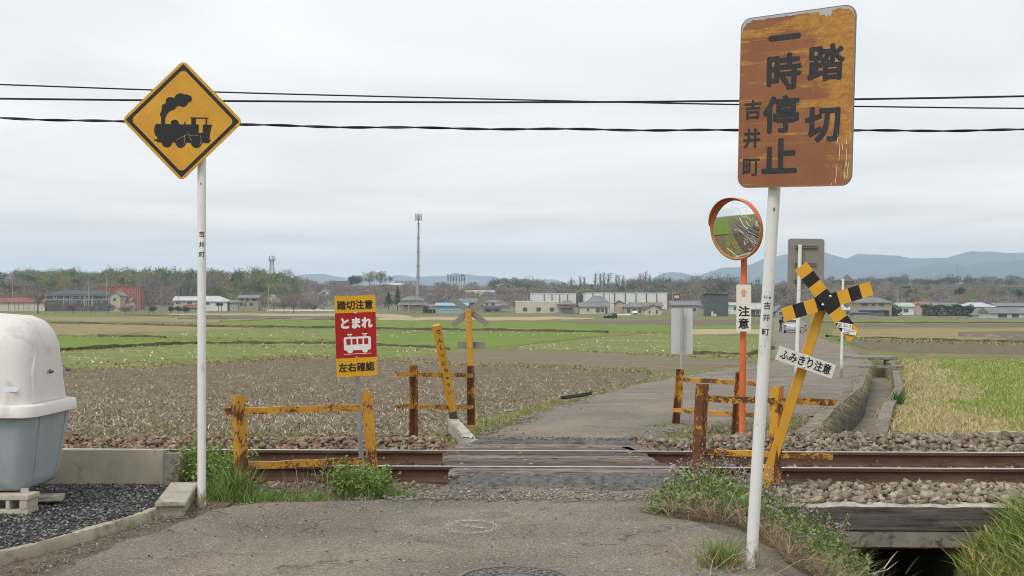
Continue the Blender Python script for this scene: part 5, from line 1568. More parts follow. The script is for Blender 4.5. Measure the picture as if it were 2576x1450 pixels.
def b_(pl):
    poly = [(.93, 8.35), (1.15, 8.2), (1.45, 8.1), (1.8, 7.95), (2.2, 7.85), (2.42, 8.0), (2.52, 8.6), (2.35, 9.0), (2.05, 9.15), (1.5, 9.25), (1.36, 9.1), (1.08, 8.75)]
    x, y = spread_poly(poly, 1450); n = len(x)
    g = tz(x, y)
    h = np.interp(x, [.9, 1.1, 1.35, 1.9, 2.1, 2.35, 2.5], [.06, .20, .34, .40, .42, .42, .30]) * np.interp(y, [7.9, 8.3, 8.8, 9.2], [.55, .72, 1, .95]) * RNG.uniform(.6, 1.12, n)
    fl = np.clip((y - 8.35) * .9, .05, .62)
    a = RNG.random(n) < fl
    PALE = [(.17, .23, .08), (.23, .29, .11), (.29, .34, .16), (.14, .20, .06), (.27, .30, .17)]
    FP = [(.46, .30, .47), (.54, .38, .55), (.38, .20, .40), (.60, .46, .60), (.42, .26, .32)]
    herb(pl, x[a], y[a], g[a], h[a] * 1.08, 7, .03, PALE, .22, (.20, .13, .12), .95, FP)
    herb(pl, x[~a], y[~a], g[~a], h[~a] * .92, 9, .034, PALE + LUSH, .3)
    m_ = RNG.random(n) < .12   # bare dry stalks stand out of the mound
    pl.blades(np.stack([x[m_], y[m_], g[m_]], -1), h[m_] * 1.15, .004, updir(m_.sum(), .4), .2, cols(m_.sum(), [(.34, .26, .16), (.42, .34, .22), (.22, .15, .11)]))
    xx, yy = spread_poly(poly, 1500); nn = len(xx)   # thin grass threads right through it
    hh = np.interp(xx, [.9, 1.1, 1.35, 1.9, 2.1, 2.35, 2.5], [.06, .20, .34, .42, .44, .44, .30]) * np.interp(yy, [7.9, 8.3, 8.8, 9.2], [.55, .75, 1, .95]) * RNG.uniform(.5, 1.3, nn)
    pl.blades(np.stack([xx, yy, tz(xx, yy)], -1), hh, RNG.uniform(.003, .007, nn), updir(nn, .4), RNG.uniform(.1, .9, nn), cols(nn, LUSH + [(.30, .36, .12), (.36, .36, .17)]))
    tuft(pl, 1.22, 8.75, .12, .16, 240, .08, .22, LUSH, .3, .005)
    tuft(pl, 2.15, 8.6, .2, .2, 460, .25, .42, LUSH, .3, .005)
    tuft(pl, 1.02, 8.4, .1, .1, 220, .04, .1, GREEN, .6, .006)
clump("flowering_weeds", "big mound of green weeds with tiny purple flowers around the right barrier", GW, b_, (1.7, 8.6, -.1))
def b_(pl):
    x, y = spread_poly([(1.1, 8.15), (1.5, 7.9), (1.65, 7.5), (1.6, 7.1), (2.0, 6.7), (2.4, 7.0), (2.5, 7.9), (2.1, 7.95), (1.7, 8.1), (1.3, 8.25)], 5200); n = len(x)
    d = RNG.normal(size=(n, 3)); d[:, 2] = np.abs(d[:, 2]) * .5 + .05
    pl.blades(np.stack([x, y, tz(x, y) + RNG.uniform(0, .05, n)], -1), RNG.uniform(.06, .26, n), RNG.uniform(.003, .007, n), d, RNG.uniform(0, 1.2, n), cols(n, [(.22, .16, .10), (.30, .22, .14), (.17, .12, .08), (.38, .30, .20)]))
    x, y = spread_poly([(1.0, 8.35), (1.3, 8.12), (1.75, 7.9), (2.3, 7.8), (2.4, 7.5), (1.7, 7.7), (1.2, 8.0), (.98, 8.2)], 900); n = len(x)
    d = RNG.normal(size=(n, 3)); d[:, 2] = np.abs(d[:, 2]) * .7 + .1
    pl.blades(np.stack([x, y, tz(x, y) + RNG.uniform(0, .08, n)], -1), RNG.uniform(.08, .30, n), RNG.uniform(.003, .006, n), d, RNG.uniform(0, 1.2, n), cols(n, [(.36, .28, .18), (.44, .36, .25), (.26, .19, .13), (.50, .42, .31)]))
    x, y = spread_poly([(1.7, 7.8), (2.4, 7.9), (2.5, 6.9), (2.1, 6.7)], 300); n = len(x)
    herb(pl, x, y, tz(x, y), RNG.uniform(.06, .2, n), 7, .026, GREEN, .4)
clump("dry_grass", "tangle of brown dead grass on the bank below the purple flowers", "dry grass", b_, (1.9, 7.6, -.2), STRAW)
def b_(pl):
    tuft(pl, 1.14, 6.5, .10, .06, 190, .12, .30, LUSH, .25, .006)
    n = 260
    x = RNG.normal(1.18, .13, n); y = RNG.normal(6.5, .10, n)
    pl.blades(np.stack([x, y, tz(x, y)], -1), RNG.uniform(.08, .34, n), RNG.uniform(.003, .006, n), updir(n, .9), RNG.uniform(.1, 1.0, n), cols(n, [(.46, .36, .21), (.36, .27, .15), (.28, .20, .12)]))
clump("grass_clump", "wispy dry and green grass at the foot of the leaning white pole", "grass", b_, (1.15, 6.5, 0), STRAW)
def b_(pl):
    x, y = spread_poly([(2.75, 7.0), (3.4, 6.9), (4.6, 7.4), (4.8, 9.2), (3.55, 9.25), (3.2, 8.6), (2.85, 7.8)], 6200); n = len(x)
    h = RNG.uniform(.10, .27, n)
    k = np.exp(-((x - 4.0) / .9) ** 2)
    pl.blades(np.stack([x, y, tz(x, y) - .03], -1), h * (.8 + .5 * k), RNG.uniform(.008, .017, n), updir(n, .55), RNG.uniform(.3, 1.2, n), cols(n, [(.24, .33, .06), (.31, .39, .08), (.44, .43, .16), (.19, .28, .05), (.50, .43, .22)]))
    x, y = spread_poly([(2.72, 7.0), (3.0, 6.9), (3.3, 8.7), (3.1, 8.6), (2.8, 7.8)], 900); n = len(x)
    d = updir(n, .4); d[:, 0] -= .8
    pl.blades(np.stack([x, y, tz(x, y) + .03], -1), RNG.uniform(.14, .30, n), RNG.uniform(.010, .018, n), d, RNG.uniform(.2, .9, n), cols(n, [(.50, .47, .20), (.38, .42, .12), (.58, .50, .30), (.28, .35, .09)]))
    x, y = spread_poly([(3.4, 8.2), (4.6, 8.0), (4.8, 9.3), (3.7, 9.3)], 2600); n = len(x)
    pl.blades(np.stack([x, y, tz(x, y) + .02], -1), RNG.uniform(.12, .26, n), RNG.uniform(.005, .009, n), updir(n, .4), RNG.uniform(.3, 1, n), cols(n, LUSH))
clump("bamboo_grass", "yellow green bamboo grass spilling over the ditch bank at lower right", "grass", b_, (3.8, 8.2, -.3))
def b_(pl):
    x, y = spread_poly([(2.35, 8.1), (2.9, 8.0), (3.0, 8.6), (2.5, 8.7)], 70); n = len(x)
    herb(pl, x, y, np.full(n, -.85), RNG.uniform(.2, .36, n), 12, .045, [(.07, .14, .04), (.10, .18, .06), (.05, .10, .03)], .5)
clump("ditch_plant", "dark leafy plant growing in the black ditch mouth", "plant", b_, (2.65, 8.3, -.85))
def b_(pl):
    for k in range(3):
        x = np.array([2.28 + .1 * k]); y = np.array([8.3 - .15 * k])
        pl.blades(np.stack([x, y, np.array([-.42])], -1), np.array([.34]), .012, np.array([[.9, -.1, .35 - .1 * k]]), np.array([-.4]), cols(1, [(.62, .55, .46)]))
        pl.blades(np.stack([x + .16, y, np.array([-.37])], -1), np.array([.16]), .008, np.array([[.5, 0, .7]]), np.array([.1]), cols(1, [(.60, .53, .45)]))
clump("dead_twigs", "pale dead twigs reaching out over the dark ditch mouth", "twigs", b_, (2.4, 8.2, -.4), TWIG)
def b_(pl): 
    tuft(pl, 1.72, 12.35, .16, .16, 260, .08, .20, LUSH, .35, .008)
    tuft(pl, 1.95, 12.55, .18, .14, 160, .05, .12, GREEN, .5, .008)
clump("grass_clump", "small fresh grass tuft in the ballast left of the mirror pole", "grass", b_, (1.75, 12.4, 0))
def b_(pl): tuft(pl, 6.62, 20.6, .13, .13, 130, .22, .42, [(.05, .13, .03), (.08, .18, .04)], .3, .016, .5)
clump("iris_clump", "dark green sword leaved clump on the dry ditch edge", "plant", b_, (6.62, 20.6, -.15))
def b_(pl): tuft(pl, -.45, 12.9, .2, .12, 130, .05, .13, GREEN, .5, .008); tuft(pl, -.85, 13.3, .16, .1, 70, .05, .12, MIXED, .5, .008)
clump("grass_clump", "thin grass around the bleached timber and barrier feet", "grass", b_, (-.5, 13, 0))
def b_(pl): tuft(pl, 1.78, 14.75, .2, .15, 150, .06, .14, GREEN, .5, .009)
clump("grass_clump", "grass tuft at the foot of the slanting barrier's left post", "grass", b_, (1.8, 14.7, 0))

n = 500
y = RNG.uniform(5.6, 8.9, n); x = ip(y, NEAR_L) - .03 - np.abs(RNG.normal(0, .12, n))
k = x > np.interp(y, [5.6, 6.6, 7.5, 8.1, 8.9], [-3.15, -2.78, -2.5, -2.36, -2.3]); x, y = x[k], y[k]; n = len(x)
pl = Plant(); d_ = RNG.normal(size=(n, 3)); d_[:, 2] = np.abs(d_[:, 2]) * .12
pl.blades(np.stack([x, y, np.full(n, .0)], -1), RNG.uniform(.02, .12, n), RNG.uniform(.003, .008, n), d_, 0, cols(n, [(.30, .23, .15), (.22, .16, .10), (.40, .32, .22), (.14, .10, .07), (.17, .22, .06)]))
tag(pl.build("leaf_litter", STRAW), "dead stalks and leaves lying between kerb and lane", kind="stuff")
# ---- stuff: litter of straw, grasses, weeds of the fields
def to_px(X, Y, Z): return CX + X / Y * F, HY + (H - Z) / Y * F
n = 110000
Y = 12.8 * np.exp(RNG.random(n) * math.log(50 / 12.8)); X = RNG.uniform(-.50, .13, n) * Y
Z = tz(X, Y); px, py = to_px(X, Y, Z)
rows = .5 + .5 * np.sin(Y * 4.2 + X * .5 + 2 * np.sin(X * .8)) * np.sin(X * 2.6 + 1.7 * np.sin(Y * 1.9))
k = (py > ip(px, T_UP) + 1) & (py < ip(px, T_LO) - 1) & (RNG.random(n) < .45 + .55 * rows)
X, Y, Z = X[k], Y[k], Z[k]; n = len(X)
d = RNG.normal(size=(n, 3)); d[:, 2] = np.abs(d[:, 2]) * .45
pl = Plant()
pl.blades(np.stack([X, Y, Z + .022], -1), RNG.uniform(.03, .115, n), RNG.uniform(.006, .018, n) * (1 + Y * .012), d, RNG.uniform(-.2, .8, n), cols(n, [(.42, .34, .24), (.50, .42, .31), (.33, .26, .18), (.25, .195, .135), (.60, .53, .43), (.16, .12, .085), (.20, .19, .09)], .3))
tag(pl.build("straw_litter", STRAW), "chopped straw and stubble strewn over the tilled field", kind="stuff")
# self-sown green in loose drifts over the stubble
n = 16000
Y = 12.9 * np.exp(RNG.random(n) * math.log(48 / 12.9)); X = RNG.uniform(-.48, .12, n) * Y
Z = tz(X, Y); px, py = to_px(X, Y, Z)
pch = np.sin(X * .9 + 1.3 * np.sin(Y * .35)) + np.sin(Y * .55 + 1.1 * np.sin(X * .5 + 2))
k = (py > ip(px, T_UP) + 1) & (py < ip(px, T_LO) - 1) & (RNG.random(n) < np.clip((pch - .5) * .8, .03, 1)); X, Y, Z = X[k], Y[k], Z[k]; n = len(X)
pl = Plant(); pl.blades(np.stack([X, Y, Z + .01], -1), RNG.uniform(.03, .09, n), RNG.uniform(.008, .016, n) * (1 + Y * .02), updir(n, .7), RNG.uniform(.1, .9, n), cols(n, [(.19, .24, .07), (.24, .27, .10), (.16, .21, .06)]))
tag(pl.build("field_weeds", LEAF), "thin green weeds drifting over the tilled field", kind="stuff")
# clods
n = 5000
Y = 12.8 * np.exp(RNG.random(n) * math.log(30 / 12.8)); X = RNG.uniform(-.48, .10, n) * Y
Z = tz(X, Y); px, py = to_px(X, Y, Z)
k = (py > ip(px, T_UP) + 1) & (py < ip(px, T_LO) - 1); X, Y, Z = X[k], Y[k], Z[k]; n = len(X)
stones_mesh("soil_clods", np.stack([X, Y, Z + .015], -1), RNG.uniform(.01, .045, n), stone_cols(n, (.11, .085, .06), (.25, .20, .145)), "clods of brown soil on the tilled field", .6)
def grass_field(name, label, n, ymin, ymax, keep, h0, h1, pal_fn, spread=.35, w=.006, wk=.0006, m=LEAF, bend=.7):
    Y = ymin * np.exp(RNG.random(n) * math.log(ymax / ymin)); X = RNG.uniform(-.5, .62, n) * Y
    kk = keep(X, Y); X, Y = X[kk], Y[kk]; n = len(X)
    pl = Plant()
    pl.blades(np.stack([X, Y, tz(X, Y) - .01], -1), RNG.uniform(h0, h1, n), (w + wk * Y) * RNG.uniform(.6, 1.4, n), updir(n, spread), RNG.uniform(.1, bend, n), pal_fn(X, Y))
    return tag(pl.build(name, m), label, kind="stuff")
off = lambda X, Y: X - ip(Y, DITCH) - .86
def pal_right(X, Y):
    o = off(X, Y) + .5 * np.sin(Y * .7) + .3 * np.sin(X * 2.1)
    c = cols(len(X), [(.27, .36, .065), (.32, .40, .085), (.23, .32, .055), (.36, .41, .12), (.30, .38, .08), (.46, .44, .23)], .22)
    dcol = cols(len(X), [(.54, .45, .24), (.62, .52, .30), (.48, .40, .20), (.42, .40, .17)], .2)
    t = (sstep(o, .9, 1.9) * (.8 + .2 * RNG.random(len(X))))[:, None]
    return np.where(RNG.random((len(X), 1)) < t, c, dcol)
R7 = [(2180, 882), (2300, 893), (2420, 897), (2576, 903), (3400, 925)]
def keep_r(X, Y):
    px, py = to_px(X, Y, tz(X, Y))
    return (off(X, Y) > .02) & (Y > 13.15) & (py > ip(px, R7) + 1)
grass_field("field_grass", "green and straw coloured grass of the field right of the ditch", 230000, 13.1, 46, keep_r, .04, .12, pal_right, .4, .006, .0007)
def keep_v(X, Y):
    o = ip(Y, ROAD_L) - X
    px, py = to_px(X, Y, tz(X, Y))
    return (o > -.05) & (o < .25 + .35 * np.sqrt(Y / 13) * (1 + .6 * np.sin(Y * 1.3))) & (py > ip(px, T_LO) - 8)
grass_field("verge_grass", "thin verge grass along the left edge of the far lane", 130000, 12.7, 45, keep_v, .03, .11, lambda X, Y: cols(len(X), [(.24, .25, .09), (.36, .31, .15), (.18, .22, .06), (.42, .35, .20), (.30, .24, .13)], .25), .6, .006, .0006)
def keep_e(X, Y): return (X > ip(Y, ROAD_R) + .02) & (X < ip(Y, DITCH) - .22) & (Y > 12.9) & (RNG.random(len(X)) < .8)
grass_field("verge_grass", "dry grass between the barrier at the mirror and the ditch", 60000, 12.7, 19, keep_e, .03, .12, lambda X, Y: cols(len(X), [(.30, .26, .14), (.24, .21, .11), (.20, .22, .08), (.38, .31, .20), (.16, .18, .06)], .25), .8, .006, .0005)
# dry grass hanging into the ditch and growing from its joints
n = 1500
Y = RNG.uniform(13.4, 40, n); s_ = RNG.random(n) < .6
X = ip(Y, DITCH) + np.where(s_, RNG.uniform(-.06, .05, n), RNG.uniform(.6, .75, n))
pl = Plant()
dd = RNG.normal(size=(n, 3)) * .4; dd[:, 0] += np.where(s_, .5, -.5); dd[:, 2] -= .25
pl.blades(np.stack([X, Y, np.where(s_, ip(Y, ROAD_Z), ip(Y, RIGHTZ) - .1 * RNG.random(n))], -1), RNG.uniform(.1, .32, n), RNG.uniform(.004, .01, n), dd, RNG.uniform(.2, 1, n), cols(n, [(.40, .32, .18), (.32, .25, .13), (.22, .24, .08), (.50, .42, .27)]))
tag(pl.build("ditch_grass", STRAW), "dry grass hanging over the ditch walls", kind="stuff")
# pale dry tufts standing in the wheat plots
def flecks(up, lo, n, h0, h1, pal, label, dens=None):
    x = RNG.uniform(up[0][0], up[-1][0], n); t = RNG.random(n)
    y = ip(x, up) * (1 - t) + ip(x, lo) * t
    X, Y = ground_at(x, y)
    pl = Plant()
    pl.blades(np.stack([X, Y, tz(X, Y)], -1), RNG.uniform(h0, h1, n), RNG.uniform(.03, .10, n) * (Y / 50), updir(n, .6), RNG.uniform(.1, .9, n), cols(n, pal, .2))
    return tag(pl.build("field_weeds", STRAW), label, kind="stuff")
WHT = [(.62, .58, .48), (.54, .49, .38), (.70, .67, .60)]
flecks([(150, 886), (347, 875), (496, 867), (843, 868), (1100, 879)], [(150, 930), (496, 914), (711, 895), (843, 895), (1100, 888)], 300, .08, .22, WHT, "white tufts standing in the green plot behind the tilled field")
flecks([(1310, 872), (1528, 847), (1690, 844), (1900, 847)], [(1310, 879), (1486, 883), (1686, 891), (1900, 897)], 240, .08, .2, WHT, "pale tufts in the green plot left of the mirror")
flecks([(360, 840), (843, 831), (1500, 838)], [(360, 845), (843, 854), (1500, 846)], 240, .1, .25, WHT + [(.44, .40, .22)], "pale tufts scattered over the middle wheat plots")
for up, lo, nn in (([(120, 884), (496, 864), (1100, 880)], [(120, 892), (496, 871), (1100, 888)], 1500), ([(100, 842), (843, 856), (960, 862)], [(100, 852), (843, 868), (960, 874)], 1500), ([(120, 808), (843, 822), (1700, 836)], [(120, 816), (843, 830), (1700, 842)], 1600), ([(1480, 880), (1700, 893), (1900, 898)], [(1480, 888), (1700, 902), (1900, 906)], 700)):
    flecks(up, lo, nn, .06, .17, [(.22, .28, .07), (.28, .30, .10), (.40, .36, .18), (.17, .21, .06)], "rough grass along the banks between the plots")
flecks([(140, 918), (300, 912), (500, 905), (840, 892), (1200, 912), (1640, 933)], [(140, 945), (496, 925), (840, 905), (1200, 922), (1640, 943)], 4200, .06, .16, [(.34, .27, .14), (.40, .33, .18), (.24, .24, .09), (.28, .21, .11)], "dry grass edging the tilled field")
flecks([(2090, 847), (2300, 853), (2576, 862)], [(2120, 862), (2240, 868), (2576, 874)], 900, .1, .3, [(.36, .30, .14), (.22, .26, .07)], "rough grass along the dark field on the right")

# ---------------------------------------------------------------- settlement
ROOFM = {k: mat("roof_" + k, c, .75, var=.14, scale=.5, c2=sc3(c, 1.25), dirt=sc3(c, .7), dirt_at=.62, bs=3, bstr=.3, stretch=(1, 1, 1)) for k, c in dict(
    grey=(.17, .17, .175), dark=(.075, .075, .08), pale=(.36, .37, .38), red=(.20, .075, .06), blue=(.22, .38, .50), brown=(.20, .14, .125), white=(.66, .66, .65), orange=(.42, .15, .085), tarp=(.16, .30, .62), silver=(.42, .44, .45)).items()}
WALLM = {k: mat("wall_" + k, c, .85, var=.08, scale=.35, dirt=sc3(c, .78), dirt_at=.64, bs=2, bstr=.1) for k, c in dict(
    white=(.60, .60, .58), cream=(.50, .46, .38), beige=(.42, .36, .27), tan=(.30, .26, .19), grey=(.30, .30, .30), dark=(.085, .088, .095), brown=(.085, .055, .05), red=(.33, .105, .085), teal=(.25, .36, .33), blue=(.24, .33, .37), green=(.42, .50, .34), ochre=(.40, .30, .19), concrete=(.30, .285, .26), pink=(.46, .36, .34)).items()}
M_PANE = flat("house_window_pane", (.07, .08, .09), .2, 0, .5)
M_WFRAME = flat("white_window_frame", (.55, .55, .54), .5)
GH = "houses and sheds of the settlement beyond the fields"
def window(parent, x, z, w, h, Yf, fm=None):
    mb = MB(); mb.box((x, Yf - .03, z), (w + .18, .1, h + .18)); fr = mb.build("window", fm or M_WFRAME, parent)
    mb = MB(); mb.box((x, Yf - .07, z), (w, .06, h)); mb.build("pane", M_PANE, fr)
def roof_shape(kind, X0, X1, Y0, Y1, ze, zr, ov, hipf=.32):
    mb = MB(); th = .16
    a, b, c, d = X0 - ov, X1 + ov, Y0 - ov, Y1 + ov
    ym = (c + d) / 2; xm = (a + b) / 2
    if kind == 'gable':
        vs = [(a, c, ze), (b, c, ze), (b, d, ze), (a, d, ze), (a, ym, zr), (b, ym, zr)]
        fs = [(0, 1, 5, 4), (2, 3, 4, 5), (1, 2, 5), (3, 0, 4), (3, 2, 1, 0)]
    elif kind == 'front':
        vs = [(a, c, ze), (b, c, ze), (b, d, ze), (a, d, ze), (xm, c, zr), (xm, d, zr)]
        fs = [(0, 4, 5, 3), (4, 1, 2, 5), (0, 1, 4), (2, 3, 5), (3, 2, 1, 0)]
    elif kind == 'hip':
        k = min((b - a) * hipf, (d - c) * .5)
        vs = [(a, c, ze), (b, c, ze), (b, d, ze), (a, d, ze), (a + k, ym, zr), (b - k, ym, zr)]
        fs = [(0, 1, 5, 4), (2, 3, 4, 5), (1, 2, 5), (3, 0, 4), (3, 2, 1, 0)]
    elif kind == 'mono':
        vs = [(a, c, zr), (b, c, zr - .3), (b, d, ze), (a, d, ze), (a, c, zr - th), (b, c, zr - .3 - th), (b, d, ze - th), (a, d, ze - th)]
        fs = [(0, 1, 2, 3), (7, 6, 5, 4), (4, 5, 1, 0), (5, 6, 2, 1), (6, 7, 3, 2), (7, 4, 0, 3)]
    else:
        mb.box((xm, ym, (ze + zr) / 2 + .05), (b - a, d - c, max(zr - ze, .2)))
        return mb
    mb.add(vs, fs)
    if kind in ('gable', 'hip', 'front'):
        if kind != 'front': mb.box((xm, ym, zr + .02), ((b - a) * (1 if kind == 'gable' else .45), .3, .16))
        else: mb.box((xm, ym, zr + .02), (.3, d - c, .16))
        mb.box((xm, c + .0, ze - .07), (b - a, .14, .14))
    return mb
def house(name, label, x0, x1, yb, ye, yr, roof, wm, rm, Y=None, depth=None, wins=None, ov=.45, cat="house", skirt=None, fm=None, group=GH, trim=False):
    if Y is None: Y = float(ground_at(np.array([(x0 + x1) / 2]), np.array([yb]))[1][0]); Y = min(Y, 446.0) if yb > 762 else Y
    k = Y / F
    X0, X1 = (x0 - CX) * k, (x1 - CX) * k
    zb, ze, zr = (H + (HY - y) * k for y in (yb, ye, yr))
    w = X1 - X0
    depth = depth or max(5.0, min(9.0, w * .7))
    t = thing(name, label, cat, ((X0 + X1) / 2, Y + depth / 2, zb), group)
    mb = MB(); mb.box(((X0 + X1) / 2, Y + depth / 2, (zb - 2.5 + ze) / 2), (w, depth, ze - zb + 2.5))
    if roof == 'front':
        xm = (X0 + X1) / 2
        mb.add([(X0, Y + .01, ze), (X1, Y + .01, ze), (xm, Y + .01, zr - .12), (X0, Y + depth - .01, ze), (X1, Y + depth - .01, ze), (xm, Y + depth - .01, zr - .12)], [(0, 1, 2), (5, 4, 3), (0, 2, 5, 3), (2, 1, 4, 5)])
    mb.build("wall", WALLM[wm], t)
    if roof == 'front':
        th = .14
        a, b, c, d = X0 - ov, X1 + ov, Y - ov, Y + depth + ov; xm = (a + b) / 2; zz = ze - ov * (zr - ze) / max(xm - X0, .1)
        mb = MB()
        for xs in (a, b):
            mb.add([(xs, c, zz), (xm, c, zr), (xm, d, zr), (xs, d, zz), (xs, c, zz - th), (xm, c, zr - th), (xm, d, zr - th), (xs, d, zz - th)], [(0, 1, 2, 3), (7, 6, 5, 4), (4, 5, 1, 0), (5, 6, 2, 1), (6, 7, 3, 2), (7, 4, 0, 3)])
        mb.build("roof", ROOFM[rm], t)
    else:
        roof_shape(roof, X0, X1, Y, Y + depth, ze, zr, ov if roof != 'flat' else .12).build("roof", ROOFM[rm], t)
    if trim:
        for zz, hh in ((ze - .25, .3), (zb + (ze - zb) * .53, .2)):
            mb = MB(); mb.box(((X0 + X1) / 2, Y - .05, zz), (w, .14, hh)); mb.build("trim_band", M_WFRAME, t)
        for f_ in (.27, .40, .60, .73, .985):
            mb = MB(); mb.box((X0 + f_ * w, Y - .06, (zb + ze) / 2), (.16, .12, ze - zb - .3)); mb.build("downpipe", M_WFRAME, t)
    if skirt:
        sx0, sx1, sy0, sy1, srm = skirt
        a, b = (sx0 - CX) * k, (sx1 - CX) * k; z0, z1 = H + (HY - sy1) * k, H + (HY - sy0) * k
        mb = MB()
        mb.add([(a, Y - 1.8, z0), (b, Y - 1.8, z0), (b - .9, Y + .02, z1), (a + .9, Y + .02, z1), (a, Y + .05, z0), (b, Y + .05, z0)], [(0, 1, 2, 3), (1, 5, 2), (4, 0, 3), (0, 4, 5, 1)])
        mb.build("lower_roof", ROOFM[srm], t)
    if wins is None:
        n = max(1, int(w / 3.2)); hh = ze - zb
        wins = [((i + .5) / n + random.uniform(-.06, .06), .52, 1.5 / w * random.choice((.7, 1, 1.2)), min(.5, 1.1 / max(hh, .5))) for i in range(n)]
        if hh > 4.6: wins = [(a, .78, c, min(.22, 1.0 / hh)) for a, b, c, d in wins] + [(min(.9, a + .05), .30, c, min(.24, 1.2 / hh)) for a, b, c, d in wins]
    for fx_, fz_, fw, fh in wins:
        window(t, X0 + fx_ * w, zb + fz_ * (ze - zb), fw * w, fh * (ze - zb), Y, fm)
    return t, X0, X1, Y, zb, ze, k
SH = "farm shed"
house("farm_shed", "long pale panelled shed with a rusty red roof at the far left", -70, 113, 783, 761, 748.5, 'gable', 'cream', 'red', wins=[(.50, .5, .006, .9), (.585, .5, .006, .9), (.64, .5, .006, .9), (.71, .5, .006, .9), (.78, .5, .006, .9), (.86, .5, .006, .9)], cat=SH)
house("barn", "dark brown windowless box building behind the red roofed shed", 27, 70, 760, 722, 720.5, 'flat', 'brown', 'dark', 520, 8, [], cat="barn")
house("apartment_block", "long dark grey two storey apartment house with white trim and hipped roof", 118, 276, 770, 741.5, 729.3, 'hip', 'dark', 'dark', None, 9, [(.13, .78, .045, .26), (.33, .78, .045, .26), (.345, .78, .03, .26), (.53, .78, .012, .18), (.65, .78, .05, .28), (.92, .78, .05, .2), (.33, .30, .05, .26), (.44, .35, .03, .16), (.57, .35, .03, .16), (.67, .26, .07, .48), (.77, .35, .03, .16), (.87, .35, .03, .16)], cat="apartment house", trim=True)
t, X0, X1, Y_, zb, ze, k = house("apartment_block", "red three storey block of flats with square windows", 287, 343, 775, 722.5, 721.5, 'flat', 'red', 'red', 455, 10, [(.27, .79, .14, .10), (.74, .79, .14, .10), (.27, .44, .12, .10), (.74, .44, .14, .10)], cat="flats", ov=.1)
mb = MB(); mb.box(((262 - CX) * k, Y_ + 5, zb + (775 - 748) * k / 2 + 2), ((287 - 236) * k - .05, 9, (775 - 736) * k + 1)); mb.box(((262 - CX) * k, Y_ + 5, H + (HY - 722.5) * k), ((287 - 236) * k - .05, 9.4, .35)); 
for xx in (238, 248, 258, 268, 278): mb.box(((xx - CX) * k, Y_ + .4, H + (HY - 729) * k), (.25, .25, 2.2))
mb.build("open_gallery", WALLM['red'], t)
house("house", "beige gabled house in front of the red flats", 276, 302, 768, 742, 733, 'front', 'beige', 'grey', 440, 8)
house("house", "small cream house with pale roof panels among pink blossom", 286, 327, 773, 759, 749, 'gable', 'cream', 'brown', None, 6)
house("house", "low beige house with pale grey roof left of the white pole", 437, 494, 769, 756, 746, 'gable', 'beige', 'silver', 445)
house("house", "wide white bungalow with hipped grey roof right of the white pole", 487, 572, 774, 758.5, 745, 'hip', 'white', 'silver', None, 9, [(.20, .62, .05, .28), (.30, .62, .09, .28), (.42, .62, .09, .26), (.72, .55, .12, .36), (.85, .55, .04, .3)], fm=M_FRAME)
house("house", "tan two storey house with a plain grey gable roof", 600, 649, 772, 750, 742, 'gable', 'tan', 'grey', None, 6, [(.18, .78, .10, .2), (.45, .76, .10, .28), (.82, .78, .26, .22), (.16, .28, .14, .3), (.35, .24, .06, .4), (.65, .28, .16, .3)], fm=M_FRAME)
house("shed", "low lean to shed between the white bungalow and the tan house", 578, 599, 772, 761, 754.5, 'gable', 'grey', 'grey', None, 4, [], cat="shed")
house("shed", "teal shed with a rust red roof behind clipped bushes", 459, 496, 785, 774.5, 768.5, 'gable', 'teal', 'red', None, 5, [], cat="shed")
house("house", "white roofed house high up in the trees right of the white pole", 590, 613, 742, 732, 725.5, 'gable', 'pink', 'white', 640, 7, [])
house("long_building", "long whitish building at the foot of the wooded knoll", 641, 709, 745, 734.5, 732.5, 'flat', 'grey', 'white', 600, 8, cat="building")
house("shed", "small cream shed with front gable beside the white guard rail", 780, 810, 779.5, 773.5, 769.5, 'front', 'cream', 'grey', None, 5, [], cat="shed")
house("house", "white gabled house on the slope above the red sign", 800, 830, 747, 734, 726, 'front', 'white', 'grey', None, 7, [(.5, .75, .24, .3)], fm=M_FRAME)
house("house", "white fronted house on the hilltop left of the red sign", 774, 801, 728, 719, 714.5, 'gable', 'white', 'grey', 720, 7)
house("house", "hilltop house with low brown roof beside the farthest hills", 771, 792, 722, 714, 708, 'gable', 'beige', 'brown', 790, 7)
house("house", "hilltop house with two tier grey roof left of the big dark roof", 809, 832, 724, 716, 707, 'hip', 'beige', 'grey', 790, 7)
house("house", "hilltop house with a big dark roof left of the round trees", 828, 876, 728, 719, 707, 'gable', 'grey', 'dark', 770, 9)
house("long_building", "long low pale roofed building on the hilltop behind the mast", 993, 1052, 716, 708.5, 705.5, 'flat', 'grey', 'pale', 850, 9, cat="building")
house("house", "long pale house below the single round tree", 963, 1012, 724, 717.5, 712, 'gable', 'grey', 'silver', 760, 8)
house("house", "old two storey house with double grey roofs behind the tall mast", 1008, 1064, 783, 755.5, 745, 'hip', 'beige', 'grey', 425, 8, skirt=(999, 1077, 761, 768, 'grey'))
t, X0, X1, Y_, zb, ze, k = house("house", "lower wing house with grey roof just right of the mast", 1052, 1076, 784, 770, 763, 'gable', 'tan', 'grey', 428, 6)
house("shed", "blue corrugated shed with a light blue roof behind the leaning post", 1097, 1176, 790.5, 769, 762, 'gable', 'blue', 'blue', None, 7, [], cat="shed")
house("building", "small building with bright blue upper wall on the slope right of the mast", 1075, 1098, 752, 743, 738, 'flat', 'beige', 'tarp', None, 7, [], cat="building")
house("house", "dark roofed house behind the grey cross", 1155, 1198, 776, 761, 750.5, 'gable', 'brown', 'grey', 455, 7, [])
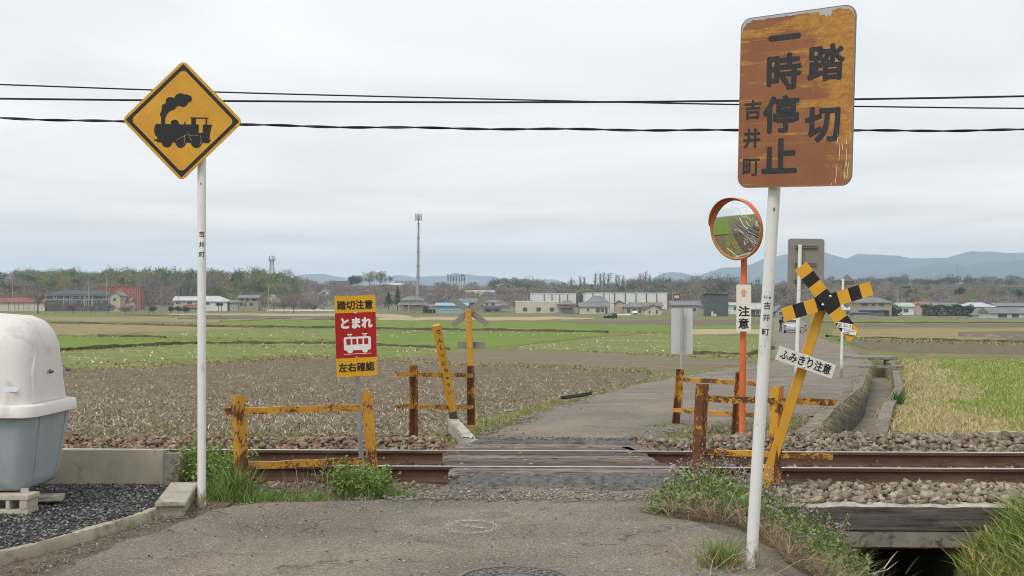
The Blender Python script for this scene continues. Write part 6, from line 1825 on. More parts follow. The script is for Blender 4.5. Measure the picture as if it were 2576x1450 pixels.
house("house", "two storey farmhouse with dark striped lower roof right of the grey cross", 1216, 1260, 787, 761, 754.5, 'hip', 'white', 'grey', None, 7, [(.2, .82, .16, .18), (.55, .82, .2, .18), (.3, .2, .3, .22), (.75, .2, .2, .22)], skirt=(1210, 1285, 769, 777, 'dark'))
house("shop", "cream flat roofed building with three dark windows", 1297, 1405, 789.5, 760, 757.8, 'flat', 'cream', 'white', None, 9, [(.22, .36, .09, .28), (.535, .36, .09, .28), (.845, .36, .09, .28)], fm=M_FRAME, cat="building")
house("building", "pale green long building on the slope above the cream building", 1170, 1245, 750, 734.5, 731, 'flat', 'green', 'white', None, 8, [(.2, .6, .03, .25), (.3, .6, .03, .25), (.42, .6, .06, .25), (.7, .35, .3, .25)], cat="building", fm=M_FRAME)
house("building", "white building on the slope beneath the row of bare poplars", 1155, 1190, 734, 724.5, 722, 'flat', 'white', 'white', 660, 8, cat="building")
house("house", "white house on the hill among bare woods", 1250, 1287, 727, 719, 712.5, 'hip', 'white', 'pale', 720, 8)
t, X0, X1, Y_, zb, ze, k = house("factory", "lower white factory wing with dark end bay", 1335, 1449, 772, 741.5, 739, 'flat', 'white', 'white', 480, 18, [], cat="factory")
for xx in (1369, 1388.5, 1408, 1428): 
    mb = MB(); mb.box(((xx - CX) * k, Y_ - .05, (zb + ze) / 2), (.3, .3, ze - zb)); mb.build("pilaster", WALLM['dark'], t)
mb = MB(); mb.box(((1461 - CX) * k, Y_ + 9, (zb - 2 + ze) / 2), ((1473 - 1449) * k, 17.9, ze - zb + 2)); mb.build("dark_bay", WALLM['dark'], t)
t, X0, X1, Y_, zb, ze, k = house("factory", "long white factory hall with dark pilasters and a red and black sign bay", 1473, 1678, 782, 738, 736.5, 'flat', 'white', 'silver', 465, 22, [], cat="factory")
for xx in (1491.4, 1519, 1546, 1573, 1599.8, 1626, 1652): 
    mb = MB(); mb.box(((xx - CX) * k, Y_ - .06, (zb + ze) / 2), (.32, .3, ze - zb)); mb.build("pilaster", WALLM['dark'], t)
mb = MB(); mb.box(((1679.5 - CX) * k, Y_ - .05, (zb + ze) / 2 - .2), (3.2 * k, .3, ze - zb)); mb.build("red_stripe", WALLM['red'], t)
mb = MB(); mb.box(((1696 - CX) * k, Y_ + 10.8, (zb + ze) / 2 - .3), (29 * k, 21.8, ze - zb)); bay = mb.build("sign_bay", WALLM['dark'], t)
ML_ = frame(((1702.3 - CX) * k, Y_ - .12, H + (HY - 747) * k))
mb = MB(ML_); mb.prism([(-.95, -.62), (.95, -.62), (.95, .62), (-.95, .62)], -.05, 0); lg = mb.build("logo_panel", mat("bright_red_panel", (.55, .02, .02), .5, var=.03, bstr=0), bay)
mb = MB(ML_); text(mb, "MAX", 0, 0, 1.66, .85, .02, .03, False); mb.build("lettering", M_WHITE, lg)
house("building", "blue grey block with a row of windows above the white factory", 1421, 1465, 748, 728.5, 727, 'flat', 'blue', 'blue', 600, 9, [(.12, .6, .08, .18), (.33, .6, .1, .18), (.52, .6, .08, .18), (.74, .6, .14, .18)], cat="building")
house("house", "old house with a tall curved grey roof in front of the factory", 1478, 1530, 768, 761, 745, 'hip', 'grey', 'grey', 440, 8, [])
house("house", "long cream house with grey tiled roof and open carport", 1459, 1531, 790.5, 771.5, 761, 'gable', 'cream', 'grey', None, 8, [(.28, .55, .07, .3), (.62, .5, .12, .5), (.78, .5, .1, .4), (.92, .4, .06, .7)], fm=M_FRAME)
house("white_shed", "blank white walled shed next to the grey pole in the middle of the houses", 1533, 1571, 789, 762.5, 761.5, 'flat', 'white', 'white', None, 7, [], cat="shed")
house("house", "grey roofed house behind two parked white vans", 1572, 1619, 790.5, 773, 762, 'hip', 'beige', 'grey', None, 8, [(.2, .5, .14, .5), (.5, .5, .16, .5), (.8, .5, .12, .5)], fm=M_FRAME)
house("house", "house with a long dull red roof right of the grey pole", 1613, 1666, 782, 770, 762, 'gable', 'cream', 'brown', 415, 8, [])
house("house", "cream house with broad front gable and dark eaves", 1622, 1664, 793.5, 777, 766.5, 'front', 'cream', 'dark', None, 7, [(.28, .5, .05, .4), (.72, .5, .08, .5)], fm=M_FRAME)
house("house", "small house showing only a red gable above the white shed", 1548, 1569, 775, 762, 755.5, 'front', 'beige', 'red', 420, 6, [])
house("house", "grey weathered house with a wide roof left of the mirror sign", 1690, 1762, 792, 768, 756.5, 'gable', 'grey', 'grey', None, 8)
house("house", "small grey house with a dark red awning right of the cream building", 1405, 1450, 790, 766, 757.5, 'hip', 'grey', 'grey', None, 7, [(.45, .72, .2, .16)], skirt=(1406, 1440, 769, 774, 'red'))
t, X0, X1, Y_, zb, ze, k = house("modern_house", "dark grey modern house with slanting roof left of the mirror pole", 1779, 1832, 796, 741, 737.5, 'mono', 'dark', 'dark', None, 7, [(.28, .70, .06, .03), (.72, .70, .05, .03)], .4, "house", fm=M_FRAME)
for xx, hh, ww, nm in ((1791.5, 1.45, .55, "tank"), (1798.5, .75, .7, "outdoor_unit")):
    mb = MB(); mb.box(((xx - CX) * k, Y_ - .4, zb + hh / 2), (ww, .5, hh)); mb.build(nm, WALLM['white'], t)
house("house", "low brown walled house with pale roof between mirror pole and stop sign pole", 1888, 1922, 797, 778, 763, 'gable', 'brown', 'pale', None, 7)
house("house", "pale house with one window just right of the dark modern house", 1838, 1862, 796, 768, 761, 'gable', 'white', 'pale', 410, 6, [(.45, .7, .2, .2)], fm=M_FRAME)
house("house", "small grey gabled house seen between the stop sign pole and the cross", 1951, 1982, 797, 781, 768, 'front', 'grey', 'grey', None, 6)
house("house", "large ochre two storey house with two grey roofs right of the striped cross", 2160, 2243, 797, 761.5, 748, 'hip', 'ochre', 'grey', None, 9, [(.18, .84, .16, .12), (.45, .84, .07, .10), (.70, .84, .14, .14), (.5, .25, .2, .2), (.85, .25, .12, .3)], skirt=(2151, 2236, 770, 781, 'grey'), fm=M_FRAME)
house("shed", "long low shed roofed with blue tarpaulin", 2149, 2208, 802, 789.5, 785.5, 'mono', 'concrete', 'tarp', None, 4, [], cat="shed")
house("house", "white house with grey roof right of the big round bush", 2262, 2299, 793, 771.5, 762, 'gable', 'white', 'pale', None, 7)
house("house", "small house with orange tiled gable among grey roofs", 2299, 2317, 788, 770, 761, 'front', 'pink', 'orange', 395, 7, [])
house("house", "long house with pinkish brown roof rising above the hedge", 2318, 2382, 788, 771, 759, 'gable', 'beige', 'brown', 405, 8, [])
house("house", "grey roofed house behind the right half of the hedge", 2354, 2416, 785, 770.5, 761.5, 'gable', 'cream', 'grey', 395, 7, [])
house("house", "house with wide pale grey roof right of the hedge", 2419, 2507, 786, 772, 761.5, 'hip', 'grey', 'silver', 400, 8)
house("house", "long grey roofed building at the far right edge behind the tiled house", 2508, 2640, 786, 770, 762, 'gable', 'grey', 'grey', 400, 8, [])
house("house", "white walled house with steep grey tiled roofs behind a concrete wall at the far right", 2492, 2640, 803, 788, 773.5, 'gable', 'white', 'grey', None, 8, [(.2, .55, .14, .4), (.42, .55, .1, .4), (.62, .55, .1, .3)], fm=M_FRAME)
house("house", "small front gabled wing of the tiled house, behind the concrete wall", 2468, 2491, 802, 788, 775, 'front', 'white', 'grey', None, 6, [])
house("house", "low house with silvery roof beside the diamond sign", 2115, 2150, 797, 780, 772, 'gable', 'white', 'silver', 395, 7)
house("house", "grey house half hidden behind the striped cross", 2060, 2112, 797, 778, 768, 'gable', 'grey', 'grey', 400, 7)

def wall_run(label, x0, x1, yb, yt, m="concrete"):
    Y = float(ground_at(np.array([(x0 + x1) / 2]), np.array([yb]))[1][0]); k = Y / F
    mb = MB(); mb.box((((x0 + x1) / 2 - CX) * k, Y, H + (HY - (yb + yt) / 2) * k - .3), ((x1 - x0) * k, .25, (yb - yt) * k + .6))
    n = int((x1 - x0) * k / 4)
    for i in range(n + 1): mb.box(((x0 + (x1 - x0) * i / n - CX) * k, Y - .1, H + (HY - (yb + yt) / 2) * k - .3), (.2, .2, (yb - yt) * k + .62))
    tag(mb.build("boundary_wall", WALLM[m]), label, "wall")
wall_run("grey concrete boundary wall in front of the tiled house at the far right", 2436, 2660, 807.5, 799.5)
wall_run("low concrete boundary wall below the long hedge", 2263, 2432, 801, 796)
wall_run("low wall below the big ochre house and bush", 2205, 2262, 803, 797)
def guard_rail(label, x0, x1, yb, yt):
    Y = float(ground_at(np.array([(x0 + x1) / 2]), np.array([yb]))[1][0]) - 1; k = Y / F
    X0, X1 = (x0 - CX) * k, (x1 - CX) * k; zb, zt = H + (HY - yb) * k, H + (HY - yt) * k
    t = thing("guard_rail", label, "guard rail", ((X0 + X1) / 2, Y, zb), "white guard rails along the village road")
    mb = MB(); mb.box(((X0 + X1) / 2, Y, zt - .2), (X1 - X0, .06, .4)); mb.build("rail", M_WHITE, t)
    n = 9
    for i in range(n + 1):
        mb = MB(); mb.box((X0 + (X1 - X0) * i / n, Y + .08, (zb + zt) / 2 - .25), (.12, .08, zt - zb + .5)); mb.build("post", M_WHITE, t)
guard_rail("long white guard rail beyond the fields left of the red sign", 672, 848, 785.5, 779.5)
guard_rail("short white guard rail behind the black off roader", 1546, 1587, 795, 790)
# open carport
Yc = 425; k = Yc / F
t = thing("carport", "open carport with sagging grey roof left of the blue shed", "carport", ((1082 - CX) * k, Yc + 2, H + (HY - 789) * k))
mb = MB(); x0, x1 = (1067 - CX) * k, (1099 - CX) * k
mb.add([(x0, Yc, H + (HY - 772) * k), (x1, Yc, H + (HY - 769) * k), (x1, Yc + 5, H + (HY - 765.5) * k), (x0 + 1.2, Yc + 5, H + (HY - 765.5) * k)], [(0, 1, 2, 3)]); mb.build("roof", ROOFM['grey'], t)
for xx in (1069, 1078, 1088, 1097):
    mb = MB(); mb.box(((xx - CX) * k, Yc + .3, H + (HY - 781) * k - .3), (.14, .14, 2.9)); mb.build("post", WALLM['grey'], t)
mb = MB(); mb.box(((1082 - CX) * k, Yc + 3, H + (HY - 784) * k), (3.4, 1.6, 1.5)); mb.box(((1075 - CX) * k, Yc + 2.6, H + (HY - 786) * k), (1.2, 1.2, 1.0), rz=.3); mb.build("shade_boxes", WALLM['dark'], t, bevel=.12)  # added dark boxes standing in for the shade inside the carport

# ---------------------------------------------------------------- masts and poles
def pole(label, px, yb, yt, Y=None, r=.14, arms=1, m=None, name="utility_pole", tint=None):
    if Y is None: Y = float(ground_at(np.array([px]), np.array([max(yb, 770)]))[1][0])
    k = Y / F; X = (px - CX) * k; zb, zt = H + (HY - yb) * k, H + (HY - yt) * k
    t = thing(name, label, "utility pole", (X, Y, zb), "utility poles among the far houses")
    mb = MB(); mb.tube([(X, Y, zb - 2), (X, Y, zt)], [r, r * .7], 8); mb.build("shaft", m or WALLM['concrete'], t, smooth=50)
    for i in range(arms):
        mb = MB(); mb.box((X + (.25 if i else 0), Y - .1, zt - .5 - i * 1.1), (1.9 - .5 * i, .09, .1))
        for s_ in (-.8, -.3, .5): mb.box((X + s_, Y - .1, zt - .38 - i * 1.1), (.09, .09, .16))
        mb.build("crossarm", m or WALLM['grey'], t)
M_DP = WALLM['tan']
for a in (("concrete pole in front of the dark brown box building at the far left", 31.5, 752, 697, 430, .15, 0), ("concrete pole in front of the long apartment house", 223, 770, 698, 415, .15, 0),
          ("pole with grey boxes rising in front of the red flats", 268, 745, 687, 440, .15, 1), ("thin yellow pole above the apartment house roof", 193, 735, 712, 470, .10, 0),
          ("left one of the twin poles right of the red flats", 346, 770, 714, 420, .12, 0), ("right one of the twin poles right of the red flats", 351.5, 770, 714, 420, .12, 0),
          ("tall thin pole over the low beige house left of the white pole", 450, 770, 704, 430, .13, 0), ("pole right of the round brown tree", 405.4, 774, 719, 425, .13, 0),
          ("utility pole with cross arms beside the white blossom tree", 675, 780, 712, 415, .15, 2), ("utility pole just left of the double roofed house", 1012, 788, 713, 415, .14, 1),
          ("pole standing before the double roofed house left of the mast", 1028, 778, 754, 418, .16, 0), ("slim grey pole before the white shed in the middle of the houses", 1533.5, 790, 724, 405, .13, 0),
          ("pole left of the plain pale plate's back with a crossarm", 1691.5, 776, 737, 440, .14, 1), ("pole behind the grey cross with a lamp arm", 1183, 785, 724, 430, .12, 0),
          ("pole with crossarms right of the big ochre house", 2258, 766, 728.5, 420, .17, 1), ("tall pole above the right tiled house", 2536, 770, 727, 420, .16, 1),
          ("small pole rising from the hedge row trees", 2386, 770, 738, 450, .12, 1), ("pole beside the grey house left of the dark modern house", 1759, 792, 752, 400, .14, 1)):
    pole(a[0], a[1], a[2], a[3], a[4], a[5], a[6], ROOFM['orange'] if 'yellow' in a[0] else None)
# telephone mast
Ym = 428; k = Ym / F; Xm = (1050.5 - CX) * k; zb = H + (HY - 787) * k
t = thing("telephone_mast", "very tall grey telephone mast with antenna cluster at its top", "mast", (Xm, Ym, zb))
def zp(y): return H + (HY - y) * k
xt = lambda y: (1050.2 + (787 - y) / 249 * 2.6 - CX) * k
M_MAST = mat("grey_mast_paint", (.28, .31, .33), .6, .1, var=.1, scale=.4, bstr=0)
secs = [(787, 741, .62), (741, 697, .55), (697, 669, .48), (669, 633, .42), (633, 599, .36), (599, 563, .30), (563, 552, .22)]
for i, (y0, y1, r) in enumerate(secs):
    mb = MB(); mb.tube([(xt(y0), Ym, zp(y0)), (xt(y1), Ym, zp(y1))], [r, r * .92], 12); mb.tube([(xt(y1), Ym, zp(y1) - .2), (xt(y1), Ym, zp(y1) + .2)], r + .2, 12); mb.build("shaft_section", M_MAST, t, smooth=40)
mb = MB()
for a in range(6):
    an = a * math.pi / 3; rx, ry = 1.05 * math.cos(an), 1.05 * math.sin(an)
    mb.box((xt(545) + rx, Ym + ry, zp(547)), (.26, .26, 2.5)); mb.beam((xt(550), Ym, zp(551)), (xt(550) + rx, Ym + ry, zp(550)), .1, .1); mb.beam((xt(545), Ym, zp(545)), (xt(545) + rx, Ym + ry, zp(545)), .08, .08)
mb.tube([(xt(552), Ym, zp(552)), (xt(538), Ym, zp(538))], .16, 8); mb.build("antenna", M_MAST, t)
mb = MB(); mb.beam((xt(775) + .95, Ym - .4, zp(775)), (xt(563) + .55, Ym - .4, zp(563)), .13, .13)
for y in range(575, 775, 25): mb.box((xt(y) + .45, Ym - .3, zp(y)), (.6, .06, .08))
mb.build("ladder", WALLM['dark'], t)
mb = MB(); mb.box((Xm, Ym, zb + .3), (1.9, 1.9, 2.0)); mb.build("footing", WALLM['white'], t)
def lattice(name, label, px, yb, yt, Y, wb, wt, m, cat):
    k = Y / F; X = (px - CX) * k; z0, z1 = H + (HY - yb) * k, H + (HY - yt) * k
    t = thing(name, label, cat, (X, Y, z0)); mb = MB(); n = 8
    for sx in (-1, 1):
        for sy in (-1, 1): mb.beam((X + sx * wb, Y + sy * wb, z0), (X + sx * wt, Y + sy * wt, z1), .2, .2)
    for i in range(n):
        a, b = i / n, (i + 1) / n; wa, wc = wb + (wt - wb) * a, wb + (wt - wb) * b; za, zc_ = z0 + (z1 - z0) * a, z0 + (z1 - z0) * b
        for sy in (-1, 1): mb.beam((X - wa, Y + sy * wa, za), (X + wc, Y + sy * wc, zc_), .13, .13); mb.beam((X + wa, Y + sy * wa, za), (X - wc, Y + sy * wc, zc_), .13, .13)
    mb.build("lattice_frame", m, t)
    return t, X, Y, z1, k
t, X, Y, z1, k = lattice("radio_tower", "slender lattice radio tower on top of the wooded knoll", 684, 694, 654, 620, 1.1, .8, M_MAST, "tower")
mb = MB()
for a in range(5): mb.box((X + 1.5 * math.cos(a * 1.26), Y + 1.5 * math.sin(a * 1.26), z1 + .6), (.3, .3, 2.6))
mb.box((X, Y, z1), (3.2, 3.2, .3)); mb.box((X, Y, z1 + 1.5), (.2, .2, 3.4)); mb.build("antenna", M_MAST, t)
for px, yb, yt, lab in ((2409, 696, 665, "faint steel pylon in front of the right hand mountains"), (1537, 720, 686, "faint steel pylon above the white factory")):
    t, X, Y, z1, k = lattice("pylon", lab, px, yb + 8, yt, 1500, 2.0, .7, M_MAST, "pylon")
    for j in range(3):
        mb = MB(); mb.box((X, Y, z1 - 1.2 - j * 2.6), (9 - j * 1.0, .35, .35)); mb.build("crossarm", M_MAST, t)

# ---------------------------------------------------------------- vehicles and people far off
def wheel(t, x, y, z, r, axis='y', w=.2):
    mb = MB(); ax = (0, 1, 0) if axis == 'y' else (1, 0, 0)
    o = Vector((x, y, z)) - Vector(ax) * w / 2
    mb.lathe(o, [(r * .6, 0), (r * .95, 0), (r, .03), (r, w - .03), (r * .95, w), (r * .6, w)], 18, axis=ax); wo = mb.build("wheel", M_TYRE, t, smooth=40)
    mb = MB(); mb.lathe(o - Vector(ax) * .01, [(r * .6, 0), (r * .6, w + .02)], 14, axis=ax); mb.build("rim", M_GALV, wo, smooth=40)
# black off-roader, side on
Yv = 322; k = Yv / F
xv = lambda px: (px - CX) * k
zg = H + (HY - 804.8) * k
t = thing("off_roader", "small black boxy off roader parked on the field track", "car", (xv(1536), Yv, zg))
M_CARBLACK = flat("black_car_paint", (.012, .013, .015), .3, .1, .5)
prof = [(1519.3, .45), (1519.0, .95), (1521, 1.02), (1529.6, 1.10), (1533.0, 1.62), (1550.5, 1.66), (1552.3, 1.45), (1552.8, .50), (1550, .40), (1522, .40)]
mb = MB(frame((0, Yv, zg)))
mb.prism([(xv(a), z) for a, z in prof], -1.5, 0); mb.build("body", M_CARBLACK, t, bevel=.05)
for a, b in ((1533.4, 1539.5), (1540.5, 1546), (1547, 1551)):
    mb = MB(frame((0, Yv, zg))); mb.prism([(xv(a + (.0 if a > 1534 else -1.4)), 1.14), (xv(b), 1.14), (xv(b), 1.54), (xv(a), 1.54)], .0, .015); mb.build("side_window", mat("painted_reflection_pane", (.30, .33, .34), .2, bstr=0) if a < 1540 else M_GLASS, t)  # front pane's reflection is painted in as a silver base colour
for px in (1524.5, 1547.5):
    for dy in (.08, 1.42): wheel(t, xv(px), Yv + dy, zg + .34, .34)
mb = MB(); mb.box((xv(1519.2), Yv + .3, zg + .82), (.08, .3, .22)); mb.build("headlight", M_WHITE, t)
mb = MB(); mb.box((xv(1519.0), Yv + .75, zg + .52), (.16, 1.5, .2)); mb.build("bumper", M_TYRE, t)
# silver estate car on the lane, seen from behind
Yk = 128.5; k = Yk / F; xc = (1993 - CX) * k; zg = H + (HY - 838.5) * k
t = thing("estate_car", "silver estate car parked on the far lane, seen from behind", "car", (xc, Yk + 2.2, zg))
M_SILVER = flat("silver_car_paint", (.42, .43, .44), .35, .4, .5)
mb = MB(); 
secs = [(0, 1.66, .28, .84), (.06, 1.76, .24, .92), (.8, 1.78, .22, .95), (3.6, 1.76, .22, .93), (4.4, 1.6, .28, .75)]
rings = [[(xc + x, Yk + y, zg + z0 + (z1 - z0) / 2 + zz) for x, zz in rrect(w, z1 - z0, .14, 5)] for y, w, z0, z1 in secs]
def skin_rings(mb, rings):
    kk = len(rings[0]); mb.add([p for r in rings for p in r], [(i * kk + j, i * kk + (j + 1) % kk, (i + 1) * kk + (j + 1) % kk, (i + 1) * kk + j) for i in range(len(rings) - 1) for j in range(kk)] + [tuple(reversed(range(kk))), tuple(range((len(rings) - 1) * kk, len(rings) * kk))])
skin_rings(mb, [r[::-1] for r in rings])
body = mb.build("body", M_SILVER, t, smooth=45)
mb = MB(); secs = [(.10, 1.60, .86, .95), (.30, 1.48, .86, 1.50), (.55, 1.44, .86, 1.57), (2.2, 1.44, .86, 1.56), (3.3, 1.55, .86, .95)]
rings = [[(xc + x, Yk + y, zg + (z0 + z1) / 2 + zz) for x, zz in rrect(w, z1 - z0, .04, 5)] for y, w, z0, z1 in secs]
skin_rings(mb, [r[::-1] for r in rings]); mb.build("cabin", M_SILVER, t, smooth=45)
mb = MB(); mb.add([(xc - .70, Yk + .115, zg + .97), (xc + .70, Yk + .115, zg + .97), (xc + .62, Yk + .265, zg + 1.44), (xc - .62, Yk + .265, zg + 1.44)], [(0, 1, 2, 3)]); mb.build("rear_window", M_GLASS, t)
M_TAIL = flat("red_tail_lamp", (.35, .015, .015), .3)
for s_ in (-1, 1):
    mb = MB(); mb.box((xc + s_ * .70, Yk + .03, zg + .78), (.30, .10, .17)); mb.build("tail_light", M_TAIL, t, bevel=.03)
    for yy in (.8, 3.6): wheel(t, xc + s_ * .78, Yk + yy, zg + .31, .31, 'x')
mb = MB(); mb.box((xc, Yk - .02, zg + .70), (.36, .04, .18)); mb.build("number_plate", M_WHITE, t)
mb = MB(); mb.box((xc, Yk + .0, zg + .42), (1.66, .14, .2)); mb.build("bumper", M_SILVER, t, bevel=.05)
t.rotation_euler.z = R(-13.4); t.location = (xc + .51, Yk + 2.14, zg)      # it stands square to the lane
xb_ = (2028 - CX) * k; zb_ = zg - .02
t = thing("bicycle", "dark bicycle standing right of the silver car", "bicycle", (xb_, Yk - .4, zb_))
for dx in (-.5, .5):
    mb = MB(); mb.tube([(xb_ + dx + .31 * math.cos(a * math.pi / 9), Yk - .4, zb_ + .34 + .31 * math.sin(a * math.pi / 9)) for a in range(19)], .022, 6); mb.build("wheel", M_TYRE, t)
mb = MB()
for a_, b_ in (((-.5, .34), (-.15, .78)), ((-.15, .78), (.32, .80)), ((.32, .80), (-.05, .32)), ((-.05, .32), (-.15, .78)), ((-.05, .32), (-.5, .34)), ((.30, .95), (.5, .34))): mb.tube([(xb_ + a_[0], Yk - .4, zb_ + a_[1]), (xb_ + b_[0], Yk - .4, zb_ + b_[1])], .022, 6)
mb.build("bicycle_frame", M_CARBLACK, t)
mb = MB(); mb.box((xb_ - .18, Yk - .4, zb_ + .86), (.26, .14, .06)); mb.build("saddle", M_TYRE, t)
mb = MB(); mb.tube([(xb_ + .22, Yk - .66, zb_ + 1.0), (xb_ + .32, Yk - .4, zb_ + .98), (xb_ + .22, Yk - .14, zb_ + 1.0)], .02, 6); mb.build("handlebar", M_GALV, t)
# person by the car
def skinned(name, joints, edges, m, parent=None, base=None, sub=2):
    me = bpy.data.meshes.new(name)
    names = list(joints)
    me.from_pydata([joints[n][0] for n in names], [], []); 
    me.edges.add(len(edges)); me.edges.foreach_set("vertices", [names.index(a) for e_ in edges for a in e_]); me.update()
    o = bpy.data.objects.new(name, me); COL.objects.link(o)
    sk = o.modifiers.new("s", 'SKIN'); sk.use_smooth_shade = True
    if not me.skin_vertices: 
        bm = bmesh.new(); bm.from_mesh(me); bm.verts.layers.skin.verify(); bm.to_mesh(me); bm.free()
    for i, n in enumerate(names):
        r = joints[n][1]; me.skin_vertices[0].data[i].radius = (r, r) if not isinstance(r, tuple) else r
    me.skin_vertices[0].data[names.index('pelvis')].use_root = True
    ss = o.modifiers.new("u", 'SUBSURF'); ss.levels = sub; ss.render_levels = sub
    dg = bpy.context.evaluated_depsgraph_get(); dg.update()
    m2 = bpy.data.meshes.new_from_object(o.evaluated_get(dg)); bpy.data.objects.remove(o); bpy.data.meshes.remove(me)
    m2.name = name
    return put(m2, name, m, parent, base)
xp = (1966 - CX) / F * 128.3; zg2 = H + (HY - 837.0) / F * 128.3
J = dict(pelvis=((0, 0, .88), .135), belly=((.04, .0, 1.06), .135), chest=((.12, -.02, 1.27), .155), neck=((.17, -.03, 1.43), .055), head=((.20, -.04, 1.55), .095), crown=((.21, -.04, 1.64), .07),
         shl=((.12, .17, 1.35), .065), ell=((.26, .20, 1.12), .048), hal=((.46, .14, 1.10), .034), shr=((.12, -.19, 1.35), .065), elr=((.28, -.22, 1.14), .048), har=((.47, -.18, 1.12), .034),
         hpl=((.0, .09, .82), .095), knl=((.10, .10, .47), .065), anl=((.06, .10, .08), .045), tol=((.20, .10, .04), .035), hpr=((.0, -.09, .82), .095), knr=((-.06, -.10, .46), .065), anr=((-.20, -.10, .09), .045), tor=((-.07, -.10, .04), .035))
EG = [('pelvis', 'belly'), ('belly', 'chest'), ('chest', 'neck'), ('neck', 'head'), ('head', 'crown'), ('chest', 'shl'), ('shl', 'ell'), ('ell', 'hal'), ('chest', 'shr'), ('shr', 'elr'), ('elr', 'har'), ('pelvis', 'hpl'), ('hpl', 'knl'), ('knl', 'anl'), ('anl', 'tol'), ('pelvis', 'hpr'), ('hpr', 'knr'), ('knr', 'anr'), ('anr', 'tor')]
J = {n: ((p[0] * 1.0 - .1, p[1], p[2]), r) for n, (p, r) in J.items()}
pe_ = skinned("person", J, EG, flat("dark_outdoor_clothes", (.022, .024, .032), .8), None, (xp, 128.3, zg2))
tag(pe_, "person in dark clothes bending forward at the silver car's left side", "person")
ORG[pe_.name] = Vector((xp, 128.3, zg2))
mb = MB(); mb.lathe((xp + .10, 128.26, zg2 + 1.57), [(.02, -.03), (.103, -.01), (.115, .04), (.10, .10), (.05, .13), (.002, .135)], 14); mb.build("hair", flat("black_hair", (.012, .011, .011), .6), pe_, smooth=50)
mb = MB(); mb.box((xp - .17, 128.3, zg2 + 1.2), (.17, .32, .44)); bpk = mb.build("backpack", flat("black_bag", (.015, .016, .02), .8), bevel=.05, base=(xp - .17, 128.3, zg2 + .98)); tag(bpk, "black backpack worn by the person at the silver car", "backpack")
def front_van(label, px0, px1, yb, yt):
    Y = float(ground_at(np.array([px0]), np.array([yb]))[1][0]) - 1; k = Y / F; X0, X1 = (px0 - CX) * k, (px1 - CX) * k; zb, zt = H + (HY - yb) * k, H + (HY - yt) * k
    t = thing("parked_van", label, "van", ((X0 + X1) / 2, Y + 1.6, zb), "white vans parked by the grey roofed house"); h = zt - zb; w = X1 - X0; xm = (X0 + X1) / 2
    mb = MB(); mb.add([(X0, Y, zb + .25), (X1, Y, zb + .25), (X1, Y + 3.2, zb + .25), (X0, Y + 3.2, zb + .25), (X0, Y, zb + h * .55), (X1, Y, zb + h * .55), (X1 - .08, Y + .4, zt), (X0 + .08, Y + .4, zt), (X1 - .08, Y + 3.1, zt), (X0 + .08, Y + 3.1, zt), (X1, Y + 3.2, zb + h * .5), (X0, Y + 3.2, zb + h * .5)],
                      [(0, 1, 5, 4), (4, 5, 6, 7), (7, 6, 8, 9), (9, 8, 10, 11), (11, 10, 2, 3), (3, 2, 1, 0), (1, 2, 10, 8, 6, 5), (0, 4, 7, 9, 11, 3)]); mb.build("body", M_WHITE, t)
    mb = MB(); mb.add([(X0 + .12, Y + .03, zb + h * .58), (X1 - .12, Y + .03, zb + h * .58), (X1 - .18, Y + .36, zb + h * .95), (X0 + .18, Y + .36, zb + h * .95)], [(0, 1, 2, 3)]); mb.build("windscreen", M_GLASS, t)
    mb = MB(); mb.box((xm, Y - .03, zb + .35), (w * .96, .1, .2)); mb.build("bumper", M_TYRE, t)
    for s_ in (X0 + .1, X1 - .1):
        wheel(t, s_, Y + .6, zb + .28, .28, 'x', .16)
front_van("white van parked at the left of the pair before the grey roofed house", 1577.5, 1588, 789, 781)
front_van("white van parked nearer the cream gabled house", 1592.5, 1603, 791.5, 782.5)
Yt = float(ground_at(np.array([1491.]), np.array([790.]))[1][0]) - 1; k = Yt / F
t = thing("site_toilet", "bright green site toilet cabin by the long cream house", "toilet cabin", ((1491.5 - CX) * k, Yt, H + (HY - 789.5) * k))
mb = MB(); mb.box(((1491.5 - CX) * k, Yt, H + (HY - 783) * k), (1.2, 1.2, 2.0)); mb.build("cabin", flat("green_plastic", (.06, .36, .26), .5), t, bevel=.05)
mb = MB(); mb.box(((1491.5 - CX) * k, Yt - .62, H + (HY - 783.5) * k), (.8, .04, 1.6)); mb.build("door", flat("pale_green_plastic", (.12, .45, .34), .5), t)
mb = MB(); mb.box(((1491.5 - CX) * k, Yt, H + (HY - 775.5) * k), (1.3, 1.3, .14)); mb.build("roof", M_WHITE, t)

# ---------------------------------------------------------------- trees
PAL = dict(bare=[(.19, .165, .15), (.22, .19, .175), (.165, .145, .135), (.25, .22, .20)], rust=[(.22, .17, .13), (.25, .19, .14), (.19, .155, .125)], ever=[(.055, .08, .04), (.07, .10, .05), (.09, .12, .06), (.05, .07, .038)],
           bamboo=[(.15, .18, .07), (.19, .215, .085), (.23, .245, .11), (.12, .145, .06)], olive=[(.21, .19, .095), (.24, .205, .10), (.19, .175, .09)], mauve=[(.22, .185, .185), (.25, .21, .21), (.20, .165, .165)],
           white=[(.58, .56, .49), (.66, .63, .56), (.46, .44, .37)], pink=[(.58, .36, .43), (.66, .46, .52), (.48, .32, .36)], redshrub=[(.30, .11, .09), (.26, .13, .10), (.20, .13, .09)])
def crown_pts(n, c, rx, rz, shell=.5):
    d = RNG.normal(size=(n, 3)); d /= np.linalg.norm(d, axis=1)[:, None]
    lob = 1 + .18 * np.sin(d[:, 0] * 5 + c[0]) + .16 * np.sin(d[:, 2] * 6 + c[1]) + .14 * np.sin(d[:, 1] * 7 + c[0] * .5)
    r = (shell + (1 - shell) * RNG.random(n) ** .6) * lob
    return np.array(c) + d * r[:, None] * np.array([rx, rx, rz])
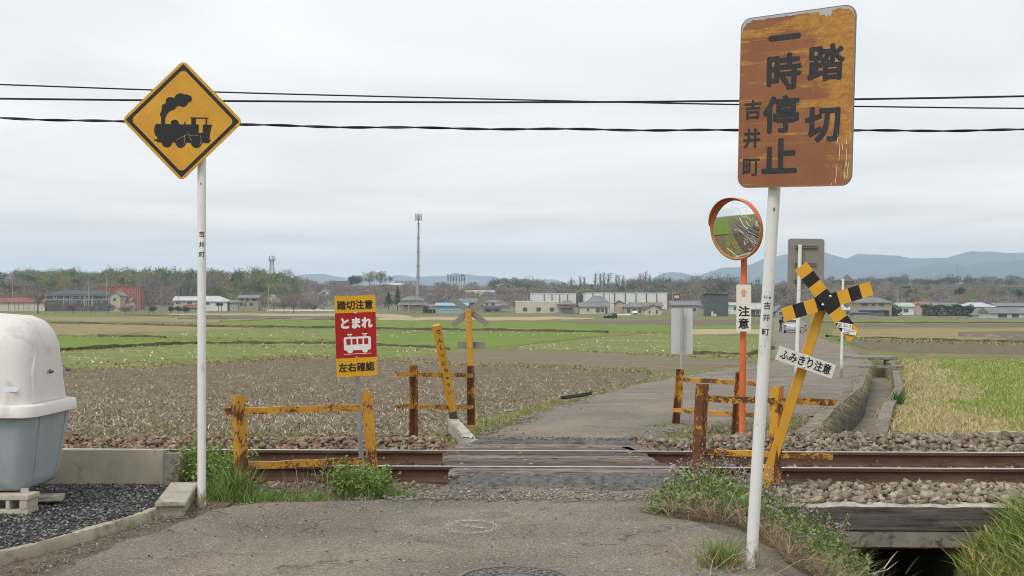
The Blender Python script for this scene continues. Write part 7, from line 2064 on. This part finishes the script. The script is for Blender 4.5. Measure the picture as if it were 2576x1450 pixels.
def bare_crown(pl, X, Y, z0, h, rx, pal, nb=26, spread=1.0, slim=False, fine=9, w=.09, up=.55):
    """fan of limbs and twigs"""
    for i in range(nb):
        a = RNG.uniform(0, 2 * math.pi); t = RNG.uniform(.28, .75)
        o = np.array([X, Y, z0 + h * t * .55])
        el = RNG.uniform(.35, 1.3)
        L = h * (1 - t * .5) * RNG.uniform(.42, .62)
        d = np.array([math.cos(a) * math.cos(el) * spread, math.sin(a) * math.cos(el) * spread, math.sin(el) * up * 2])
        d /= np.linalg.norm(d)
        if slim: o = np.array([X, Y, z0 + h * RNG.uniform(.12, .85)]); L = h * RNG.uniform(.18, .36)
        L = min(L, rx / max(.15, np.hypot(d[0], d[1])))
        pl.blades(o[None], np.array([L]), w * 1.6, d[None], np.array([-.3]), cols(1, pal, .2))
        m = fine
        tt = RNG.uniform(.35, 1, m)
        b = o + d * (L * tt * .9)[:, None]
        dd = d * .9 + RNG.normal(size=(m, 3)) * .6; dd[:, 2] += .25
        pl.blades(b, L * RNG.uniform(.25, .5, m), w * .8, dd, np.full(m, -.2), cols(m, pal, .25))
        b2 = np.repeat(b, 4, 0) + np.repeat(dd, 4, 0) * (L * .18) * RNG.random((m * 4, 1))
        pl.blades(b2, L * RNG.uniform(.12, .28, m * 4), w * .55, np.repeat(dd, 4, 0) + RNG.normal(size=(m * 4, 3)) * .8, np.full(m * 4, -.1), cols(m * 4, pal, .3))
GT = "trees among the far houses"
def tree(name, label, px, yb, yt, wpx, Y, kind, pal, n=420, size=.55, cat="tree", group=GT, trunk=True):
    if kind == 'bush': wpx *= 1.3; n = int(n * 1.8)
    k = Y / F; X = (px - CX) * k; zb, zt = H + (HY - yb) * k, H + (HY - yt) * k; h = zt - zb; rx = wpx * k / 2
    t = thing(name, label, cat, (X, Y, zb), group)
    bk = WALLM['brown'] if kind != 'bush' else WALLM['brown']
    mb = MB()
    rr = random.Random(int(px))
    rt0 = max(.10, h * .022) if kind != 'bush' else .06
    mb.tube([(X, Y, zb - 1.5), (X + rr.uniform(-.1, .1), Y, zb + h * .25), (X + rr.uniform(-.3, .3), Y, zb + h * .55), (X + rr.uniform(-.3, .3), Y, zb + h * .9)], [rt0 * 1.2, rt0, rt0 * .6, rt0 * .15], 6)
    for i in range(6):
        a = rr.uniform(0, 6.28); z0 = zb + h * rr.uniform(.2, .5)
        mb.tube([(X, Y, z0), (X + math.cos(a) * rx * .35, Y + math.sin(a) * rx * .35, z0 + h * .15), (X + math.cos(a) * rx * .7, Y + math.sin(a) * rx * .7, z0 + h * .32)], [rt0 * .55, rt0 * .35, rt0 * .1], 5)
    mb.build("trunk", mat("bark", (.10, .082, .07), .9, var=.3, scale=2, bstr=.2), t)
    pl = Plant()
    P_ = PAL[pal]
    if kind == 'bare': bare_crown(pl, X, Y, zb, h, rx, P_, 24, 1.0)
    elif kind == 'poplar': bare_crown(pl, X, Y, zb, h, rx * 1.25, P_, 40, .8, True, 7, .06, .8)
    elif kind == 'cone':
        tt = RNG.random(n) ** .7; a = RNG.uniform(0, 6.28, n); rr_ = rx * (1.02 - tt) * RNG.uniform(.35, 1.05, n) * (1 + .2 * np.sin(tt * 40))
        pl.leaves(np.stack([X + rr_ * np.cos(a), Y + rr_ * np.sin(a), zb + h * (.1 + .92 * tt)], -1), RNG.uniform(size * .6, size * 1.3, n), cols(n, P_, .3))
    else:
        nl = 7 if kind == 'round' else 6
        for i in range(nl):
            a = RNG.uniform(0, 6.28); q = RNG.uniform(.1, .55)
            c = (X + rx * q * math.cos(a), Y + rx * q * math.sin(a), zb + h * (RNG.uniform(.42, .72) if kind == 'round' else RNG.uniform(.3, .6)))
            pl.leaves(crown_pts(n // nl, c, rx * .55, h * (.27 if kind == 'round' else .34)), RNG.uniform(size * .6, size * 1.3, n // nl), cols(n // nl, P_, .22) * RNG.uniform(.8, 1.2))
    pl.build("crown", LEAF if kind not in ('bare', 'poplar') else TWIG, t)
    return t
tree("bare_tree", "wide bare tree with a low fork in front of the red roofed shed", 95, 784, 709, 68, 408, 'bare', 'rust')
tree("bare_tree", "rounded brown tree standing alone left of the clipped bushes", 375, 785, 739, 42, 408, 'bare', 'rust')
tree("round_bush", "round clipped dark bush below the brown rounded tree", 386, 784.5, 769, 19, 405, 'bush', 'ever', 420, .35, "bush")
tree("round_bush", "dark round bush standing alone left of the white pole", 429, 784.5, 770.5, 17, 405, 'bush', 'ever', 420, .35, "bush")
tree("round_bush", "left one of two touching dark bushes before the teal shed", 449, 783, 770, 20, 404, 'bush', 'ever', 420, .35, "bush")
tree("round_bush", "larger dark bush touching the teal shed", 467, 785.5, 769.5, 18, 403, 'bush', 'ever', 420, .35, "bush")
tree("topiary_tree", "left one of the two topiary trees before the white bungalow", 549, 774, 761, 6.5, 424, 'round', 'ever', 260, .3)
tree("topiary_tree", "right one of the two topiary trees before the white bungalow", 557, 774, 761.5, 7.5, 424, 'round', 'ever', 260, .3)
tree("blossom_tree", "white blossoming tree beside the utility pole with cross arms", 689, 774, 738, 30, 430, 'round', 'white', 700, .45)
tree("bare_tree", "dark leaning bare tree right of the white blossom", 714, 784, 748, 34, 420, 'bare', 'bare')
tree("bare_tree", "short bare tree near the guard rail's left end", 738, 784, 755, 26, 415, 'bare', 'bare')
tree("green_bush", "olive green bush behind the middle of the white guard rail", 790 - 0, 780, 765, 18, 412, 'bush', 'bamboo', 360, .4, "bush")
tree("red_shrub", "red leaved shrub in front of the apartment house", 182, 782, 765, 34, 405, 'bush', 'redshrub', 420, .4, "shrub")
tree("brown_shrub", "spreading brown shrub left of the red leaved one", 140, 783, 757, 50, 408, 'bush', 'rust', 520, .4, "shrub")
tree("brown_shrub", "grey brown shrub below the apartment house's right end", 228, 783, 766, 50, 405, 'bush', 'bare', 420, .4, "shrub")
tree("mauve_tree", "mauve budding small tree before the beige gabled house", 273, 783, 759, 38, 406, 'bush', 'mauve', 460, .35)
tree("blossom_tree", "pink blossoming small tree near the red flats", 334, 780, 761, 26, 410, 'bush', 'pink', 420, .35)
tree("brown_shrub", "dull shrub under the pink blossom", 316, 784, 770, 36, 404, 'bush', 'mauve', 360, .4, "shrub")
tree("conifer", "taller dark conifer left of the mast", 1000, 772, 724, 21, 440, 'cone', 'ever', 620, .6)
tree("conifer", "shorter bushy conifer left of the taller one", 977, 770, 737, 24, 440, 'cone', 'ever', 560, .6)
tree("round_tree", "single round bare crowned tree on the hilltop", 981.5, 718, 686.5, 25, 800, 'bare', 'bare')
for i, (px, yt, w, lab) in enumerate(((898, 689, 40, "left dome of the dark tree clump on the hilltop"), (930, 678, 52, "tallest dome of the tree clump on the hilltop"), (958, 679, 40, "right dome of the tree clump on the hilltop"), (884, 692, 22, "small dark tree at the clump's left edge"))):
    tree("hilltop_tree", lab, px, 722, yt, w, 790, 'round', 'ever' if i in (0, 3) else 'olive', 900, .8)
for i, px in enumerate((1127, 1134, 1141, 1148, 1155, 1162, 1168)):
    tree("poplar_tree", "%s bare poplar of the dense row on the far green ridge" % ["leftmost", "second from left", "third from left", "middle", "third from right", "second from right", "rightmost"][i], px, 714, 690 + (i * 7 % 5), 9, 900, 'poplar', 'bare', group="bare poplars in a row on the ridge")
lab5 = ["leaning bare poplar left of the group above the factory", "bare poplar at the left of the group above the factory", "tall bare poplar second in the group above the factory", "bare poplar third in the group above the factory", "forked bare poplar right of the faint pylon", "thin bare poplar right of the forked one", "short bare poplar before the bushy wood", "tall twiggy tree at the bushy wood's left part", "thinnest tall bare tree above the bushy wood", "bare tree with bulbous top above the bushy wood"]
for (px, yt, w), lab in zip(((1498, 690, 13), (1510, 688, 13), (1519, 688, 13), (1530, 689, 10), (1550, 691, 11), (1557, 696, 10), (1567, 696, 11), (1611, 690, 18), (1624, 685, 10), (1634, 690, 9)), lab5):
    tree("poplar_tree", lab, px, 728, yt, w, 640, 'poplar', 'bare', group="bare trees above the factory")
for (px, yt), lab in zip(((1437, 702), (1460, 697), (1470, 697)), ("small bare tree above the blue grey block", "bare tree above the gap between the factory halls", "slim dark bare tree touching the factory roofline")):
    tree("poplar_tree", lab, px, 732, yt, 12, 640, 'poplar', 'bare', group="bare trees above the factory")
tree("round_bush", "big round dark bush right of the ochre house", 2242, 799, 767, 44, 372, 'bush', 'ever', 1100, .5, "bush")
tree("round_tree", "rounded dark evergreen tree above the hedge row", 2415, 755, 721, 32, 520, 'round', 'ever', 800, .8)
tree("round_tree", "rounded dark evergreen tree above the white houses", 2279, 745, 717.5, 26, 600, 'round', 'ever', 700, .8)
tree("round_tree", "dark tree mass at the far right edge", 2570, 765, 726, 34, 520, 'round', 'ever', 700, .8)
tree("bare_tree", "bare brown tree between stop sign pole and the grey sign back", 1968, 738, 697, 26, 640, 'bare', 'rust')
tree("garden_bush", "dark bush beside the low brown house near the mirror plate", 1935, 798, 784, 20, 380, 'bush', 'ever', 360, .4, "bush")
# clipped hedge
Yh = float(ground_at(np.array([2380.]), np.array([798.]))[1][0]); k = Yh / F
pl = Plant(); n = 5200
x = RNG.uniform((2318 - CX) * k, (2446 - CX) * k, n); z = RNG.uniform(H + (HY - 799) * k, H + (HY - 772.5) * k, n); z += .25 * np.sin(x * 1.3) * (z > H + (HY - 776) * k)
s_ = RNG.random(n)
y = np.where(s_ < .7, Yh - 1 + RNG.normal(0, .25, n), Yh + RNG.uniform(-1, 1.2, n)); z = np.where(s_ > .7, H + (HY - 772.5) * k + RNG.normal(0, .25, n) + .25 * np.sin(x * 1.3), z)
pl.leaves(np.stack([x, y, z], -1), RNG.uniform(.25, .6, n), cols(n, PAL['ever'] + [(.07, .09, .035)], .3))
tag(pl.build("hedge", LEAF, base=((2380 - CX) * k, Yh, H + (HY - 799) * k)), "long tall clipped dark hedge in front of the grey roofs", "hedge")

# ---- woods that read as one mass
def woods(label, specs):
    pl = Plant()
    for px0, px1, Y0, Y1, n, h0, h1, r0, r1, pal, size, nf in specs:
        Y = RNG.uniform(Y0, Y1, n); px = RNG.uniform(px0, px1, n); X = (px - CX) / F * Y; Z = tz(X, Y)
        h = RNG.uniform(h0, h1, n) * np.where(RNG.random(n) < .14, 1.3, 1.0); r = RNG.uniform(r0, r1, n)
        for i in range(n):
            pal_ = PAL[pal[RNG.integers(0, len(pal))]]
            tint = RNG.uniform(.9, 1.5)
            for j in range(3):
                c = (X[i] + RNG.normal(0, r[i] * .35), Y[i] + RNG.normal(0, r[i] * .35), Z[i] + h[i] * RNG.uniform(.45, .72))
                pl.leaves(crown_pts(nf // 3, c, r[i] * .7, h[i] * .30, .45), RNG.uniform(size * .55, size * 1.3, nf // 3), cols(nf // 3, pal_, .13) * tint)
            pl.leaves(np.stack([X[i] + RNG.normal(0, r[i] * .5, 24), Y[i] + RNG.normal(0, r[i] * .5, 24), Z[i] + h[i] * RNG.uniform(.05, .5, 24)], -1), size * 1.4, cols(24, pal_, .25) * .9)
            m = 14
            pl.blades(np.stack([X[i] + RNG.normal(0, r[i] * .4, m), Y[i] + RNG.normal(0, r[i] * .4, m), Z[i] + h[i] * RNG.uniform(.45, .75, m)], -1), h[i] * RNG.uniform(.2, .42, m), .16, updir(m, .35), 0, cols(m, pal_, .3))
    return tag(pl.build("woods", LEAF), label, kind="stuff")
woods("bamboo and mixed wood covering the knoll on the left", [(60, 740, 530, 620, 250, 5, 7.2, 2.6, 4.8, ['bamboo', 'bamboo', 'ever', 'olive'], .8, 150), (520, 752, 505, 545, 50, 4, 7, 2.6, 4.2, ['bamboo', 'olive', 'ever'], .75, 150), (-300, 90, 520, 620, 80, 4.5, 7.5, 2.6, 4.4, ['ever', 'bare', 'mauve'], .8, 150)])
woods("brown leafless wood below the knoll on the left", [(-300, 480, 468, 545, 200, 4, 7.5, 2.2, 4.2, ['rust', 'bare', 'olive', 'bare', 'mauve', 'rust'], .55, 170), (340, 560, 480, 560, 46, 7, 11, 2.4, 4, ['bare', 'bare', 'ever'], .55, 190), (560, 770, 475, 535, 70, 2.5, 5, 2, 3.6, ['bare', 'olive', 'rust'], .55, 150)])
woods("bare brownish thickets on the slope behind the red sign", [(700, 1000, 466, 690, 210, 2.2, 4.6, 2.2, 4.2, ['bare', 'rust', 'bare', 'mauve'], .55, 140), (1000, 1340, 466, 620, 190, 2.2, 4.6, 2.2, 4, ['bare', 'rust', 'bare'], .55, 140), (1020, 1330, 620, 800, 40, 1.8, 3.5, 2, 4, ['bare', 'olive', 'ever'], .6, 120)])
woods("leafless and evergreen wood on the rise behind the factory", [(1235, 1365, 700, 780, 56, 4, 6.2, 2.6, 4.4, ['bare', 'bare', 'ever'], .65, 170), (1330, 1720, 540, 680, 170, 2.6, 5, 2.4, 4.4, ['bare', 'bare', 'ever', 'olive'], .65, 150), (1570, 1780, 600, 700, 90, 4.5, 7.8, 2.4, 4.4, ['bare', 'bare', 'mauve', 'ever'], .6, 180)])
woods("brown and dark woods stretching behind the houses on the right", [(1700, 2100, 462, 640, 240, 3.5, 7, 2.4, 4.4, ['bare', 'ever', 'bare', 'rust', 'olive'], .6, 160), (2080, 2700, 462, 660, 330, 2.8, 5.2, 2.4, 4.6, ['bare', 'bare', 'rust', 'mauve', 'ever', 'olive'], .6, 150), (2700, 3500, 480, 640, 60, 4, 6, 3, 5, ['bare', 'ever'], .9, 120), (1770, 1850, 560, 640, 30, 6, 9, 2.4, 4, ['ever', 'bare'], .65, 180)])
woods("dark pine ridge below the right hand mountains", [(2180, 2700, 860, 980, 130, 4.5, 7.5, 3, 5.2, ['ever', 'ever', 'ever', 'bare'], .9, 150), (2060, 2240, 760, 900, 40, 4, 6.5, 3, 5, ['ever', 'mauve'], .8, 140), (2700, 3400, 860, 980, 50, 6, 8, 4, 6, ['ever'], 1.2, 120)])

# ---------------------------------------------------------------- hills and mountains
M_MT = ground_mat("forested_mountain", [(.3, (.035, .045, .03)), (.7, (.08, .085, .06))], .004, fine=.03, fstr=.5, bstr=.3)
def range_(label, prof, Y, depth, rough):
    x = np.linspace(prof[0][0], prof[-1][0], 360)
    y = ip(x, prof) + rough * (np.sin(x * .13) + .7 * np.sin(x * .31 + 1) + .5 * np.sin(x * .57 + 2) + .4 * np.sin(x * 1.1)) * .35
    k = Y / F; X = (x - CX) * k; zt = H + (HY - y) * k
    rows = []
    for t in np.linspace(0, 1, 16):
        yy = Y - depth * (1 - t)
        sp = t ** 1.15
        z = -8 + (zt + 8) * sp
        gul = (zt + 8) * .10 * np.sin(t * math.pi) * (np.sin(X * .0065 + 3 * t + Y) + .6 * np.sin(X * .017 + 5 * t))
        rows.append(np.stack([X * (yy / Y) * t + X * (1 - t) * (yy / Y), np.full_like(X, yy) + 40 * np.sin(X * .004) * np.sin(t * math.pi), z + gul], -1))
    for t in (.4, 1.0): rows.append(np.stack([X, np.full_like(X, Y + depth * .5 * t), zt * (1 - t) - 8 * t], -1))
    v = np.stack(rows); nr_, nc = v.shape[:2]
    i_ = np.arange(nr_ * nc).reshape(nr_, nc)
    q = np.stack([i_[:-1, :-1], i_[:-1, 1:], i_[1:, 1:], i_[1:, :-1]], -1).reshape(-1, 4)
    tag(np_mesh("mountains", v.reshape(-1, 3), q, 4, M_MT, smooth=True), label, kind="structure")
range_("blue mountain range on the right", [(1560, 735), (1745, 702), (1770, 690), (1814, 674.6), (1865, 672), (1889, 665), (1918, 653), (1950, 646), (1975, 641), (2030, 637), (2071, 634), (2100, 643), (2128, 652), (2155, 639.4), (2207, 641), (2254, 643.5), (2300, 651), (2381, 649), (2410, 641), (2435, 633), (2491, 633.5), (2544, 637.6), (2576, 635), (2700, 640), (2900, 660), (3400, 700), (4000, 740)], 5600, 1500, 1.2)
range_("nearer blue ridge on the right", [(2050, 740), (2180, 700), (2250, 687), (2309, 673), (2379, 657.5), (2417, 669), (2440, 668), (2479, 659), (2520, 661), (2576, 654), (2700, 652), (2900, 672), (3300, 710), (3600, 745)], 4300, 1100, 1.2)
range_("small far blue hump left of the mirror", [(1420, 735), (1600, 716), (1637, 703), (1655, 694), (1672, 687), (1690, 684.5), (1710, 685.5), (1729, 690), (1760, 700), (1800, 720), (1850, 740)], 6200, 900, .8)
range_("faint blue hills far behind the town", [(300, 735), (600, 716), (700, 708), (738, 700), (755, 693), (775, 689.7), (815, 689.5), (845, 696), (872, 699), (900, 704), (960, 702), (994, 693), (1020, 693), (1040, 698), (1058, 697), (1080, 695), (1123, 694), (1140, 688), (1146, 687), (1160, 690.5), (1178, 690), (1200, 694), (1237, 695), (1260, 701), (1320, 707), (1360, 705), (1385, 703), (1405, 706), (1440, 716), (1600, 735)], 6600, 900, .7)

# ---------------------------------------------------------------- the air itself
hm = bpy.data.materials.new("haze"); hm.use_nodes = True
ht = hm.node_tree; ht.nodes.clear()
ho = ht.nodes.new("ShaderNodeOutputMaterial"); pv = ht.nodes.new("ShaderNodeVolumePrincipled")
pv.inputs["Color"].default_value = (.62, .80, 1.0, 1)
pv.inputs["Density"].default_value = .00019
pv.inputs["Anisotropy"].default_value = 0.0
ht.links.new(pv.outputs[0], ho.inputs["Volume"])
mb = MB(); mb.box((500, 3750, 144), (13500, 9000, 312))
tag(mb.build("haze", hm, base=(0, 4000, -12)), "thin bluish air over the whole plain", kind="stuff")
